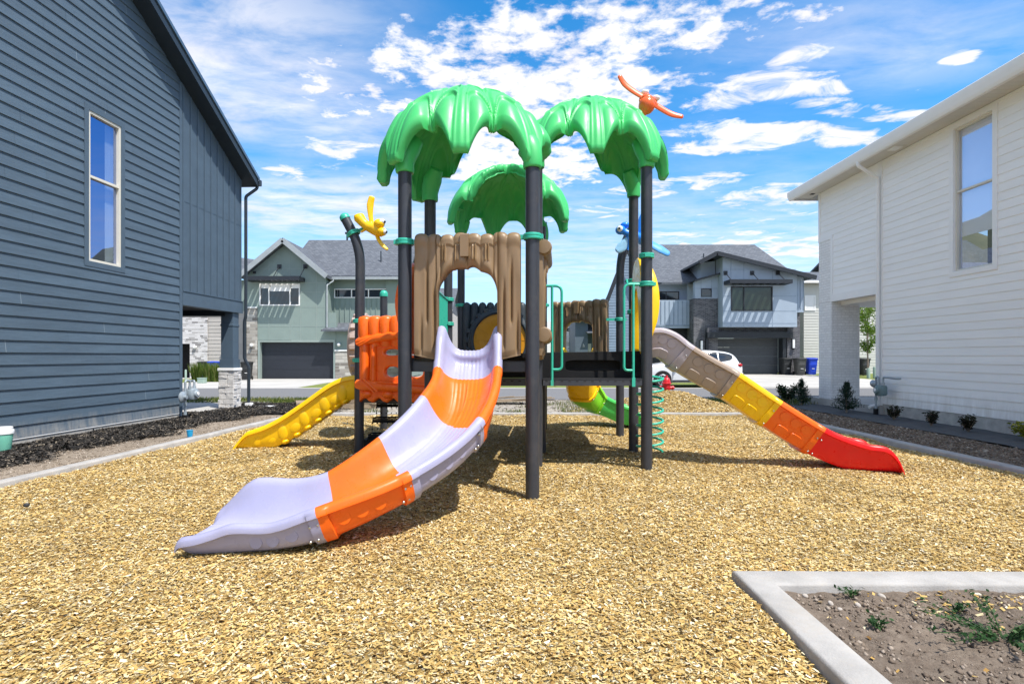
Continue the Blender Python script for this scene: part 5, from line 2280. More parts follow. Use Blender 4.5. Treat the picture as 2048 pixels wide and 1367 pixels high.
# tall window
tr = pt_(hL, 'window_trim', m_slate_s, lambda b: b.pframe(plL, WINL[0], WINL[1], WINL[2], WINL[3], .095, -.10, .026))
w_ = window(hL, plL, WINL[0] + .095, WINL[1] - .095, WINL[2] + .095, WINL[3] - .095, m_ivory, m_glass_n, .045, bars=(4.67,), d0=-.09, d1=.012, pd=-.045)
pt_(w_, 'curtain', m_curtain, lambda b: b.grid([[plL.pt(10.50 + .21 * i / 24, z, -.13 + .012 * math.sin(i * 1.6)) for i in range(25)] for z in (3.15, 4.5, 5.83)]))
pt_(w_, 'room', m_dark, lambda b: (b.pbox(plL, 9.80, 10.9, 2.95, 6.0, -.75, -.7)))
# board and batten over the porch
BZ = 2.59
def batt(b):
    b.ppoly(plL, [(aL1, BZ), (aL2, BZ), (aL2, RK(aL2)), (aL1, RK(aL1))], -.2, .004)
    a = aL1 + .02
    while a < aL2:
        b.pbox(plL, a, a + .04, BZ + .31, RK(a) - .03, .004, .024)
        a += .268
    b.pbox(plL, aL1, aL2, 4.95, 4.962, .004, .009)
pt_(hL, 'panel_wall', m_slate_s, batt)
pt_(hL, 'header', m_slate_s, lambda b: (b.pbox(plL, aL1 + .002, aL2 + .02, BZ - .02, BZ + .29, -.19, .03), b.pbox(plL, aL1 + .002, aL2 + .02, BZ + .293, BZ + .31, -.18, .045)))
pt_(hL, 'porch_ceiling', m_dark, lambda b: b.pbox(plL, aL1, aL2, BZ + .02, BZ + .1, -5.5, -.21))  # near-black colour stands in for the shade under the porch
pt_(hL, 'porch_beam', m_slate_d, lambda b: b.pbox(plL, aL2 - .45, aL2, BZ - .12, BZ + .018, -5.5, -.22))
pt_(hL, 'wall', m_slate_s, lambda b: b.pbox(plL, aL2 - .2, aL2 - .002, BZ + .11, RK(aL2) - .05, -5.5, -.22))
pt_(hL, 'wall', m_slate_s, lambda b: b.pbox(plL, -4.8, aL2 - .3, -.1, 5.0, -9.5, -9.3))
# roof
def roofL(b):
    th = .26
    aE = aL2 + .20
    for (p0, p1) in ((RIDGE_A, aE), (RIDGE_A, 2 * RIDGE_A - aE)):
        z0_, z1_ = zr(p0), zr(p1)
        q = []
        for (a, z) in ((p0, z0_), (p1, z1_)):
            q += [plL.pt(a, z, -10), plL.pt(a, z, .37), plL.pt(a, z + th, .37), plL.pt(a, z + th, -10)]
        b.hexa(q)
pt_(hL, 'roof', m_slate_d, roofL)
m_drip = mat('steel_blue_drip_edge', (.09, .15, .22), rough=.35, metal=.3)
pt_(hL, 'fascia', m_drip, lambda b: b.rod(plL.pt(RIDGE_A, RK(RIDGE_A) + .235, .385), plL.pt(aL2 + .22, RK(aL2 + .22) + .235, .385), .028, .075))
gE = aL2 + .21
gut = pt_(hL, 'gutter', m_slate_d, lambda b: (b.pbox(plL, gE - .01, gE + .12, RK(gE) + .06, RK(gE) + .09, -10, .40), b.pbox(plL, gE + .10, gE + .125, RK(gE) + .09, RK(gE) + .22, -10, .40), b.pbox(plL, gE - .01, gE + .1, RK(gE) + .09, RK(gE) + .22, .385, .40)))
zg = RK(gE) + .07
pt_(hL, 'downspout', m_slate_d, lambda b: b.tube(rounded([plL.pt(gE + .06, zg + .04, .30), plL.pt(gE + .06, zg - .08, .30), plL.pt(aL2 + .06, zg - .36, .09), plL.pt(aL2 + .06, 2.5, .09), plL.pt(aL2 + .06, 2.35, .05), plL.pt(aL2 + .06, 1.35, .05), plL.pt(aL2 + .1, 1.1, .15), plL.pt(aL2 + .1, .14, .15)], .06), .042, 10), smooth=40)
spl = pt_(hL, 'splash_block', m_wtrim, lambda b: (b.pbox(plL, aL2 + .03, aL2 + .17, .02, .12, .08, .24), b.pbox(plL, aL2 - .05, aL2 + .2, .012, .04, .24, .85)))
# porch pillar: panelled shaft on a stone plinth
pc = Vector((-7.60, 14.82, 0))
def shaft(b):
    x, y = pc.x, pc.y
    b.box(x - .16, y - .16, 1.32, x + .16, y + .16, BZ - .025)
    b.box(x - .185, y - .185, 1.09, x + .185, y + .185, 1.318)
    b.box(x - .172, y - .172, 2.20, x + .172, y + .172, 2.26)
pil = pt_(hL, 'pillar', m_slate_s, shaft, bevel=.006)
m_stn = mat('white_ledge_stone', (.62, .60, .58), rough=.9, var=.16, vscale=9, bump=.9, bscale=24, island=.12)
def stones(b):
    rr = random.Random(4)
    x, y = pc.x, pc.y
    h = .20
    b.box(x - h + .02, y - h + .02, .0, x + h - .02, y + h - .02, 1.0)
    for side in range(4):
        z = .02
        while z < .98:
            hh = min(rr.choice([.07, .10, .13, .16]), 1.0 - z)
            a = -h
            while a < h - .01:
                w = min(rr.uniform(.12, .30), h - a)
                if h - a - w < .08: w = h - a
                d = h + rr.uniform(-.012, .02)
                q = [(a + .005, z + .005), (a + w - .005, z + .005 + rr.uniform(-.004, .008)), (a + w - .006, z + hh - .005), (a + .006, z + hh - .006 + rr.uniform(-.008, .004))]
                M3 = Matrix.Rotation(side * PI / 2, 3, 'Z')
                vs = [Vector((x, y, 0)) + M3 @ Vector((p, -h + .03, zq)) for p, zq in q] + [Vector((x, y, 0)) + M3 @ Vector((p * .985, -d - rr.uniform(0, .008), zq)) for p, zq in q]
                b.hexa([vs[0], vs[1], vs[5], vs[4], vs[3], vs[2], vs[6], vs[7]])
                a += w
            z += hh
pt_(pil, 'stone_plinth', m_stn, stones, bevel=.006)
pt_(pil, 'cap', m_wtrim, lambda b: b.box(pc.x - .225, pc.y - .225, 1.01, pc.x + .225, pc.y + .225, 1.085), bevel=.012)

# ---------------------------------------------------------------- 2. white house, right
hR = thing('house', (13, 10, 0), 'white house at right with lap siding, brick corner pillar and tall shaded window', 'house')
XW = 8.93
plR = Plane((XW, 0, 0), (0, 1, 0), (-1, 0, 0))
aR1, aR2, aR3 = 13.35, 15.35, 16.0
WR = (10.10, 11.21, 3.0, 6.07)
ZS = 6.13
pt_(hR, 'wall', m_wtrim, lambda b: (b.pbox(plR, -6, WR[0], -.1, ZS, -.25, -.004), b.pbox(plR, WR[0], WR[1], -.1, WR[2], -.25, -.004), b.pbox(plR, WR[0], WR[1], WR[3], ZS, -.25, -.004), b.pbox(plR, WR[1], aR1, -.1, ZS, -.25, -.004),
                                   b.pbox(plR, aR1 + .001, aR3, 2.94, ZS, -.25, -.004), b.pbox(plR, aR1 - .25, aR1, -.1, 2.94, -6, -.255)))
pt_(hR, 'foundation', m_found, lambda b: b.pbox(plR, -6, aR1, -.1, .252, -.2, .003))
lap_siding(hR, m_wsid, plR, .256, ZS - .02, .1655, lambda z: -6, lambda z: aR1 - .10, [WR], gap=.0015, proud=.0115)
lap_siding(hR, m_wsid, plR, 3.12, ZS - .02, .1655, lambda z: aR1 + .04, lambda z: (aR2 - .02 if z < 4.72 else aR3 - .09), [], gap=.0015, proud=.0115)
pt_(hR, 'corner_trim', m_wtrim, lambda b: (b.pbox(plR, aR1 - .10, aR1 + .04, .21, ZS - .02, -.003, .02), b.pbox(plR, aR3 - .09, aR3, 4.74, ZS - .02, -.003, .02), b.pbox(plR, aR2 - .06, aR2 + .04, 3.12, 4.78, -.003, .021), b.pbox(plR, aR2 + .041, aR3, 4.68, 4.78, -.003, .0205)))
pt_(hR, 'header', m_wtrim, lambda b: (b.pbox(plR, aR1 + .042, aR2 + .04, 2.92, 3.118, -.24, .022), b.pbox(plR, aR1, aR3, 2.82, 2.93, -6, -.26)))
pr = pt_(hR, 'pillar', m_wbrick, lambda b: (b.box(XW - .012, aR2, .2, XW + .77, aR3 - .02, 2.935), b.box(XW - .012, aR2 + .042, 2.94, XW + .2, aR3 - .02, 4.678)))
pt_(hR, 'pillar', m_wbrick, lambda b: b.box(XW + 5.3, aR2, .05, XW + 6.0, aR3 - .02, 2.82))
pt_(hR, 'porch_ceiling', m_wtrim, lambda b: b.pbox(plR, aR1, aR3, 2.932, 3.02, -6, -.255))
tr = pt_(hR, 'window_trim', m_wtrim, lambda b: b.pframe(plR, WR[0], WR[1], WR[2], WR[3], .10, -.11, .026))
w_ = window(hR, plR, WR[0] + .10, WR[1] - .10, WR[2] + .10, WR[3] - .10, m_ivory, m_glass_r, .04, bars=(4.70,), d0=-.10, d1=-.03, pd=-.07)
pt_(w_, 'roller_shade', m_shade, lambda b: b.pbox(plR, WR[0] + .12, WR[1] - .12, 3.80, 5.97, -.13, -.12))
pt_(w_, 'room', m_dark, lambda b: b.pbox(plR, WR[0] - .1, WR[1] + .1, 2.8, 6.1, -.9, -.85))
XG = 8.44
m_soff = mat('white_vented_soffit', (.66, .64, .60), rough=.6, var=.03)
def soff(b):
    y = -6
    while y < aR3 + .5:
        b.box(XG + .02, y, ZS - .012, XW + .03, y + .142, ZS)
        b.box(XG + .02, y + .142, ZS + .003, XW + .03, y + .15, ZS + .012)
        y += .15
pt_(hR, 'soffit', m_soff, soff)
pt_(hR, 'soffit_light', m_lamp, lambda b: b.box(XG + .15, 12.35, ZS - .03, XG + .35, 12.6, ZS - .013))
pt_(hR, 'soffit_vent', m_dark, lambda b: b.box(XG + .25, 15.95, ZS - .02, XG + .36, 16.07, ZS - .013))
def gutR(b):
    prof = [(0, .0), (-.005, -.02), (-.06, -.025), (-.10, .03), (-.10, .05), (-.125, .10), (-.125, .22), (-.11, .235), (-.10, .22), (-.105, .11), (-.08, .05), (-.05, .0), (-.01, .01)]
    rows = [[(XG + u, y, ZS - .03 + v) for u, v in prof] for y in (-6, 4, aR3 + .62)]
    b.grid(rows, cu=True, cap=True)
    b.box(XG, -6, ZS - .05, XG + .02, aR3 + .6, ZS + .2)
    b.box(XG + .02, aR3 + .58, ZS - .05, XW + 6, aR3 + .6, ZS + .2)
pt_(hR, 'gutter', m_wtrim, gutR, smooth=40)
pt_(hR, 'roof', m_shing_b, lambda b: (b.hexa([(XG - .02, -6.2, ZS + .2), (XW + 5, -6.2, ZS + 2.8), (XW + 5, aR3 + .6, ZS + 2.8), (XG - .02, aR3 + .6, ZS + .2), (XG - .02, -6.2, ZS + .24), (XW + 5, -6.2, ZS + 2.9), (XW + 5, aR3 + .6, ZS + 2.9), (XG - .02, aR3 + .6, ZS + .24)]),
                                     b.hexa([(XW + 5.001, -6.2, ZS + 2.8), (XW + 11, -6.2, ZS + .2), (XW + 11, aR3 + .6, ZS + .2), (XW + 5.001, aR3 + .6, ZS + 2.8), (XW + 5.001, -6.2, ZS + 2.9), (XW + 11, -6.2, ZS + .24), (XW + 11, aR3 + .6, ZS + .24), (XW + 5.001, aR3 + .6, ZS + 2.9)])))
yd = aR1 - .03
pt_(hR, 'downspout', m_wtrim, lambda b: (b.tube(rounded([(XG - .06, yd, ZS - .02), (XG - .06, yd, ZS - .12), (XW - .075, yd, ZS - .42), (XW - .075, yd, .32), (XW - .075, yd, .22), (XW - .30, yd - .02, .17)], .05), .042, 8)), smooth=35)
pt_(hR, 'wall', m_wtrim, lambda b: b.box(XW + 9.8, -6, -.1, XW + 10, aR1, ZS))


# ---------------------------------------------------------------- sconces, awnings
def sconce(parent, pl, a, z, round_=True):
    mb = MB()
    if round_:
        mb.lathe([(.05, 0), (.05, .03), (.02, .04), (.02, .1)], pl.pt(a, z + .05, 0), 12, Matrix((pl.u, Vector((0, 0, 1)), pl.n)).transposed())
        o = mb.build('wall_lamp', m_blkgar, parent, smooth=40)
        mb = MB(); mb.ellip(pl.pt(a, z, .14), (.11, .11, .11)); mb.build('globe', m_lamp, o, smooth=60)
    else:
        mb.pbox(pl, a - .09, a + .09, z - .3, z + .3, 0, .05)
        mb.pbox(pl, a - .10, a + .10, z + .3, z + .34, 0, .16)
        mb.pbox(pl, a - .10, a + .10, z - .34, z - .3, 0, .16)
        o = mb.build('wall_lamp', m_blkgar, parent)
        mb = MB(); mb.pbox(pl, a - .065, a + .065, z - .29, z + .29, .055, .14); mb.build('lamp_glass', m_lamp, o)
    return o


def awning(parent, pl, a0, a1, z, depth, rods, rodz, nsl=9):
    mb = MB()
    mb.pbox(pl, a0, a1, z - .12, z + .12, depth - .06, depth)
    mb.pbox(pl, a0, a0 + .06, z - .12, z + .12, .01, depth - .061)
    mb.pbox(pl, a1 - .06, a1, z - .12, z + .12, .01, depth - .061)
    mb.pbox(pl, a0 + .061, a1 - .061, z - .12, z + .12, .01, .06)
    for k in range(nsl):
        a = lerp(a0, a1, (k + .5) / nsl)
        mb.pbox(pl, a - .10, a + .10, z - .10, z + .02, .061, depth - .061)
    o = mb.build('awning', m_awn, parent)
    mb = MB()
    for a in rods:
        mb.rod(pl.pt(a, rodz, .04), pl.pt(a, z + .12, depth - .1), .035)
        mb.pbox(pl, a - .12, a + .12, rodz - .13, rodz + .13, .0, .06)
    mb.build('hanger', m_awn, o)
    return o


# ---------------------------------------------------------------- 3. sage green gabled house across the street
YG = 34.2
sg = YG / FPX
ga = lambda px: (px - 1024) * sg
gz = lambda py: CAM_H - (py - 712) * sg
hG = thing('house', (ga(620), YG + 4, 0), 'sage green gabled house with dark double garage and slatted awning across the street', 'house')
plG = Plane((0, YG, 0), (1, 0, 0), (0, -1, 0))
GX0, GX1 = ga(494), ga(652)
apexx, apexz = ga(572), gz(487)
ez = gz(556)
WG = (ga(519), ga(600), gz(611), gz(567))
GD = (ga(520), ga(667), 0, gz(684))
def wallG(b):
    sl = (apexz - ez) / (apexx - ga(487))
    zl = apexz - (apexx - GX0) * sl
    zr_ = apexz - (GX1 - apexx) * sl
    zc = gz(625)
    b.ppoly(plG, [(GX0, zc), (WG[0], zc), (WG[0], apexz - (apexx - WG[0]) * sl), (GX0, zl)], -.3, 0)
    b.ppoly(plG, [(WG[1], zc), (GX1, zc), (GX1, zr_), (WG[1], apexz - (WG[1] - apexx) * sl)], -.3, 0)
    b.ppoly(plG, [(WG[0], zc), (WG[1], zc), (WG[1], WG[2]), (WG[0], WG[2])], -.3, 0)
    b.ppoly(plG, [(WG[0], WG[3]), (WG[1], WG[3]), (WG[1], apexz - (WG[1] - apexx) * sl), (apexx, apexz), (WG[0], apexz - (apexx - WG[0]) * sl)], -.3, 0)
    b.pbox(plG, ga(515), ga(672), gz(680), zc - .001, -.3, 0)
    b.pbox(plG, ga(669), ga(705), gz(700), gz(662), -.3, -.02)
    b.pbox(plG, ga(640), ga(800), gz(662), gz(552), -1.4, -1.121)
    b.pbox(plG, GX1 - .2, GX1, gz(662), gz(560), -1.12, -.301)
    b.pbox(plG, ga(765), ga(800), gz(645), gz(556), -1.1, -.95)
    b.pbox(plG, GX0, GX0 + .3, gz(625), zl, -9, -.31)
    b.pbox(plG, ga(800) - .3, ga(800), 0, gz(556), -9, -1.41)
def seams(b):
    sl = (apexz - ez) / (apexx - ga(487))
    top = lambda a: apexz - abs(a - apexx) * sl - .25
    for px in (538, 580, 601.5, 633):
        a = ga(px)
        zt = top(a)
        segs = seg_minus(gz(680), zt, [(WG[2], WG[3])] if WG[0] < a < WG[1] else [])
        for z0_, z1_ in segs:
            b.pbox(plG, a - .02, a + .02, z0_, z1_, .001, .012)
    for py in (537, 565, 584, 613.5, 652):
        z = gz(py)
        hw_ = (apexz - z - .25) / sl
        for a0, a1 in seg_minus(max(GX0, apexx - hw_), min(GX1, apexx + hw_), [(WG[0], WG[1])] if WG[2] < z < WG[3] else []):
            if py > 620: a0 = max(a0, ga(515))
            b.pbox(plG, a0, a1, z - .018, z + .018, .001, .0095)
def wallG_all(b):
    wallG(b)
    b.mi = 1
    seams(b)
pt_(hG, 'wall', [m_gpanel, m_gseam], wallG_all)
pt_(hG, 'stone_wall', m_stone, lambda b: (b.pbox(plG, GX0, ga(515) - .001, 0, gz(616), -.3, .05), b.pbox(plG, ga(671), ga(703), 0, gz(702), -.3, .05), b.pbox(plG, ga(706), ga(800), 0, gz(662), -2.4, -2.2)))
pt_(hG, 'stone_cap', m_wtrim, lambda b: (b.pbox(plG, ga(670), ga(704), gz(702), gz(699), -.3, .09), b.pbox(plG, GX0 - .02, ga(515), gz(616), gz(613.5), -.3, .08)))
gdo = pt_(hG, 'garage_door', m_gdoor, lambda b: ([b.pbox(plG, GD[0], GD[1], GD[3] * k / 4 + .004, GD[3] * (k + 1) / 4 - .004, -.34, -.28 if k % 2 else -.279) for k in range(4)], b.pbox(plG, GD[0], GD[1], 0, GD[3], -.40, -.345)))
pt_(hG, 'garage_frame', m_gseam, lambda b: (b.pbox(plG, ga(516), GD[0], 0, gz(680.5), -.3, .03), b.pbox(plG, GD[1], ga(671) - .001, 0, gz(680.5), -.3, .03), b.pbox(plG, ga(516), ga(671) - .001, gz(684), gz(680.5) - .001, -.3, .029)))
wg = window(hG, plG, *WG, m_wtrim, m_glass_d, .07, mull=(ga(538), ga(580)), d0=-.1, d1=.03, pd=-.04)
pt_(wg, 'blind', m_shade, lambda b: (b.pbox(plG, ga(522), ga(537), gz(576), gz(569), -.039, -.03), b.pbox(plG, ga(540), ga(579), gz(582), gz(569), -.039, -.03), b.pbox(plG, ga(582), ga(598), gz(576), gz(569), -.039, -.03)))
awning(hG, plG, ga(502), ga(610), gz(560), .95, (ga(559), ga(611)), gz(533), 10)
pt_(hG, 'bracket', m_awn, lambda b: b.pbox(plG, ga(507), ga(512), gz(547), gz(542.5), 0, .1))
sconce(hG, plG, ga(505), gz(690))
sconce(hG, plG, ga(679), gz(689))
OV = .55
def rakes(b):
    for sx in (-1, 1):
        o0 = Vector((apexx, YG - OV, apexz + .12))
        o1 = Vector((apexx + sx * (apexx - ga(485)), YG - OV, ez + .02))
        b.rod(o0, o1, .06, .30)
pt_(hG, 'fascia', m_fascia, rakes)
def roofG(b):
    x0, x1 = ga(485), apexx + (apexx - ga(485))
    for xs in (x0, x1):
        b.hexa([(apexx, YG - OV + .04, apexz + .06), (xs, YG - OV + .04, ez - .05), (xs, YG + 9, ez - .05), (apexx, YG + 9, apexz + .06),
                (apexx, YG - OV + .04, apexz + .26), (xs, YG - OV + .04, ez + .15), (xs, YG + 9, ez + .15), (apexx, YG + 9, apexz + .26)])
pt_(hG, 'roof', m_shing_b, roofG)
def roofG2(b):
    xa, xb = apexx - .5, ga(812)
    y0, z0_ = YG + .55, gz(553) - .02
    y1 = YG + 5.2
    z1_ = CAM_H + (712 - 485) * y1 / FPX
    b.hexa([(xa, y0, z0_), (xb, y0, z0_), (xb, y1, z1_), (xa, y1, z1_), (xa, y0, z0_ + .18), (xb, y0, z0_ + .18), (xb, y1, z1_ + .18), (xa, y1, z1_ + .18)])
    b.hexa([(xa, y1 + .001, z1_), (xb, y1 + .001, z1_), (xb, y1 + 5, z0_), (xa, y1 + 5, z0_), (xa, y1 + .001, z1_ + .18), (xb, y1 + .001, z1_ + .18), (xb, y1 + 5, z0_ + .18), (xa, y1 + 5, z0_ + .18)])
    b.hexa([(ga(647), YG - .5, gz(663)), (ga(720), YG - .5, gz(663)), (ga(720), YG + 1.09, gz(645)), (ga(660), YG + 1.09, gz(645)), (ga(647), YG - .5, gz(660)), (ga(720), YG - .5, gz(660)), (ga(720), YG + 1.09, gz(643)), (ga(660), YG + 1.09, gz(643))])
pt_(hG, 'roof', m_shing, roofG2)
pt_(hG, 'gutter', m_fascia, lambda b: (b.box(GX1 + .1, YG + .42, gz(555) - .05, ga(812), YG + .54, gz(555) + .12), b.tube(rounded([(ga(662), YG + .44, gz(556)), (ga(662), YG + .44, gz(560)), (ga(654.5), YG + .3, gz(566)), (ga(654.5), YG - .05, gz(570)), (ga(654.5), YG - .05, gz(655))], .1), .05, 8)), smooth=40)
pt_(hG, 'batten_wall', m_gpanel, lambda b: [b.box(ga(656), YG + 1.102, gz(645), ga(766), YG + 1.12, gz(593))] + [b.box(ga(658) + i * .33, YG + 1.05, gz(643), ga(658) + i * .33 + .05, YG + 1.099, gz(594)) for i in range(11)])
plG2 = Plane((0, YG + 1.1, 0), (1, 0, 0), (0, -1, 0))
wg2 = window(hG, plG2, ga(657), ga(767), gz(592), gz(573), m_wtrim, m_glass_d, .06, mull=(ga(693), ga(728)), d0=-.1, d1=.04)
pt_(hG, 'vent_pipe', m_slate_d, lambda b: (b.tube([(ga(654) - .3, YG + 5.2, 9.0), (ga(654) - .3, YG + 5.2, 10.2)], .07, 10), b.tube([(ga(654) - .3, YG + 5.2, 10.14), (ga(654) - .3, YG + 5.2, 10.26)], .16, 10), b.tube([(ga(745), YG + 2.2, 7.5), (ga(745), YG + 2.2, 8.35)], .04, 8)))

# ---------------------------------------------------------------- 4. pale blue grey house across the street
YB = 36.0
sb = YB / FPX
ba = lambda px: (px - 1024) * sb
bz = lambda py: CAM_H - (py - 712) * sb
B0 = .21
hB = thing('house', (ba(1480), YB + 4, B0), 'pale blue grey house with black roof edge, dark brick and double garage across the street', 'house')
plB = Plane((0, YB, 0), (1, 0, 0), (0, -1, 0))
WB = (ba(1451), ba(1532), bz(624), bz(576))
def shedz(a):
    x0, z0_ = ba(1418), bz(514)
    if a >= x0:
        return lerp(z0_, bz(560), (a - x0) / (ba(1608) - x0))
    return lerp(z0_, bz(532), (x0 - a) / (x0 - ba(1384)))
def wallB(b):
    x0, x1 = ba(1435), ba(1580)
    zb_ = bz(655)
    b.ppoly(plB, [(x0, zb_), (WB[0], zb_), (WB[0], shedz(WB[0])), (x0, shedz(x0))], -.3, .9)
    b.ppoly(plB, [(WB[1], zb_), (x1, zb_), (x1, shedz(x1)), (WB[1], shedz(WB[1]))], -.3, .9)
    b.ppoly(plB, [(WB[0], zb_), (WB[1], zb_), (WB[1], WB[2]), (WB[0], WB[2])], -.3, .9)
    b.ppoly(plB, [(WB[0], WB[3]), (WB[1], WB[3]), (WB[1], shedz(WB[1])), (WB[0], shedz(WB[0]))], -.3, .9)
    b.pbox(plB, ba(1580) + .001, ba(1595), bz(626), bz(556), -8, .75)
    b.ppoly(plB, [(ba(1389), bz(597)), (ba(1435) - .001, bz(597)), (ba(1435) - .001, bz(550)), (ba(1389), bz(563))], -.3, .1)
    b.pbox(plB, ba(1295), ba(1389) - .001, bz(655), bz(560), -1.8, -1.5)
    b.pbox(plB, ba(1295), ba(1385), bz(655), bz(598), -1.49, -.6)
    b.ppoly(plB, [(ba(1405), bz(600)), (ba(1434), bz(600)), (ba(1434), bz(520)), (ba(1405), bz(524))], -6, -.31)
plBf = Plane((0, YB - .9, 0), (1, 0, 0), (0, -1, 0))
def seamsB(b):
    for px in (1451, 1476, 1532):
        a = ba(px)
        for z0_, z1_ in seg_minus(bz(654), shedz(a) - .1, [(WB[2], WB[3])] if WB[0] - .05 < a < WB[1] + .05 else []):
            b.pbox(plBf, a - .015, a + .015, z0_, z1_, .001, .01)
    for py in (543, 595, 624, 648):
        for a0, a1 in seg_minus(ba(1435), ba(1578), [(WB[0], WB[1])] if WB[2] <= bz(py) <= WB[3] else []):
            b.pbox(plBf, a0, a1, bz(py) - .015, bz(py) + .015, .001, .008)
    for i in range(3):
        b.pbox(plB, ba(1582) + i * .2, ba(1582) + i * .2 + .04, bz(620), bz(562), .751, .78)
    for i in range(11):
        b.pbox(plB, ba(1300) + i * .285, ba(1300) + i * .285 + .05, bz(648), bz(600), -.599, -.57)
    b.pbox(plB, ba(1296), ba(1385), bz(651), bz(648), -.599, -.57)
    for px in (1401, 1422):
        b.pbox(plB, ba(px) - .015, ba(px) + .015, bz(596), bz(560), .101, .11)
    b.pbox(plB, ba(1389), ba(1434), bz(577) - .015, bz(577) + .015, .101, .108)
def wallB_all(b):
    wallB(b)
    b.mi = 1
    seamsB(b)
pt_(hB, 'wall', [m_bpanel, m_bseam], wallB_all)
pt_(hB, 'brick_wall', m_dbrick, lambda b: (b.pbox(plB, ba(1386), ba(1434), B0, bz(597) - .002, -1.2, .12), b.pbox(plB, ba(1434) + .001, ba(1578), bz(664), bz(655) - .01, -.4, .1), b.pbox(plB, ba(1570), ba(1595), B0, bz(626) - .005, -.6, .3), b.pbox(plB, ba(1410), ba(1434), bz(664), bz(655) - .01, .121, .3)))
pt_(hB, 'garage_frame', m_blkgar, lambda b: (b.pbox(plB, ba(1409), ba(1578), bz(676), bz(664) - .002, -.2, .55), b.pbox(plB, ba(1409), ba(1414), B0, bz(676) - .002, -.3, .3), b.pbox(plB, ba(1561), ba(1568), B0, bz(676) - .002, -.3, .3)))
gdb = pt_(hB, 'garage_door', m_grygar, lambda b: [b.pbox(plB, ba(1414) + .005, ba(1561) - .005, B0 + (bz(676) - B0) * k / 4 + .004, B0 + (bz(676) - B0) * (k + 1) / 4 - .004, -.42, -.36 if k % 2 else -.362) for k in range(4)])
m_room_g = mat('dim_green_glass', (.022, .034, .024), rough=.06, var=.4, vscale=1.2, spec=.6, rvar=0)
wb = window(hB, plBf, *WB, m_awn, m_room_g, .07, mull=(ba(1476),), d0=-.1, d1=.035, pd=-.02)
awning(hB, plBf, ba(1437), ba(1556), bz(570), 1.0, (ba(1440), ba(1492), ba(1542)), bz(550), 9)
window(hB, Plane((0, YB - .1, 0), (1, 0, 0), (0, -1, 0)), ba(1401), ba(1422), bz(594), bz(577), m_awn, m_glass_d, .05, d0=-.1, d1=.03, pd=.012)
window(hB, Plane((0, YB + 1.5, 0), (1, 0, 0), (0, -1, 0)), ba(1300), ba(1372), bz(595), bz(577), m_awn, m_glass_d, .06, mull=(ba(1345),), d0=-.1, d1=.03, pd=.012)
plBs = Plane((0, YB - .12, 0), (1, 0, 0), (0, -1, 0))
sconce(hB, plBs, ba(1401), bz(690), False)
sconce(hB, Plane((0, YB - .3, 0), (1, 0, 0), (0, -1, 0)), ba(1581), bz(687), False)
def roofB(b):
    # main hipped roof
    y0, z0_ = YB + .9, bz(562)
    y1 = YB + 6.6
    z1_ = CAM_H + (712 - 489) * y1 / FPX
    xl, xr = ba(1262), ba(1606)
    xl1, xr1 = (1262 - 1024) * y1 / FPX, (1509 - 1024) * y1 / FPX
    b.add([(xl + .4, y0, z0_), (xr, y0 - .9, bz(559)), (xr1, y1, z1_), (xl1, y1, z1_)], [(0, 1, 2, 3)])
    b.add([(xr, y0 - .9, bz(559)), (xr, y1 + 5, bz(559)), (xr1, y1, z1_)], [(0, 1, 2)])
    b.add([(xl + .4, y1 + 6, z0_), (xr, y1 + 6, z0_), (xr1, y1, z1_), (xl1, y1, z1_)], [(0, 1, 2, 3)])
    b.add([(xl + .4, y0, z0_ - .15), (xr, y0 - .9, bz(559) - .15), (xr, y0 - .9, bz(559)), (xl + .4, y0, z0_)], [(0, 1, 2, 3)])
pt_(hB, 'roof', m_shing, roofB)
m_bsid = mat('steel_blue_lap_siding', (.20, .27, .37), rough=.7, island=.05)
xg = ba(1216)
def gableB(b):
    y1 = YB + 6.6
    z1_ = CAM_H + (712 - 489) * y1 / FPX
    b.ppoly(plB, [(ba(1213), B0), (ba(1300), B0), (ba(1300), bz(585)), (ba(1289), bz(585)), (ba(1252), bz(502)), (ba(1213), bz(602))], -.4, -.1)
pt_(hB, 'gable_wall', m_bsid, gableB)
plg = Plane((xg + .33, 0, 0), (0, 1, 0), (-1, 0, 0))
pk_ = (ba(1252), bz(502))
lap_siding(hB, m_bsid, plB, B0, pk_[1] - .1, .18, lambda z: max(ba(1213), lerp(ba(1213), pk_[0], (z - bz(602)) / (pk_[1] - bz(602)))), lambda z: min(ba(1300), lerp(ba(1289), pk_[0], (z - bz(585)) / (pk_[1] - bz(585)))) if z > bz(585) else ba(1300), proud=.02)
def fasB(b):
    y1 = YB + 6.6
    z1_ = CAM_H + (712 - 487) * y1 / FPX
    b.rod((ba(1208), YB - .5, bz(612)), (ba(1251.6), YB - .5, bz(499)), .10, .24)
    b.rod((ba(1252), YB - .5, bz(499)), (ba(1292), YB - .5, bz(588)), .10, .22)
    b.rod((ba(1384), YB - 1.4, bz(532)), (ba(1418), YB - 1.4, bz(514)), .12, .26)
    b.rod((ba(1417.6), YB - 1.4, bz(514)), (ba(1609), YB - 1.4, bz(561)), .12, .26)
    b.box(ba(1300), YB + .75, bz(565), ba(1384), YB + .88, bz(561))
    b.rod((ba(1384), YB - .5, bz(563)), (ba(1434), YB - .5, bz(549)), .08, .12)
pt_(hB, 'fascia', m_awn, fasB)
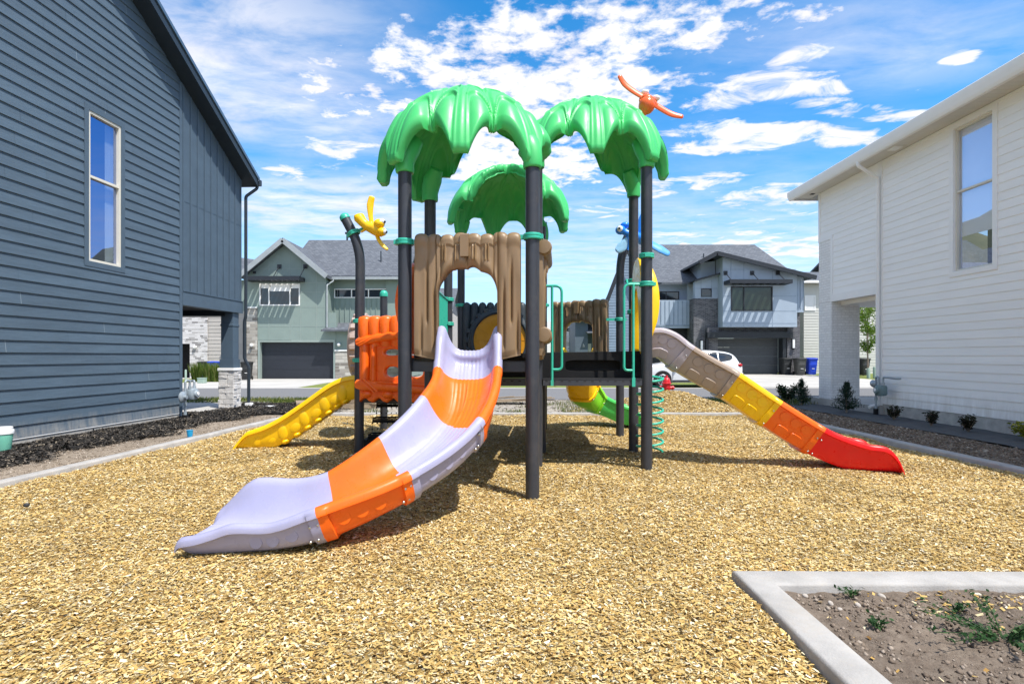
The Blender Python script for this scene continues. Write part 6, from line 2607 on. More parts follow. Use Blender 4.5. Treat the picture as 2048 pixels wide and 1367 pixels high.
def shedB(b):
    for (p0, z0_, p1, z1_) in ((1384, 532, 1418, 514), (1418, 514, 1609, 561)):
        x0, x1 = ba(p0), ba(p1)
        b.hexa([(x0, YB - 1.34, bz(z0_) - .02), (x1, YB - 1.34, bz(z1_) - .02), (x1, YB + 7, bz(z1_) - .02), (x0, YB + 7, bz(z0_) - .02),
                (x0, YB - 1.34, bz(z0_) + .12), (x1, YB - 1.34, bz(z1_) + .12), (x1, YB + 7, bz(z1_) + .12), (x0, YB + 7, bz(z0_) + .12)])
    b.hexa([(ba(1384), YB - .46, bz(563)), (ba(1434), YB - .46, bz(549)), (ba(1434), YB + 3, bz(549)), (ba(1384), YB + 3, bz(563)), (ba(1384), YB - .46, bz(563) + .05), (ba(1434), YB - .46, bz(549) + .05), (ba(1434), YB + 3, bz(549) + .05), (ba(1384), YB + 3, bz(563) + .05)])
pt_(hB, 'shed_roof', m_slate_d, shedB)
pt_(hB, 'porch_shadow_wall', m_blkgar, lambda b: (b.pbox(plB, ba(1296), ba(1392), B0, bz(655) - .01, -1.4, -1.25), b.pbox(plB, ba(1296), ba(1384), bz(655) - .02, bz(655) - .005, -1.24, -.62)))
pt_(hB, 'vent_pipe', m_slate_d, lambda b: (b.tube([(ba(1446) + .3, YB + 4.5, 7.5), (ba(1446) + .3, YB + 4.5, 8.95)], .045, 8), b.box(ba(1480), YB + 3.9, 8.35, ba(1485), YB + 4.1, 8.55)))

# ---------------------------------------------------------------- 5. neighbours glimpsed between
def pale_house(name_label, x0, x1, y0, y1, z0, eave, m_sid, roofm, ridge=2.2, e=.19, cat_='house', side=True):
    h = thing('house', ((x0 + x1) / 2, (y0 + y1) / 2, z0), name_label, cat_)
    pt_(h, 'wall', m_sid, lambda b: b.box(x0 + .02, y0 + .02, z0 - .3, x1 - .02, y1 - .02, eave))
    lap_siding(h, m_sid, Plane((0, y0, 0), (1, 0, 0), (0, -1, 0)), z0, eave, e, lambda z: x0, lambda z: x1, proud=.02)
    if side:
        lap_siding(h, m_sid, Plane((x0, 0, 0), (0, 1, 0), (-1, 0, 0)), z0, eave, e, lambda z: y0, lambda z: y1, proud=.02)
        lap_siding(h, m_sid, Plane((x1, 0, 0), (0, 1, 0), (1, 0, 0)), z0, eave, e, lambda z: y0, lambda z: y1, proud=.02)
    ym = (y0 + y1) / 2
    def rf(b):
        for ya, yb in ((y0 - .5, ym), (y1 + .5, ym)):
            b.hexa([(x0 - .4, ya, eave - .05), (x1 + .4, ya, eave - .05), (x1 + .4, yb, eave + ridge), (x0 - .4, yb, eave + ridge),
                    (x0 - .4, ya, eave + .13), (x1 + .4, ya, eave + .13), (x1 + .4, yb, eave + ridge + .18), (x0 - .4, yb, eave + ridge + .18)])
        b.add([(x0 + .01, y0, eave), (x0 + .01, y1, eave), (x0 + .01, ym, eave + ridge)], [(0, 1, 2)])
        b.add([(x1 - .01, y0, eave), (x1 - .01, y1, eave), (x1 - .01, ym, eave + ridge)], [(0, 1, 2)])
    pt_(h, 'roof', roofm, rf)
    pt_(h, 'gutter', m_wtrim, lambda b: b.box(x0 - .4, y0 - .62, eave - .06, x1 + .4, y0 - .505, eave + .10))
    return h


# beige house beyond the blue grey one (seen between it and the white house)
h5 = pale_house('beige lap sided house with louvred gable vent between the blue grey house and white house', 20.15, 30.0, 38.0, 50, .2, 6.45, m_beige, m_shing, 1.5)
plV = Plane((0, 38.0, 0), (1, 0, 0), (0, -1, 0))
pt_(h5, 'vent', m_wtrim, lambda b: (b.pframe(plV, 20.2, 20.95, 4.55, 5.6, .09, .02, .06), b.pbox(plV, 20.25, 20.9, 4.6, 5.55, .015, .0195), [b.pbox(plV, 20.3, 20.85, 4.66 + i * .12, 4.75 + i * .12, .021, .045) for i in range(7)]))
# white house seen through the right porch
h6 = pale_house('white house with dark window behind the young street tree', 27.2, 42, 42, 54, .2, 6.8, m_wsid, m_shing, 2.6)
window(h6, Plane((0, 42, 0), (1, 0, 0), (0, -1, 0)), 28.0, 29.4, 4.0, 6.0, m_awn, m_glass_d, .07, d0=-.1, d1=.05)
pt_(h6, 'garage_door', m_wtrim, lambda b: b.pbox(Plane((0, 42, 0), (1, 0, 0), (0, -1, 0)), 28.3, 33.5, .2, 2.5, .02, .06))
# stone and grey siding house at far left, behind the porch
h7 = thing('house', (-24, 39, 0), 'pale stone and warm grey siding house glimpsed through the left porch', 'house')
Y7 = 35.5
p7 = Plane((0, Y7, 0), (1, 0, 0), (0, -1, 0))
x7 = lambda px: (px - 1024) * Y7 / FPX
z7 = lambda py: CAM_H - (py - 712) * Y7 / FPX
pt_(h7, 'stone_wall', m_wstone, lambda b: (b.pbox(p7, x7(381), x7(416), 0, 6.2, -.3, .08), b.pbox(p7, x7(330), x7(381) - .001, z7(687), 6.2, -.3, .08)))
pt_(h7, 'wall', m_greysid, lambda b: (b.pbox(p7, x7(416), x7(491), 0, 6.2, -6, -.01), b.pbox(p7, x7(240), x7(330), 0, 6.2, -6, 0)))
lap_siding(h7, m_greysid, p7, .1, 4.3, .235, lambda z: x7(417), lambda z: x7(491), proud=.02)
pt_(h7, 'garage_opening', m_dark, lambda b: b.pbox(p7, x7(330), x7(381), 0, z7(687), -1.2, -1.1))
pt_(h7, 'upper_wall', m_gpanel, lambda b: b.pbox(p7, x7(417), x7(492), 4.3, 6.3, -6, .03))
sconce(h7, p7, x7(392), z7(694), True)
pt_(h7, 'roof', m_shing, lambda b: b.hexa([(x7(230), Y7 - .6, 6.3), (x7(494), Y7 - .6, 6.3), (x7(488), Y7 + 5, 8.1), (x7(230), Y7 + 5, 9.2), (x7(230), Y7 - .6, 6.5), (x7(494), Y7 - .6, 6.5), (x7(488), Y7 + 5, 8.3), (x7(230), Y7 + 5, 9.4)]))

# far houses seen through the back arch and slide opening
YF_ = 62
fx = lambda px: (px - 1024) * YF_ / FPX
fz = lambda py: CAM_H - (py - 712) * YF_ / FPX
h8 = thing('house', (fx(1135), YF_, 0), 'far white box house with batten balcony seen through the back arch', 'house')
pf = Plane((0, YF_, 0), (1, 0, 0), (0, -1, 0))
pt_(h8, 'wall', m_wsid, lambda b: b.pbox(pf, fx(1090), fx(1150), -.5, fz(643), -8, 0))
window(h8, pf, fx(1133), fx(1149), fz(662), fz(656), m_awn, m_glass_d, .12, d0=-.1, d1=.05)
window(h8, pf, fx(1133), fx(1142), fz(701), fz(692), m_wtrim, m_glass_d, .14, d0=-.1, d1=.05)
pt_(h8, 'balcony', m_wtrim, lambda b: [b.pbox(pf, fx(1132), fx(1150), fz(683), fz(671), .03, .05)] + [b.pbox(pf, fx(1132) + i * .16, fx(1132) + i * .16 + .10, fz(683), fz(671), .05, .12) for i in range(6)])
pt_(h8, 'recess', m_beige, lambda b: b.pbox(pf, fx(1132), fx(1150), fz(703), fz(684), .0, .03))
h9 = thing('house', (fx(1185), YF_ - 6, 0), 'far dark slate house with grey porch roof seen through the back arch', 'house')
YQ = 56
qx = lambda px: (px - 1024) * YQ / FPX
qz = lambda py: CAM_H - (py - 712) * YQ / FPX
pq = Plane((0, YQ, 0), (1, 0, 0), (0, -1, 0))
m_slf = mat('slate_siding_far', (.10, .135, .175), rough=.7, var=.05)
pt_(h9, 'wall', m_slf, lambda b: (b.pbox(pq, qx(1150.5), qx(1176), -.5, qz(640), -9, 0), b.pbox(pq, qx(1176), qx(1215), -.5, qz(640), -9, -2)))
pt_(h9, 'porch_roof', m_shing, lambda b: b.hexa([(qx(1173), YQ - .6, qz(667)), (qx(1215), YQ - .6, qz(667)), (qx(1215), YQ + 2, qz(653)), (qx(1168), YQ + 2, qz(653)), (qx(1173), YQ - .6, qz(665)), (qx(1215), YQ - .6, qz(665)), (qx(1215), YQ + 2, qz(651)), (qx(1168), YQ + 2, qz(651))]))
pt_(h9, 'door', m_wtrim, lambda b: b.pbox(pq, qx(1181), qx(1187.5), -.3, qz(686), -1.98, -1.9))
pt_(h9, 'wall_sign', m_wtrim, lambda b: (b.pbox(pq, qx(1166), qx(1166.6), qz(694), qz(687), .001, .06), b.pbox(pq, qx(1168.2), qx(1168.8), qz(694), qz(690), .001, .06), b.pbox(pq, qx(1166), qx(1168.8), qz(690.4), qz(689.8), .001, .06)))
pt_(h9, 'roof', m_shing, lambda b: b.hexa([(qx(1148), YQ - .6, qz(641)), (qx(1222), YQ - .6, qz(641)), (qx(1222), YQ + 6, qz(627)), (qx(1160), YQ + 6, qz(627)), (qx(1148), YQ - .6, qz(639)), (qx(1222), YQ - .6, qz(639)), (qx(1222), YQ + 6, qz(625)), (qx(1160), YQ + 6, qz(625))]))
h10 = pale_house('far pale grey house with a long grey roof seen through the slide arch', -12.0, -6.6, 58, 68, 0, 6.2, m_greysid, m_shing, 2.8, side=False)
# ================================================================ gas meters
def gas_meter(loc, n, m_body, label, big_reg):
    t = thing('gas_meter', loc, label, 'gas meter')
    n = Vector(n).normalized()
    u = Vector((0, 0, 1)).cross(n)          # along the wall
    o = Vector(loc)
    rot = Matrix((u, n, Vector((0, 0, 1)))).transposed()
    w = lambda a, d, z: o + u * a + n * d + Vector((0, 0, z))
    mb = MB()
    rows = []
    for z, s in ((.42, .5), (.43, .85), (.47, 1), (.62, 1), (.66, .9), (.675, .5)):
        rows.append([w(.16 + .13 * s * math.copysign(abs(math.cos(k * PI / 12)) ** .6, math.cos(k * PI / 12)), .16 + .10 * s * math.copysign(abs(math.sin(k * PI / 12)) ** .6, math.sin(k * PI / 12)), z) for k in range(24)])
    mb.grid(rows, cu=True, cap=True)
    mb.lathe([(.085, 0), (.085, .03), (.07, .045)], w(.16, .255, .55), 20, Matrix((u, Vector((0, 0, 1)), n)).transposed())
    mb.build('meter_body', m_body, t, smooth=45)
    mb = MB(); mb.lathe([(.04, 0), (.04, .012)], w(.16, .30, .56), 14, Matrix((u, Vector((0, 0, 1)), n)).transposed()); mb.build('dial', m_wtrim, t, smooth=40)
    mb = MB()
    mb.tube(rounded([w(-.05, .14, -.05), w(-.05, .14, .45), w(-.05, .14, .86), w(.08, .16, .86), w(.08, .16, .66)], .06), .024, 10)
    mb.tube(rounded([w(.24, .16, .66), w(.24, .16, .86), w(.42, .16, .86), w(.52, .08, .84), w(.62, .02, .84)] if not big_reg else [w(.24, .16, .66), w(.24, .16, .84), w(.3, .1, .84), w(.3, -.02, .84)], .05), .024, 10)
    for z in (.1, .3, .55):
        mb.tube([w(-.05, .14, z), w(-.05, .14, z + .06)], .036, 8)
    for a in (.08, .24):
        mb.tube([w(a, .16, .67), w(a, .16, .73)], .038, 8)
    mb.build('pipework', m_metal, t, smooth=40)
    mb = MB()
    if big_reg:
        mb.lathe([(.02, -.05), (.10, -.03), (.125, -.012), (.125, .012), (.10, .03), (.045, .05), (.04, .10)], w(-.17, .16, .50), 24, Matrix((Vector((0, 0, 1)), n, u)).transposed() if False else Matrix((u, Vector((0, 0, 1)), n)).transposed())
        mb.tube([w(-.05, .14, .50), w(-.17, .14, .50)], .03, 8)
    else:
        mb.lathe([(.02, -.05), (.075, -.03), (.09, 0), (.075, .03), (.03, .06)], w(-.06, .20, .70), 20, Matrix((u, Vector((0, 0, 1)), n)).transposed())
        mb.obox(w(-.05, .14, .62), (.07, .07, .12), rot)
    mb.build('regulator', m_metal, t, smooth=45)
    mb = MB(); mb.obox(w(-.05, .14, .02), (.075, .075, .16), rot); mb.build('riser_boot', m_black, t)
    return t


gas_meter((-7.40, 12.28, 0), (1, -.052, 0), m_gasgrey, 'grey gas meter with round regulator on the slate blue house wall', True)
t = gas_meter((8.84, 13.1, .05), (-1, 0, 0), m_gasgreen, 'grey green gas meter with loop pipe beside the white downspout', False)

# ================================================================ small things on the ground
t = thing('drink_tumbler', (-7.45, 8.05, 0), 'mint green tumbler with white lid standing on the mulch at the left edge', 'tumbler')
m_mint = plastic('mint_plastic', (.22, .62, .46), .35)
mb = MB(); mb.lathe([(.085, .0), (.09, .01), (.115, .25), (.116, .262)], (-7.45, 8.05, .005), 28); mb.build('cup', m_mint, t, smooth=40)
mb = MB(); mb.lathe([(.118, .255), (.125, .262), (.127, .31), (.122, .318), (.115, .32), (.112, .355), (.105, .362), (.001, .364)], (-7.45, 8.05, .005), 28); mb.build('lid', m_white, t, smooth=35)
t = thing('cup', (-5.40, 9.22, .03), 'small bright blue plastic cup standing beside the left kerb', 'cup')
mb = MB(); mb.lathe([(.036, 0), (.037, .004), (.050, .125), (.054, .128), (.053, .132), (.048, .13), (.035, .01), (.001, .008)], (-5.40, 9.22, .03), 24, cap=False)
mb.f.append(tuple(range(24))); mb.m.append(0)
mb.build('cup_body', plastic('turquoise_blue_plastic', (.01, .33, .62), .35), t, smooth=40)

# pallets and timber on the bare lot
m_wood = mat('weathered_timber', (.30, .235, .165), rough=.9, var=.25, vscale=6, stretch=(1, 8, 8), bump=.4, bscale=40, island=.25)
def pallet(loc, rz, label, n=1):
    t = thing('wooden_pallet', loc, label, 'pallet', 'weathered pallets lying behind the play area')
    M_ = Matrix.Translation(loc) @ Matrix.Rotation(rz, 4, 'Z')
    mb = MB(M_)
    for i in range(7):
        mb.box(-.6, -.5 + i * .152, .115, .6, -.5 + i * .152 + .10, .135)
    mb.build('deck_boards', m_wood, t)
    mb = MB(M_)
    for y in (-.5, -.05, .42):
        mb.box(-.6, y, .022, .6, y + .07, .114)
    mb.build('stringers', m_wood, t)
    mb = MB(M_)
    for i in range(3):
        mb.box(-.6 + i * .55, -.5, .0, -.5 + i * .55, .5, .021)
    mb.build('bottom_boards', m_wood, t)
pallet((-4.35, 15.3, -.03), .12, 'grey weathered pallet behind the bent post, lower of two')
pallet((-4.2, 15.4, .11), -.15, 'grey weathered pallet lying askew on top of another pallet')
pallet((-5.6, 15.9, -.03), .4, 'grey weathered pallet nearest the yellow slide')
rr = random.Random(3)
for i in range(11):
    x0, y0 = -.5 + rr.uniform(-.3, .9), 16.6 + rr.uniform(-.35, .35)
    t = thing('timber_plank', (x0, y0, 0), 'long thin weathered plank in the loose timber pile behind the play structure', 'plank', 'loose timber planks behind the play structure')
    mb = MB()
    z = -.02 + .03 * (i % 4)
    ln = rr.uniform(1.4, 2.6)
    an = rr.uniform(-.25, .25)
    mb.rod((x0 - ln / 2 * math.cos(an), y0 - ln / 2 * math.sin(an), z + .012), (x0 + ln / 2 * math.cos(an), y0 + ln / 2 * math.sin(an), z + .012 + rr.uniform(0, .16)), rr.uniform(.09, .14), .025)
    mb.build('board', m_wood, t)

# ================================================================ hydrant
hx, hy = P(1333, 760, 17.4).x, 17.4
t = thing('fire_hydrant', (hx, hy, 0), 'red fire hydrant behind the wood chip heap', 'fire hydrant')
m_hyd = mat('red_hydrant_paint', (.62, .012, .02), rough=.35, var=.08, coat=.2)
mb = MB(); mb.lathe([(.15, -.03), (.15, .03), (.11, .05), (.105, .46), (.13, .48), (.13, .52), (.11, .53)], (hx, hy, 0), 20); mb.build('barrel', m_hyd, t, smooth=35)
mb = MB(); mb.lathe([(.15, .53), (.15, .555), (.125, .57), (.115, .64), (.08, .71), (.04, .735), (.04, .79), (.001, .795)], (hx, hy, 0), 20); mb.build('bonnet', m_hyd, t, smooth=35)
for an in (0, PI, -PI / 2):
    mb = MB(); mb.lathe([(.055, .08), (.055, .17), (.07, .175), (.07, .215), (.03, .22), (.03, .25)], (hx, hy, .40), 14, Matrix.Rotation(an, 3, 'Z') @ Matrix.Rotation(PI / 2, 3, 'Y')); mb.build('outlet', m_hyd, t, smooth=35)

# ================================================================ wheeled bins
def wheelie(loc, rz, m_b, m_l, label, group, cat='bin'):
    t = thing('wheeled_bin', loc, label, cat, group)
    M_ = Matrix.Translation(loc) @ Matrix.Rotation(rz, 4, 'Z')
    mb = MB(M_)
    rows = []
    for z, wx, wy in ((.04, .46, .44), (.06, .48, .46), (.62, .55, .58), (.63, .57, .60), (.70, .575, .61), (.71, .56, .60), (.94, .60, .66), (.95, .63, .69), (1.0, .63, .69)):
        rows.append([(math.copysign(wx / 2 * abs(math.cos(k * PI / 16 + .1)) ** .35, math.cos(k * PI / 16 + .1)), math.copysign(wy / 2 * abs(math.sin(k * PI / 16 + .1)) ** .35, math.sin(k * PI / 16 + .1)), z) for k in range(32)])
    mb.grid(rows, cu=True, cap=True)
    mb.box(-.10, -.30, .52, .10, -.275, .545)
    mb.box(-.14, -.262, .20, .14, -.235, .40)
    mb.build('body', m_b, t, smooth=35)
    mb = MB(M_)
    rows = []
    for z, s in ((1.0, 1.0), (1.04, 1.03), (1.065, .96), (1.09, .7), (1.10, .3)):
        rows.append([(s * math.copysign(.33 * abs(math.cos(k * PI / 16 + .1)) ** .35, math.cos(k * PI / 16 + .1)), s * math.copysign(.36 * abs(math.sin(k * PI / 16 + .1)) ** .35, math.sin(k * PI / 16 + .1)), z) for k in range(32)])
    mb.grid(rows, cu=True, cap=True)
    mb.build('lid', m_l, t, smooth=40)
    mb = MB(M_); mb.tube([(-.24, .38, .98), (.24, .38, .98)], .018, 8); mb.build('handle', m_b, t, smooth=40)
    mb = MB(M_)
    mb.box(-.085, -.302, .40, .085, -.288, .43)
    mb.build('label_plate', m_wtrim, t)
    for sx in (-.27, .27):
        mb = MB(M_); mb.lathe([(.02, -.03), (.115, -.028), (.12, 0), (.115, .028), (.02, .03)], (sx, .22, .12), 18, Matrix.Rotation(PI / 2, 3, 'Y')); mb.build('wheel', m_pupil, t, smooth=40)
    return t


m_binb = mat('black_bin_plastic', (.022, .024, .026), rough=.5, var=.1)
m_bing = mat('dark_grey_bin_plastic', (.055, .055, .052), rough=.55, var=.1)
m_binu = mat('royal_blue_bin_plastic', (.008, .05, .52), rough=.45, var=.06)
BG = 'wheeled bins set out by the houses'
YBN = 35.2
wheelie((P(1579, 0, YBN).x, YBN + .5, .20), .1, m_binb, m_binb, 'black bin half hidden behind the dark grey bin at the garage', BG)
wheelie((P(1596, 0, YBN).x, YBN - .2, .20), .0, m_bing, m_binb, 'dark grey bin standing next to the royal blue bin', BG)
wheelie((P(1622, 0, YBN).x, YBN, .20), -.05, m_binu, m_binu, 'royal blue bin beside the dark grey bin and white pillar', BG)
wheelie((P(1738, 0, 33).x, 33.6, .20), .2, m_binb, m_bing, 'black bin behind the young street tree', BG)
wheelie((P(1723, 0, 33).x, 33.9, .20), .2, m_binb, m_binu, 'black bin with blue lid half hidden by the white brick pillar', BG)
wheelie((P(494, 0, 32.6).x, 32.6, 0), .3, m_binb, m_binb, 'black bin against the stone of the green house', BG)
wheelie((P(409, 0, 33.4).x, 33.4, 0), .0, m_binb, m_binb, 'black bin behind the ornamental grass', BG)
wheelie((P(429, 0, 33.4).x, 33.4, 0), .0, m_binu, m_binu, 'blue bin behind the ornamental grass', BG)

# ================================================================ parked car
CXo, CYo = 5.80, 24.45
car = thing('parked_car', (8.05, 25.4, 0), 'white crossover car parked at the far kerb, facing left', 'car')
m_carp = mat('white_car_paint', (.78, .79, .80), rough=.22, var=.01, coat=.6, rvar=.02)
m_carg = mat('car_window_glass', (.012, .02, .03), rough=.04, spec=.9, rvar=0)
m_tyre = mat('tyre_rubber', (.015, .015, .016), rough=.8)
m_rim = mat('silver_alloy', (.62, .63, .65), rough=.3, metal=.8)
HWc = .92
SX = [0, .06, .20, .5, 1.0, 1.25, 1.6, 1.95, 2.3, 2.9, 3.5, 4.0, 4.25, 4.42, 4.50, 4.56]
ZR = [.60, .80, .92, 1.00, 1.08, 1.13, 1.38, 1.58, 1.655, 1.67, 1.64, 1.56, 1.40, 1.12, .98, .60]
ZBT = [.55, .74, .86, .93, 1.0, 1.03, 1.04, 1.05, 1.06, 1.08, 1.11, 1.14, 1.12, 1.02, .93, .55]
WH = [.62, .76, .86, .91, .92, .92, .92, .92, .92, .92, .92, .90, .87, .83, .80, .72]
WR_ = [.50, .62, .72, .78, .78, .74, .68, .64, .63, .63, .62, .60, .60, .62, .66, .60]
def carring(x):
    zr_, zb_, w, wr = (smooth_interp(SX, q, x) for q in (ZR, ZBT, WH, WR_))
    z0_ = .22 if .3 < x < 4.3 else .26
    half = [(w * .80, z0_), (w * .97, z0_ + .05), (w * .985, z0_ + .22), (w, z0_ + .40), (w * .995, lerp(z0_, zb_, .78)), (w * .965, zb_), (lerp(w * .95, wr, .35), lerp(zb_, zr_, .33)), (lerp(w * .95, wr, .8), lerp(zb_, zr_, .78)), (wr * .93, lerp(zb_, zr_, .95)), (wr * .6, zr_ + .0), (0, zr_ + .015)]
    return half
mb = MB()
rows = []
for i in range(64):
    x = 4.56 * i / 63
    h = carring(x)
    ring = [(CXo + x, CYo + HWc - y, z) for y, z in h] + [(CXo + x, CYo + HWc + y, z) for y, z in h[-2::-1]]
    rows.append(ring)
mb.grid(rows, cu=True, cap=True)
mb.build('body', m_carp, car, smooth=40)
def carside(x, f, out=.012):
    h = carring(x)
    y = lerp(h[5][0], h[8][0], f); z = lerp(h[5][1], h[8][1], f)
    # follow the ring polyline
    seg = [h[5], h[6], h[7], h[8]]
    k = min(2, int(f * 3)); q = f * 3 - k
    y, z = lerp(seg[k][0], seg[k + 1][0], q), lerp(seg[k][1], seg[k + 1][1], q)
    return (CXo + x, CYo + HWc - y - out, z)
for (xs, f0s, f1s) in (([1.45, 1.7, 2.0, 2.3, 2.48], [.10] * 5, [.16, .62, .82, .84, .84]), ([2.55, 2.9, 3.2, 3.4], [.10] * 4, [.84, .84, .83, .82]), ([3.46, 3.7, 3.95, 4.08], [.10, .12, .2, .42], [.82, .80, .74, .66])):
    mb = MB()
    rows = []
    for i in range(len(xs)):
        rows.append([carside(xs[i], lerp(f0s[i], f1s[i], k / 5)) for k in range(6)])
    mb.grid(rows)
    mb.build('side_window', m_carg, car, smooth=50)
mb = MB()
rows = []
for x in (1.30, 1.45, 1.6, 1.75, 1.88):
    h = carring(x)
    rows.append([(CXo + x - .012, CYo + HWc + s * h[8][0] * .98 * f, lerp(h[9][1], h[8][1], abs(f)) + .012) for s, f in ((-1, 1), (-1, .6), (1, 0), (1, .6), (1, 1))])
mb.grid(rows)
mb.build('windscreen', m_carg, car, smooth=50)
for wx in (.90, 3.60):
    mb = MB()
    arc = [(CXo + wx + .40 * math.cos(PI * k / 16), CYo - .012, .36 + .40 * math.sin(PI * k / 16)) for k in range(17)]
    mb.ppoly(Plane((0, CYo, 0), (1, 0, 0), (0, -1, 0)), [(p[0], p[2]) for p in arc] + [(CXo + wx - .40, .20), (CXo + wx + .40, .20)], -.2, .012)
    mb.build('wheel_arch', m_tyre, car, smooth=40)
    for side, yy in ((-1, CYo + .10), (1, CYo + 2 * HWc - .10)):
        mb = MB()
        mb.lathe([(.22, -.11), (.335, -.10), (.35, -.07), (.35, .07), (.335, .10), (.22, .11)], (CXo + wx, yy, .35), 32, Matrix.Rotation(PI / 2, 3, 'X'))
        wo = mb.build('wheel', m_tyre, car, smooth=40)
        mb = MB()
        mb.lathe([(.225, -.02), (.24, .0), (.245, .02), (.225, .03), (.21, .0)], (CXo + wx, yy + side * .10, .35), 32, Matrix.Rotation(side * -PI / 2, 3, 'X') if side < 0 else Matrix.Rotation(-PI / 2, 3, 'X'), cap=False)
        for k in range(10):
            a = 2 * PI * k / 10
            mb.rod((CXo + wx, yy + side * .115, .35), (CXo + wx + .225 * math.cos(a), yy + side * .115, .35 + .225 * math.sin(a)), .035, .02)
        mb.lathe([(.05, -.02), (.05, .02), (.001, .03)], (CXo + wx, yy + side * .11, .35), 14, Matrix.Rotation(PI / 2, 3, 'X'))
        mb.build('rim', m_rim, wo, smooth=40)
m_tail = mat('red_tail_lamp', (.5, .01, .015), rough=.15)
m_hlamp = mat('clear_headlamp', (.35, .42, .48), rough=.08)
mb = MB(); mb.ellip((CXo + 4.36, CYo + .14, 1.0), (.14, .09, .09)); mb.build('tail_light', m_tail, car, smooth=60)
mb = MB(); mb.ellip((CXo + 4.36, CYo + 2 * HWc - .14, 1.0), (.14, .09, .09)); mb.build('tail_light', m_tail, car, smooth=60)
for yy in (CYo + .16, CYo + 2 * HWc - .16):
    mb = MB(); mb.ellip((CXo + .22, yy, .82), (.20, .10, .06), Matrix.Rotation(R(-16), 3, 'Y')); mb.build('headlight', m_hlamp, car, smooth=60)
mb = MB(); mb.box(CXo + 1.33, CYo - .006, .26, CXo + 3.2, CYo + .05, .34); mb.build('sill', m_gdoor, car, bevel=.01)
mb = MB()
for x in (1.35, 2.5, 3.35):
    mb.box(CXo + x, CYo - .004, .40, CXo + x + .012, CYo + .02, 1.0)
mb.build('door_gap', m_gdoor, car)
mb = MB()
for x in (2.32, 3.2):
    mb.box(CXo + x, CYo - .03, .93, CXo + x + .17, CYo + .01, .965)
mb.build('door_handle', m_carp, car, bevel=.008)
mb = MB(); mb.ellip((CXo + 1.55, CYo - .09, 1.06), (.09, .10, .08)); mb.build('wing_mirror', m_carp, car, smooth=60)
mb = MB(); mb.tube([(CXo + 3.75, CYo + HWc, 1.6), (CXo + 3.95, CYo + HWc, 1.82)], .01, 6); mb.build('aerial', m_tyre, car)


# ================================================================ plants
def cards(name, pts, nrm, size, m, parent, ratio=.5, jit=.5, rng=RNG):
    """small leaf faces at pts facing about nrm"""
    n = len(pts)
    nrm = nrm + rng.normal(0, jit, (n, 3))
    nrm /= np.linalg.norm(nrm, axis=1)[:, None] + 1e-9
    a = rng.normal(0, 1, (n, 3))
    a -= nrm * np.sum(a * nrm, 1)[:, None]
    a /= np.linalg.norm(a, axis=1)[:, None] + 1e-9
    b = np.cross(nrm, a)
    s = (size * (.6 + .8 * rng.random(n)))[:, None]
    v = np.empty((n, 4, 3))
    v[:, 0] = pts - a * s
    v[:, 1] = pts - b * s * ratio
    v[:, 2] = pts + a * s
    v[:, 3] = pts + b * s * ratio
    f = np.arange(n * 4).reshape(n, 4)
    o0 = ORI[parent]
    return raw_mesh(name, v.reshape(-1, 3) - np.array(o0), f, m, parent=parent)


def leafmat(name, dark, mid, light, trans=.3):
    return flake_mat(name, [(0, dark), (.5, mid), (1, light)], rough=.55, trans=trans)


m_needle = leafmat('blue_green_needles', (.008, .022, .014), (.018, .045, .026), (.04, .08, .045), .1)
m_leafd = leafmat('dark_shrub_leaf', (.010, .024, .010), (.022, .048, .018), (.05, .085, .03), .2)
m_leafp = leafmat('small_shrub_leaf', (.014, .012, .010), (.03, .03, .016), (.06, .06, .03), .2)
m_leafy = leafmat('gold_shrub_leaf', (.10, .13, .012), (.26, .27, .02), (.45, .42, .04), .3)
m_leaft = leafmat('bright_maple_leaf', (.06, .13, .015), (.15, .28, .03), (.30, .42, .07), .45)
m_bark = mat('grey_brown_bark', (.22, .17, .13), rough=.9, var=.2, vscale=20, bump=.4, bscale=60)


def conifer(loc, h, w, label):
    t = thing('conifer_shrub', loc, label, 'shrub', 'dwarf conifers in the side bed')
    mb = MB(); mb.tube([Vector(loc) + Vector((0, 0, -.03)), Vector(loc) + Vector((0, 0, h * .9))], [.025, .008], 8); mb.build('stem', m_bark, t)
    P_, N_ = [], []
    rr_ = random.Random(int(loc[1] * 100))
    tip = []
    for i in range(110):
        k = rr_.random() ** .8
        z = h * (.06 + .88 * k)
        a = rr_.random() * 2 * PI
        rad = w * (1 - k) ** .8 * rr_.uniform(.65, 1.12) + .03
        tip.append((a, z, rad))
    for a, z, rad in tip:
        m_ = int(16 + 70 * rad)
        for j in range(m_):
            s = (j + rr_.random()) / m_
            p = Vector((math.cos(a) * rad * s, math.sin(a) * rad * s, z + .10 * s * s + rr_.gauss(0, .012)))
            p += Vector((rr_.gauss(0, .016), rr_.gauss(0, .016), rr_.gauss(0, .012)))
            P_.append((loc[0] + p.x, loc[1] + p.y, loc[2] + p.z))
            N_.append((rr_.gauss(0, 1), rr_.gauss(0, 1), rr_.gauss(0, 1)))
    for j in range(160):
        z = h * rr_.uniform(.82, 1.05)
        P_.append((loc[0] + rr_.gauss(0, .02), loc[1] + rr_.gauss(0, .02), loc[2] + z)); N_.append((rr_.gauss(0, 1), rr_.gauss(0, 1), .2))
    cards('foliage', np.array(P_), np.array(N_), .026, m_needle, t, .28, .4)


conifer((8.33, 13.7, .01), .72, .33, 'dwarf conifer in front of the white brick pillar, taller of two')
conifer((8.32, 15.8, .01), .70, .27, 'dwarf conifer left of the white brick pillar')


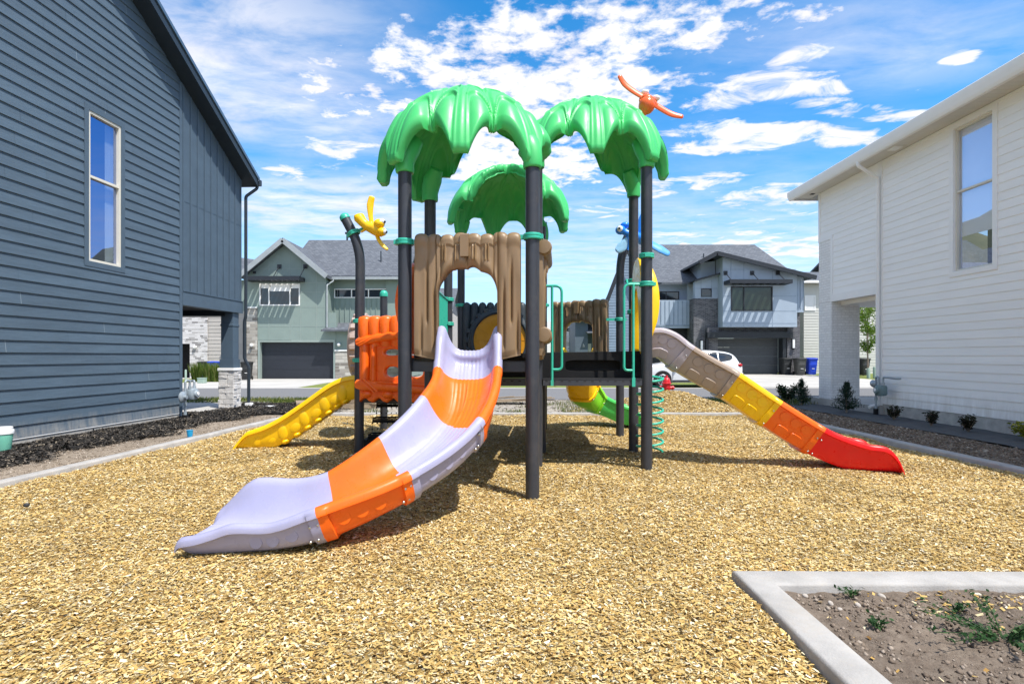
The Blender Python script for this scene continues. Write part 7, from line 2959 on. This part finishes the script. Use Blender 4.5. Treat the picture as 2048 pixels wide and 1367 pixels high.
def round_shrub(loc, h, w, m, label, n=700, size=.028, group='small shrubs in the landscape fabric', name='shrub'):
    t = thing(name, loc, label, 'shrub', group)
    mb = MB()
    rr_ = random.Random(int(loc[1] * 77))
    P_, N_ = [], []
    for i in range(13):
        a = rr_.random() * 2 * PI
        e = Vector(loc) + Vector((math.cos(a) * w * rr_.uniform(.3, .95), math.sin(a) * w * rr_.uniform(.3, .95), h * rr_.uniform(.6, 1)))
        m_ = Vector(loc).lerp(e, .5) + Vector((rr_.gauss(0, .02), rr_.gauss(0, .02), .02))
        mb.tube([Vector(loc) + Vector((0, 0, -.02)), m_, e], [.008, .006, .003], 5)
        for j in range(n // 13):
            s = rr_.uniform(.35, 1.12)
            p = Vector(loc).lerp(e, s) + Vector((rr_.gauss(0, w * .13), rr_.gauss(0, w * .13), rr_.gauss(0, h * .07)))
            P_.append((p.x, p.y, max(loc[2] + .01, p.z))); N_.append((rr_.gauss(0, .6), rr_.gauss(0, .6), .8))
    mb.build('stems', m_bark, t)
    cards('foliage', np.array(P_), np.array(N_), size, m, t, .5, .5)


round_shrub((8.15, 16.3, 0), .52, .36, m_leafd, 'loose leafy shrub at the far end of the side bed', 1500, .032)
round_shrub((8.40, 12.1, .02), .26, .15, m_leafp, 'tiny dark shrub nearest the gas meter', 420)
round_shrub((8.38, 11.0, .02), .25, .14, m_leafp, 'tiny dark shrub in the middle of the fabric strip', 420)
round_shrub((8.42, 10.15, .02), .28, .15, m_leafp, 'tiny dark shrub next to the golden shrub', 460)
round_shrub((8.52, 9.08, .03), .26, .22, m_leafy, 'golden yellow shrub at the right edge', 800, .026)

# young street tree beyond the right porch
tx, ty = P(1735, 0, 32).x, 32.0
t = thing('young_tree', (tx, ty, .15), 'slender young tree with bright green leaves seen through the right porch', 'tree')
mb = MB()
rr_ = random.Random(8)
mb.tube([(tx, ty, .1), (tx + .02, ty, 1.2), (tx - .02, ty, 2.4), (tx + .03, ty, 3.8), (tx, ty, 4.9)], [.05, .042, .035, .022, .008], 10)
P_, N_ = [], []
for i in range(46):
    z = rr_.uniform(1.7, 4.8)
    k = (z - 1.7) / 3.1
    ln = (1.05 * math.sin(PI * min(1, .25 + .75 * (1 - k))) ** .8 + .12) * rr_.uniform(.6, 1.1)
    a = rr_.random() * 2 * PI
    b0 = Vector((tx, ty, z))
    e = b0 + Vector((math.cos(a) * ln, math.sin(a) * ln, ln * .55))
    mb.tube([b0, b0.lerp(e, .5) + Vector((0, 0, -.03)), e], [.014, .009, .003], 5)
    for j in range(85):
        s = rr_.uniform(.3, 1.1)
        p = b0.lerp(e, s) + Vector((rr_.gauss(0, .12), rr_.gauss(0, .12), rr_.gauss(0, .10)))
        P_.append(tuple(p)); N_.append((rr_.gauss(0, .7), rr_.gauss(0, .7), .7))
mb.build('trunk', m_bark, t, smooth=50)
cards('crown', np.array(P_), np.array(N_), .055, m_leaft, t, .6, .5)
m_guard = plastic('pale_green_guard', (.30, .40, .34), .6)
mb = MB()
mb.lathe([(.09, 0), (.09, .62), (.08, .66), (.001, .67)], (tx + .22, ty - .3, .13), 12)
tg = thing('utility_marker', (tx + .22, ty - .3, .13), 'pale green utility marker at the foot of the young tree', 'utility marker')
mb.build('marker_tube', m_guard, tg, smooth=40)
mb = MB(); mb.lathe([(.09, 0), (.09, .55), (.08, .58), (.001, .59)], (tx - .14, ty - .3, .13), 12)
tg = thing('utility_marker', (tx - .14, ty - .3, .13), 'shorter pale green utility marker left of the young tree trunk', 'utility marker')
mb.build('marker_tube', m_guard, tg, smooth=40)

# ornamental grasses, cabinet and marker beyond the left porch
m_orn = flake_mat('ornamental_grass_blade', [(0, (.05, .10, .015)), (.6, (.12, .20, .03)), (1, (.30, .30, .10))], trans=.3)
for i, (px, lab, wd) in enumerate(((393, 'ornamental grass clump nearest the house wall', .45), (418, 'wide ornamental grass clump in front of the bins', .55), (434, 'ornamental grass clump half hidden by the porch pillar', .5))):
    x, y = P(px, 0, 30.2).x, 30.2
    t = thing('ornamental_grass', (x, y, 0), lab, 'grass clump', 'ornamental grasses across the street')
    n = 420
    an = RNG.random(n) * 2 * PI
    rd_ = np.sqrt(RNG.random(n)) * wd * .45
    hh = 1.0 * (.6 + .5 * RNG.random(n))
    lean = .28 * RNG.random(n)
    b = np.stack([rd_ * np.cos(an), rd_ * np.sin(an), 0 * an], 1)
    tp = b + np.stack([np.cos(an) * lean, np.sin(an) * lean, hh], 1)
    md = (b + tp) / 2 + np.stack([-np.cos(an) * lean * .15, -np.sin(an) * lean * .15, .05 + 0 * an], 1)
    yw = RNG.random(n) * PI
    dx = np.stack([np.cos(yw), np.sin(yw), 0 * yw], 1) * .014
    v = np.stack([b - dx, b + dx, md + dx, md - dx, tp + dx * .2, tp - dx * .2], 1)
    f = np.concatenate([np.arange(n)[:, None] * 6 + np.array([[0, 1, 2, 3]]), np.arange(n)[:, None] * 6 + np.array([[3, 2, 4, 5]])])
    raw_mesh('blades', v.reshape(-1, 3), f, m_orn, parent=t)
x = P(403, 0, 28.6).x
t = thing('utility_cabinet', (x, 28.6, 0), 'low grey green utility cabinet in front of the ornamental grass', 'utility cabinet')
mb = MB(); mb.box(x - .18, 28.5, -.02, x + .18, 28.8, .24); mb.build('case', m_guard, t, bevel=.03)
mb = MB(); mb.box(x - .19, 28.49, .242, x + .19, 28.81, .28); mb.build('lid', m_guard, t, bevel=.02)
x = P(371.5, 0, 29.6).x
t = thing('utility_marker', (x, 29.6, 0), 'tall pale green utility marker beside the slate blue house corner', 'utility marker')
mb = MB(); mb.lathe([(.055, 0), (.05, .66), (.03, .70), (.001, .71)], (x, 29.6, -.02), 12); mb.build('marker_tube', m_guard, t, smooth=40)

# ================================================================ weeds and pebbles in the near corner
m_weed = leafmat('weed_leaf', (.018, .05, .016), (.035, .095, .03), (.08, .16, .05), .25)
def weed(x, y, r, n, label, flat=.35):
    t = thing('weed', (x, y, .0), label, 'weed', 'weeds in the bare soil')
    mb = MB()
    P_, N_ = [], []
    rr_ = random.Random(int(x * 1000))
    for i in range(max(5, int(r * 60))):
        a = rr_.random() * 2 * PI
        ln = r * rr_.uniform(.4, 1.1)
        e = Vector((x + math.cos(a) * ln * 1.25, y + math.sin(a) * ln * .8, .03 + r * flat * rr_.uniform(.2, 1)))
        mb.tube([(x, y, .01), Vector((x, y, .01)).lerp(e, .5) + Vector((0, 0, .02)), e], [.003, .0025, .0015], 5)
        for j in range(n):
            s = rr_.uniform(.15, 1.08)
            p = Vector((x, y, .02)).lerp(e, s) + Vector((rr_.gauss(0, .012), rr_.gauss(0, .012), abs(rr_.gauss(.008, .012))))
            P_.append(tuple(p)); N_.append((rr_.gauss(0, .5), rr_.gauss(0, .5), 1))
    mb.build('stems', m_weed, t)
    cards('leaves', np.array(P_), np.array(N_), .013, m_weed, t, .5, .35)
weed(2.40, 2.68, .34, 34, 'large spreading dark green weed in the bare soil at the right edge')
weed(1.865, 2.80, .05, 14, 'small bright weed rosette in the middle of the bare soil', 1.0)
weed(2.40, 2.98, .08, 12, 'medium weed tuft between the large weed and the back kerb')
weed(1.95, 3.16, .07, 8, 'wispy weed growing beside the inner kerb face', .9)
m_peb = mat('pale_pebble', (.42, .38, .34), rough=.9, var=.2, vscale=30, bump=.3)
rr_ = random.Random(21)
for i, (x, y) in enumerate([(2.13, 3.17), (1.93, 3.07), (1.79, 3.09), (1.80, 3.02), (2.55, 3.18), (1.70, 3.19)]):
    s = [.026, .018, .017, .013, .02, .015][i]
    mb = MB(); mb.ellip((x, y, .012), (s * 1.2, s, s * .75), Euler((rr_.random(), rr_.random(), rr_.random())).to_matrix(), 10, 7)
    o = mb.build('pebble', m_peb, smooth=70, ori=(x, y, 0))
    tag(o, ['largest pale pebble beside the inner kerb face', 'pale pebble on bare soil left of the largest one', 'small pebble near the soil corner', 'smallest pebble on the soil', 'pebble half buried in stray chips at the right', 'pebble in the inner kerb corner'][i], 'pebble', 'pebbles on the bare soil')

mb = MB(); mb.ellip((-4.44, 5.03, .04), (.026, .024, .02), None, 10, 7)
tag(mb.build('stone', mat('dark_stone', (.03, .03, .032), rough=.7), smooth=70, ori=(-4.44, 5.03, .02)), 'small dark round stone lying alone on the wood chips at left', 'stone')
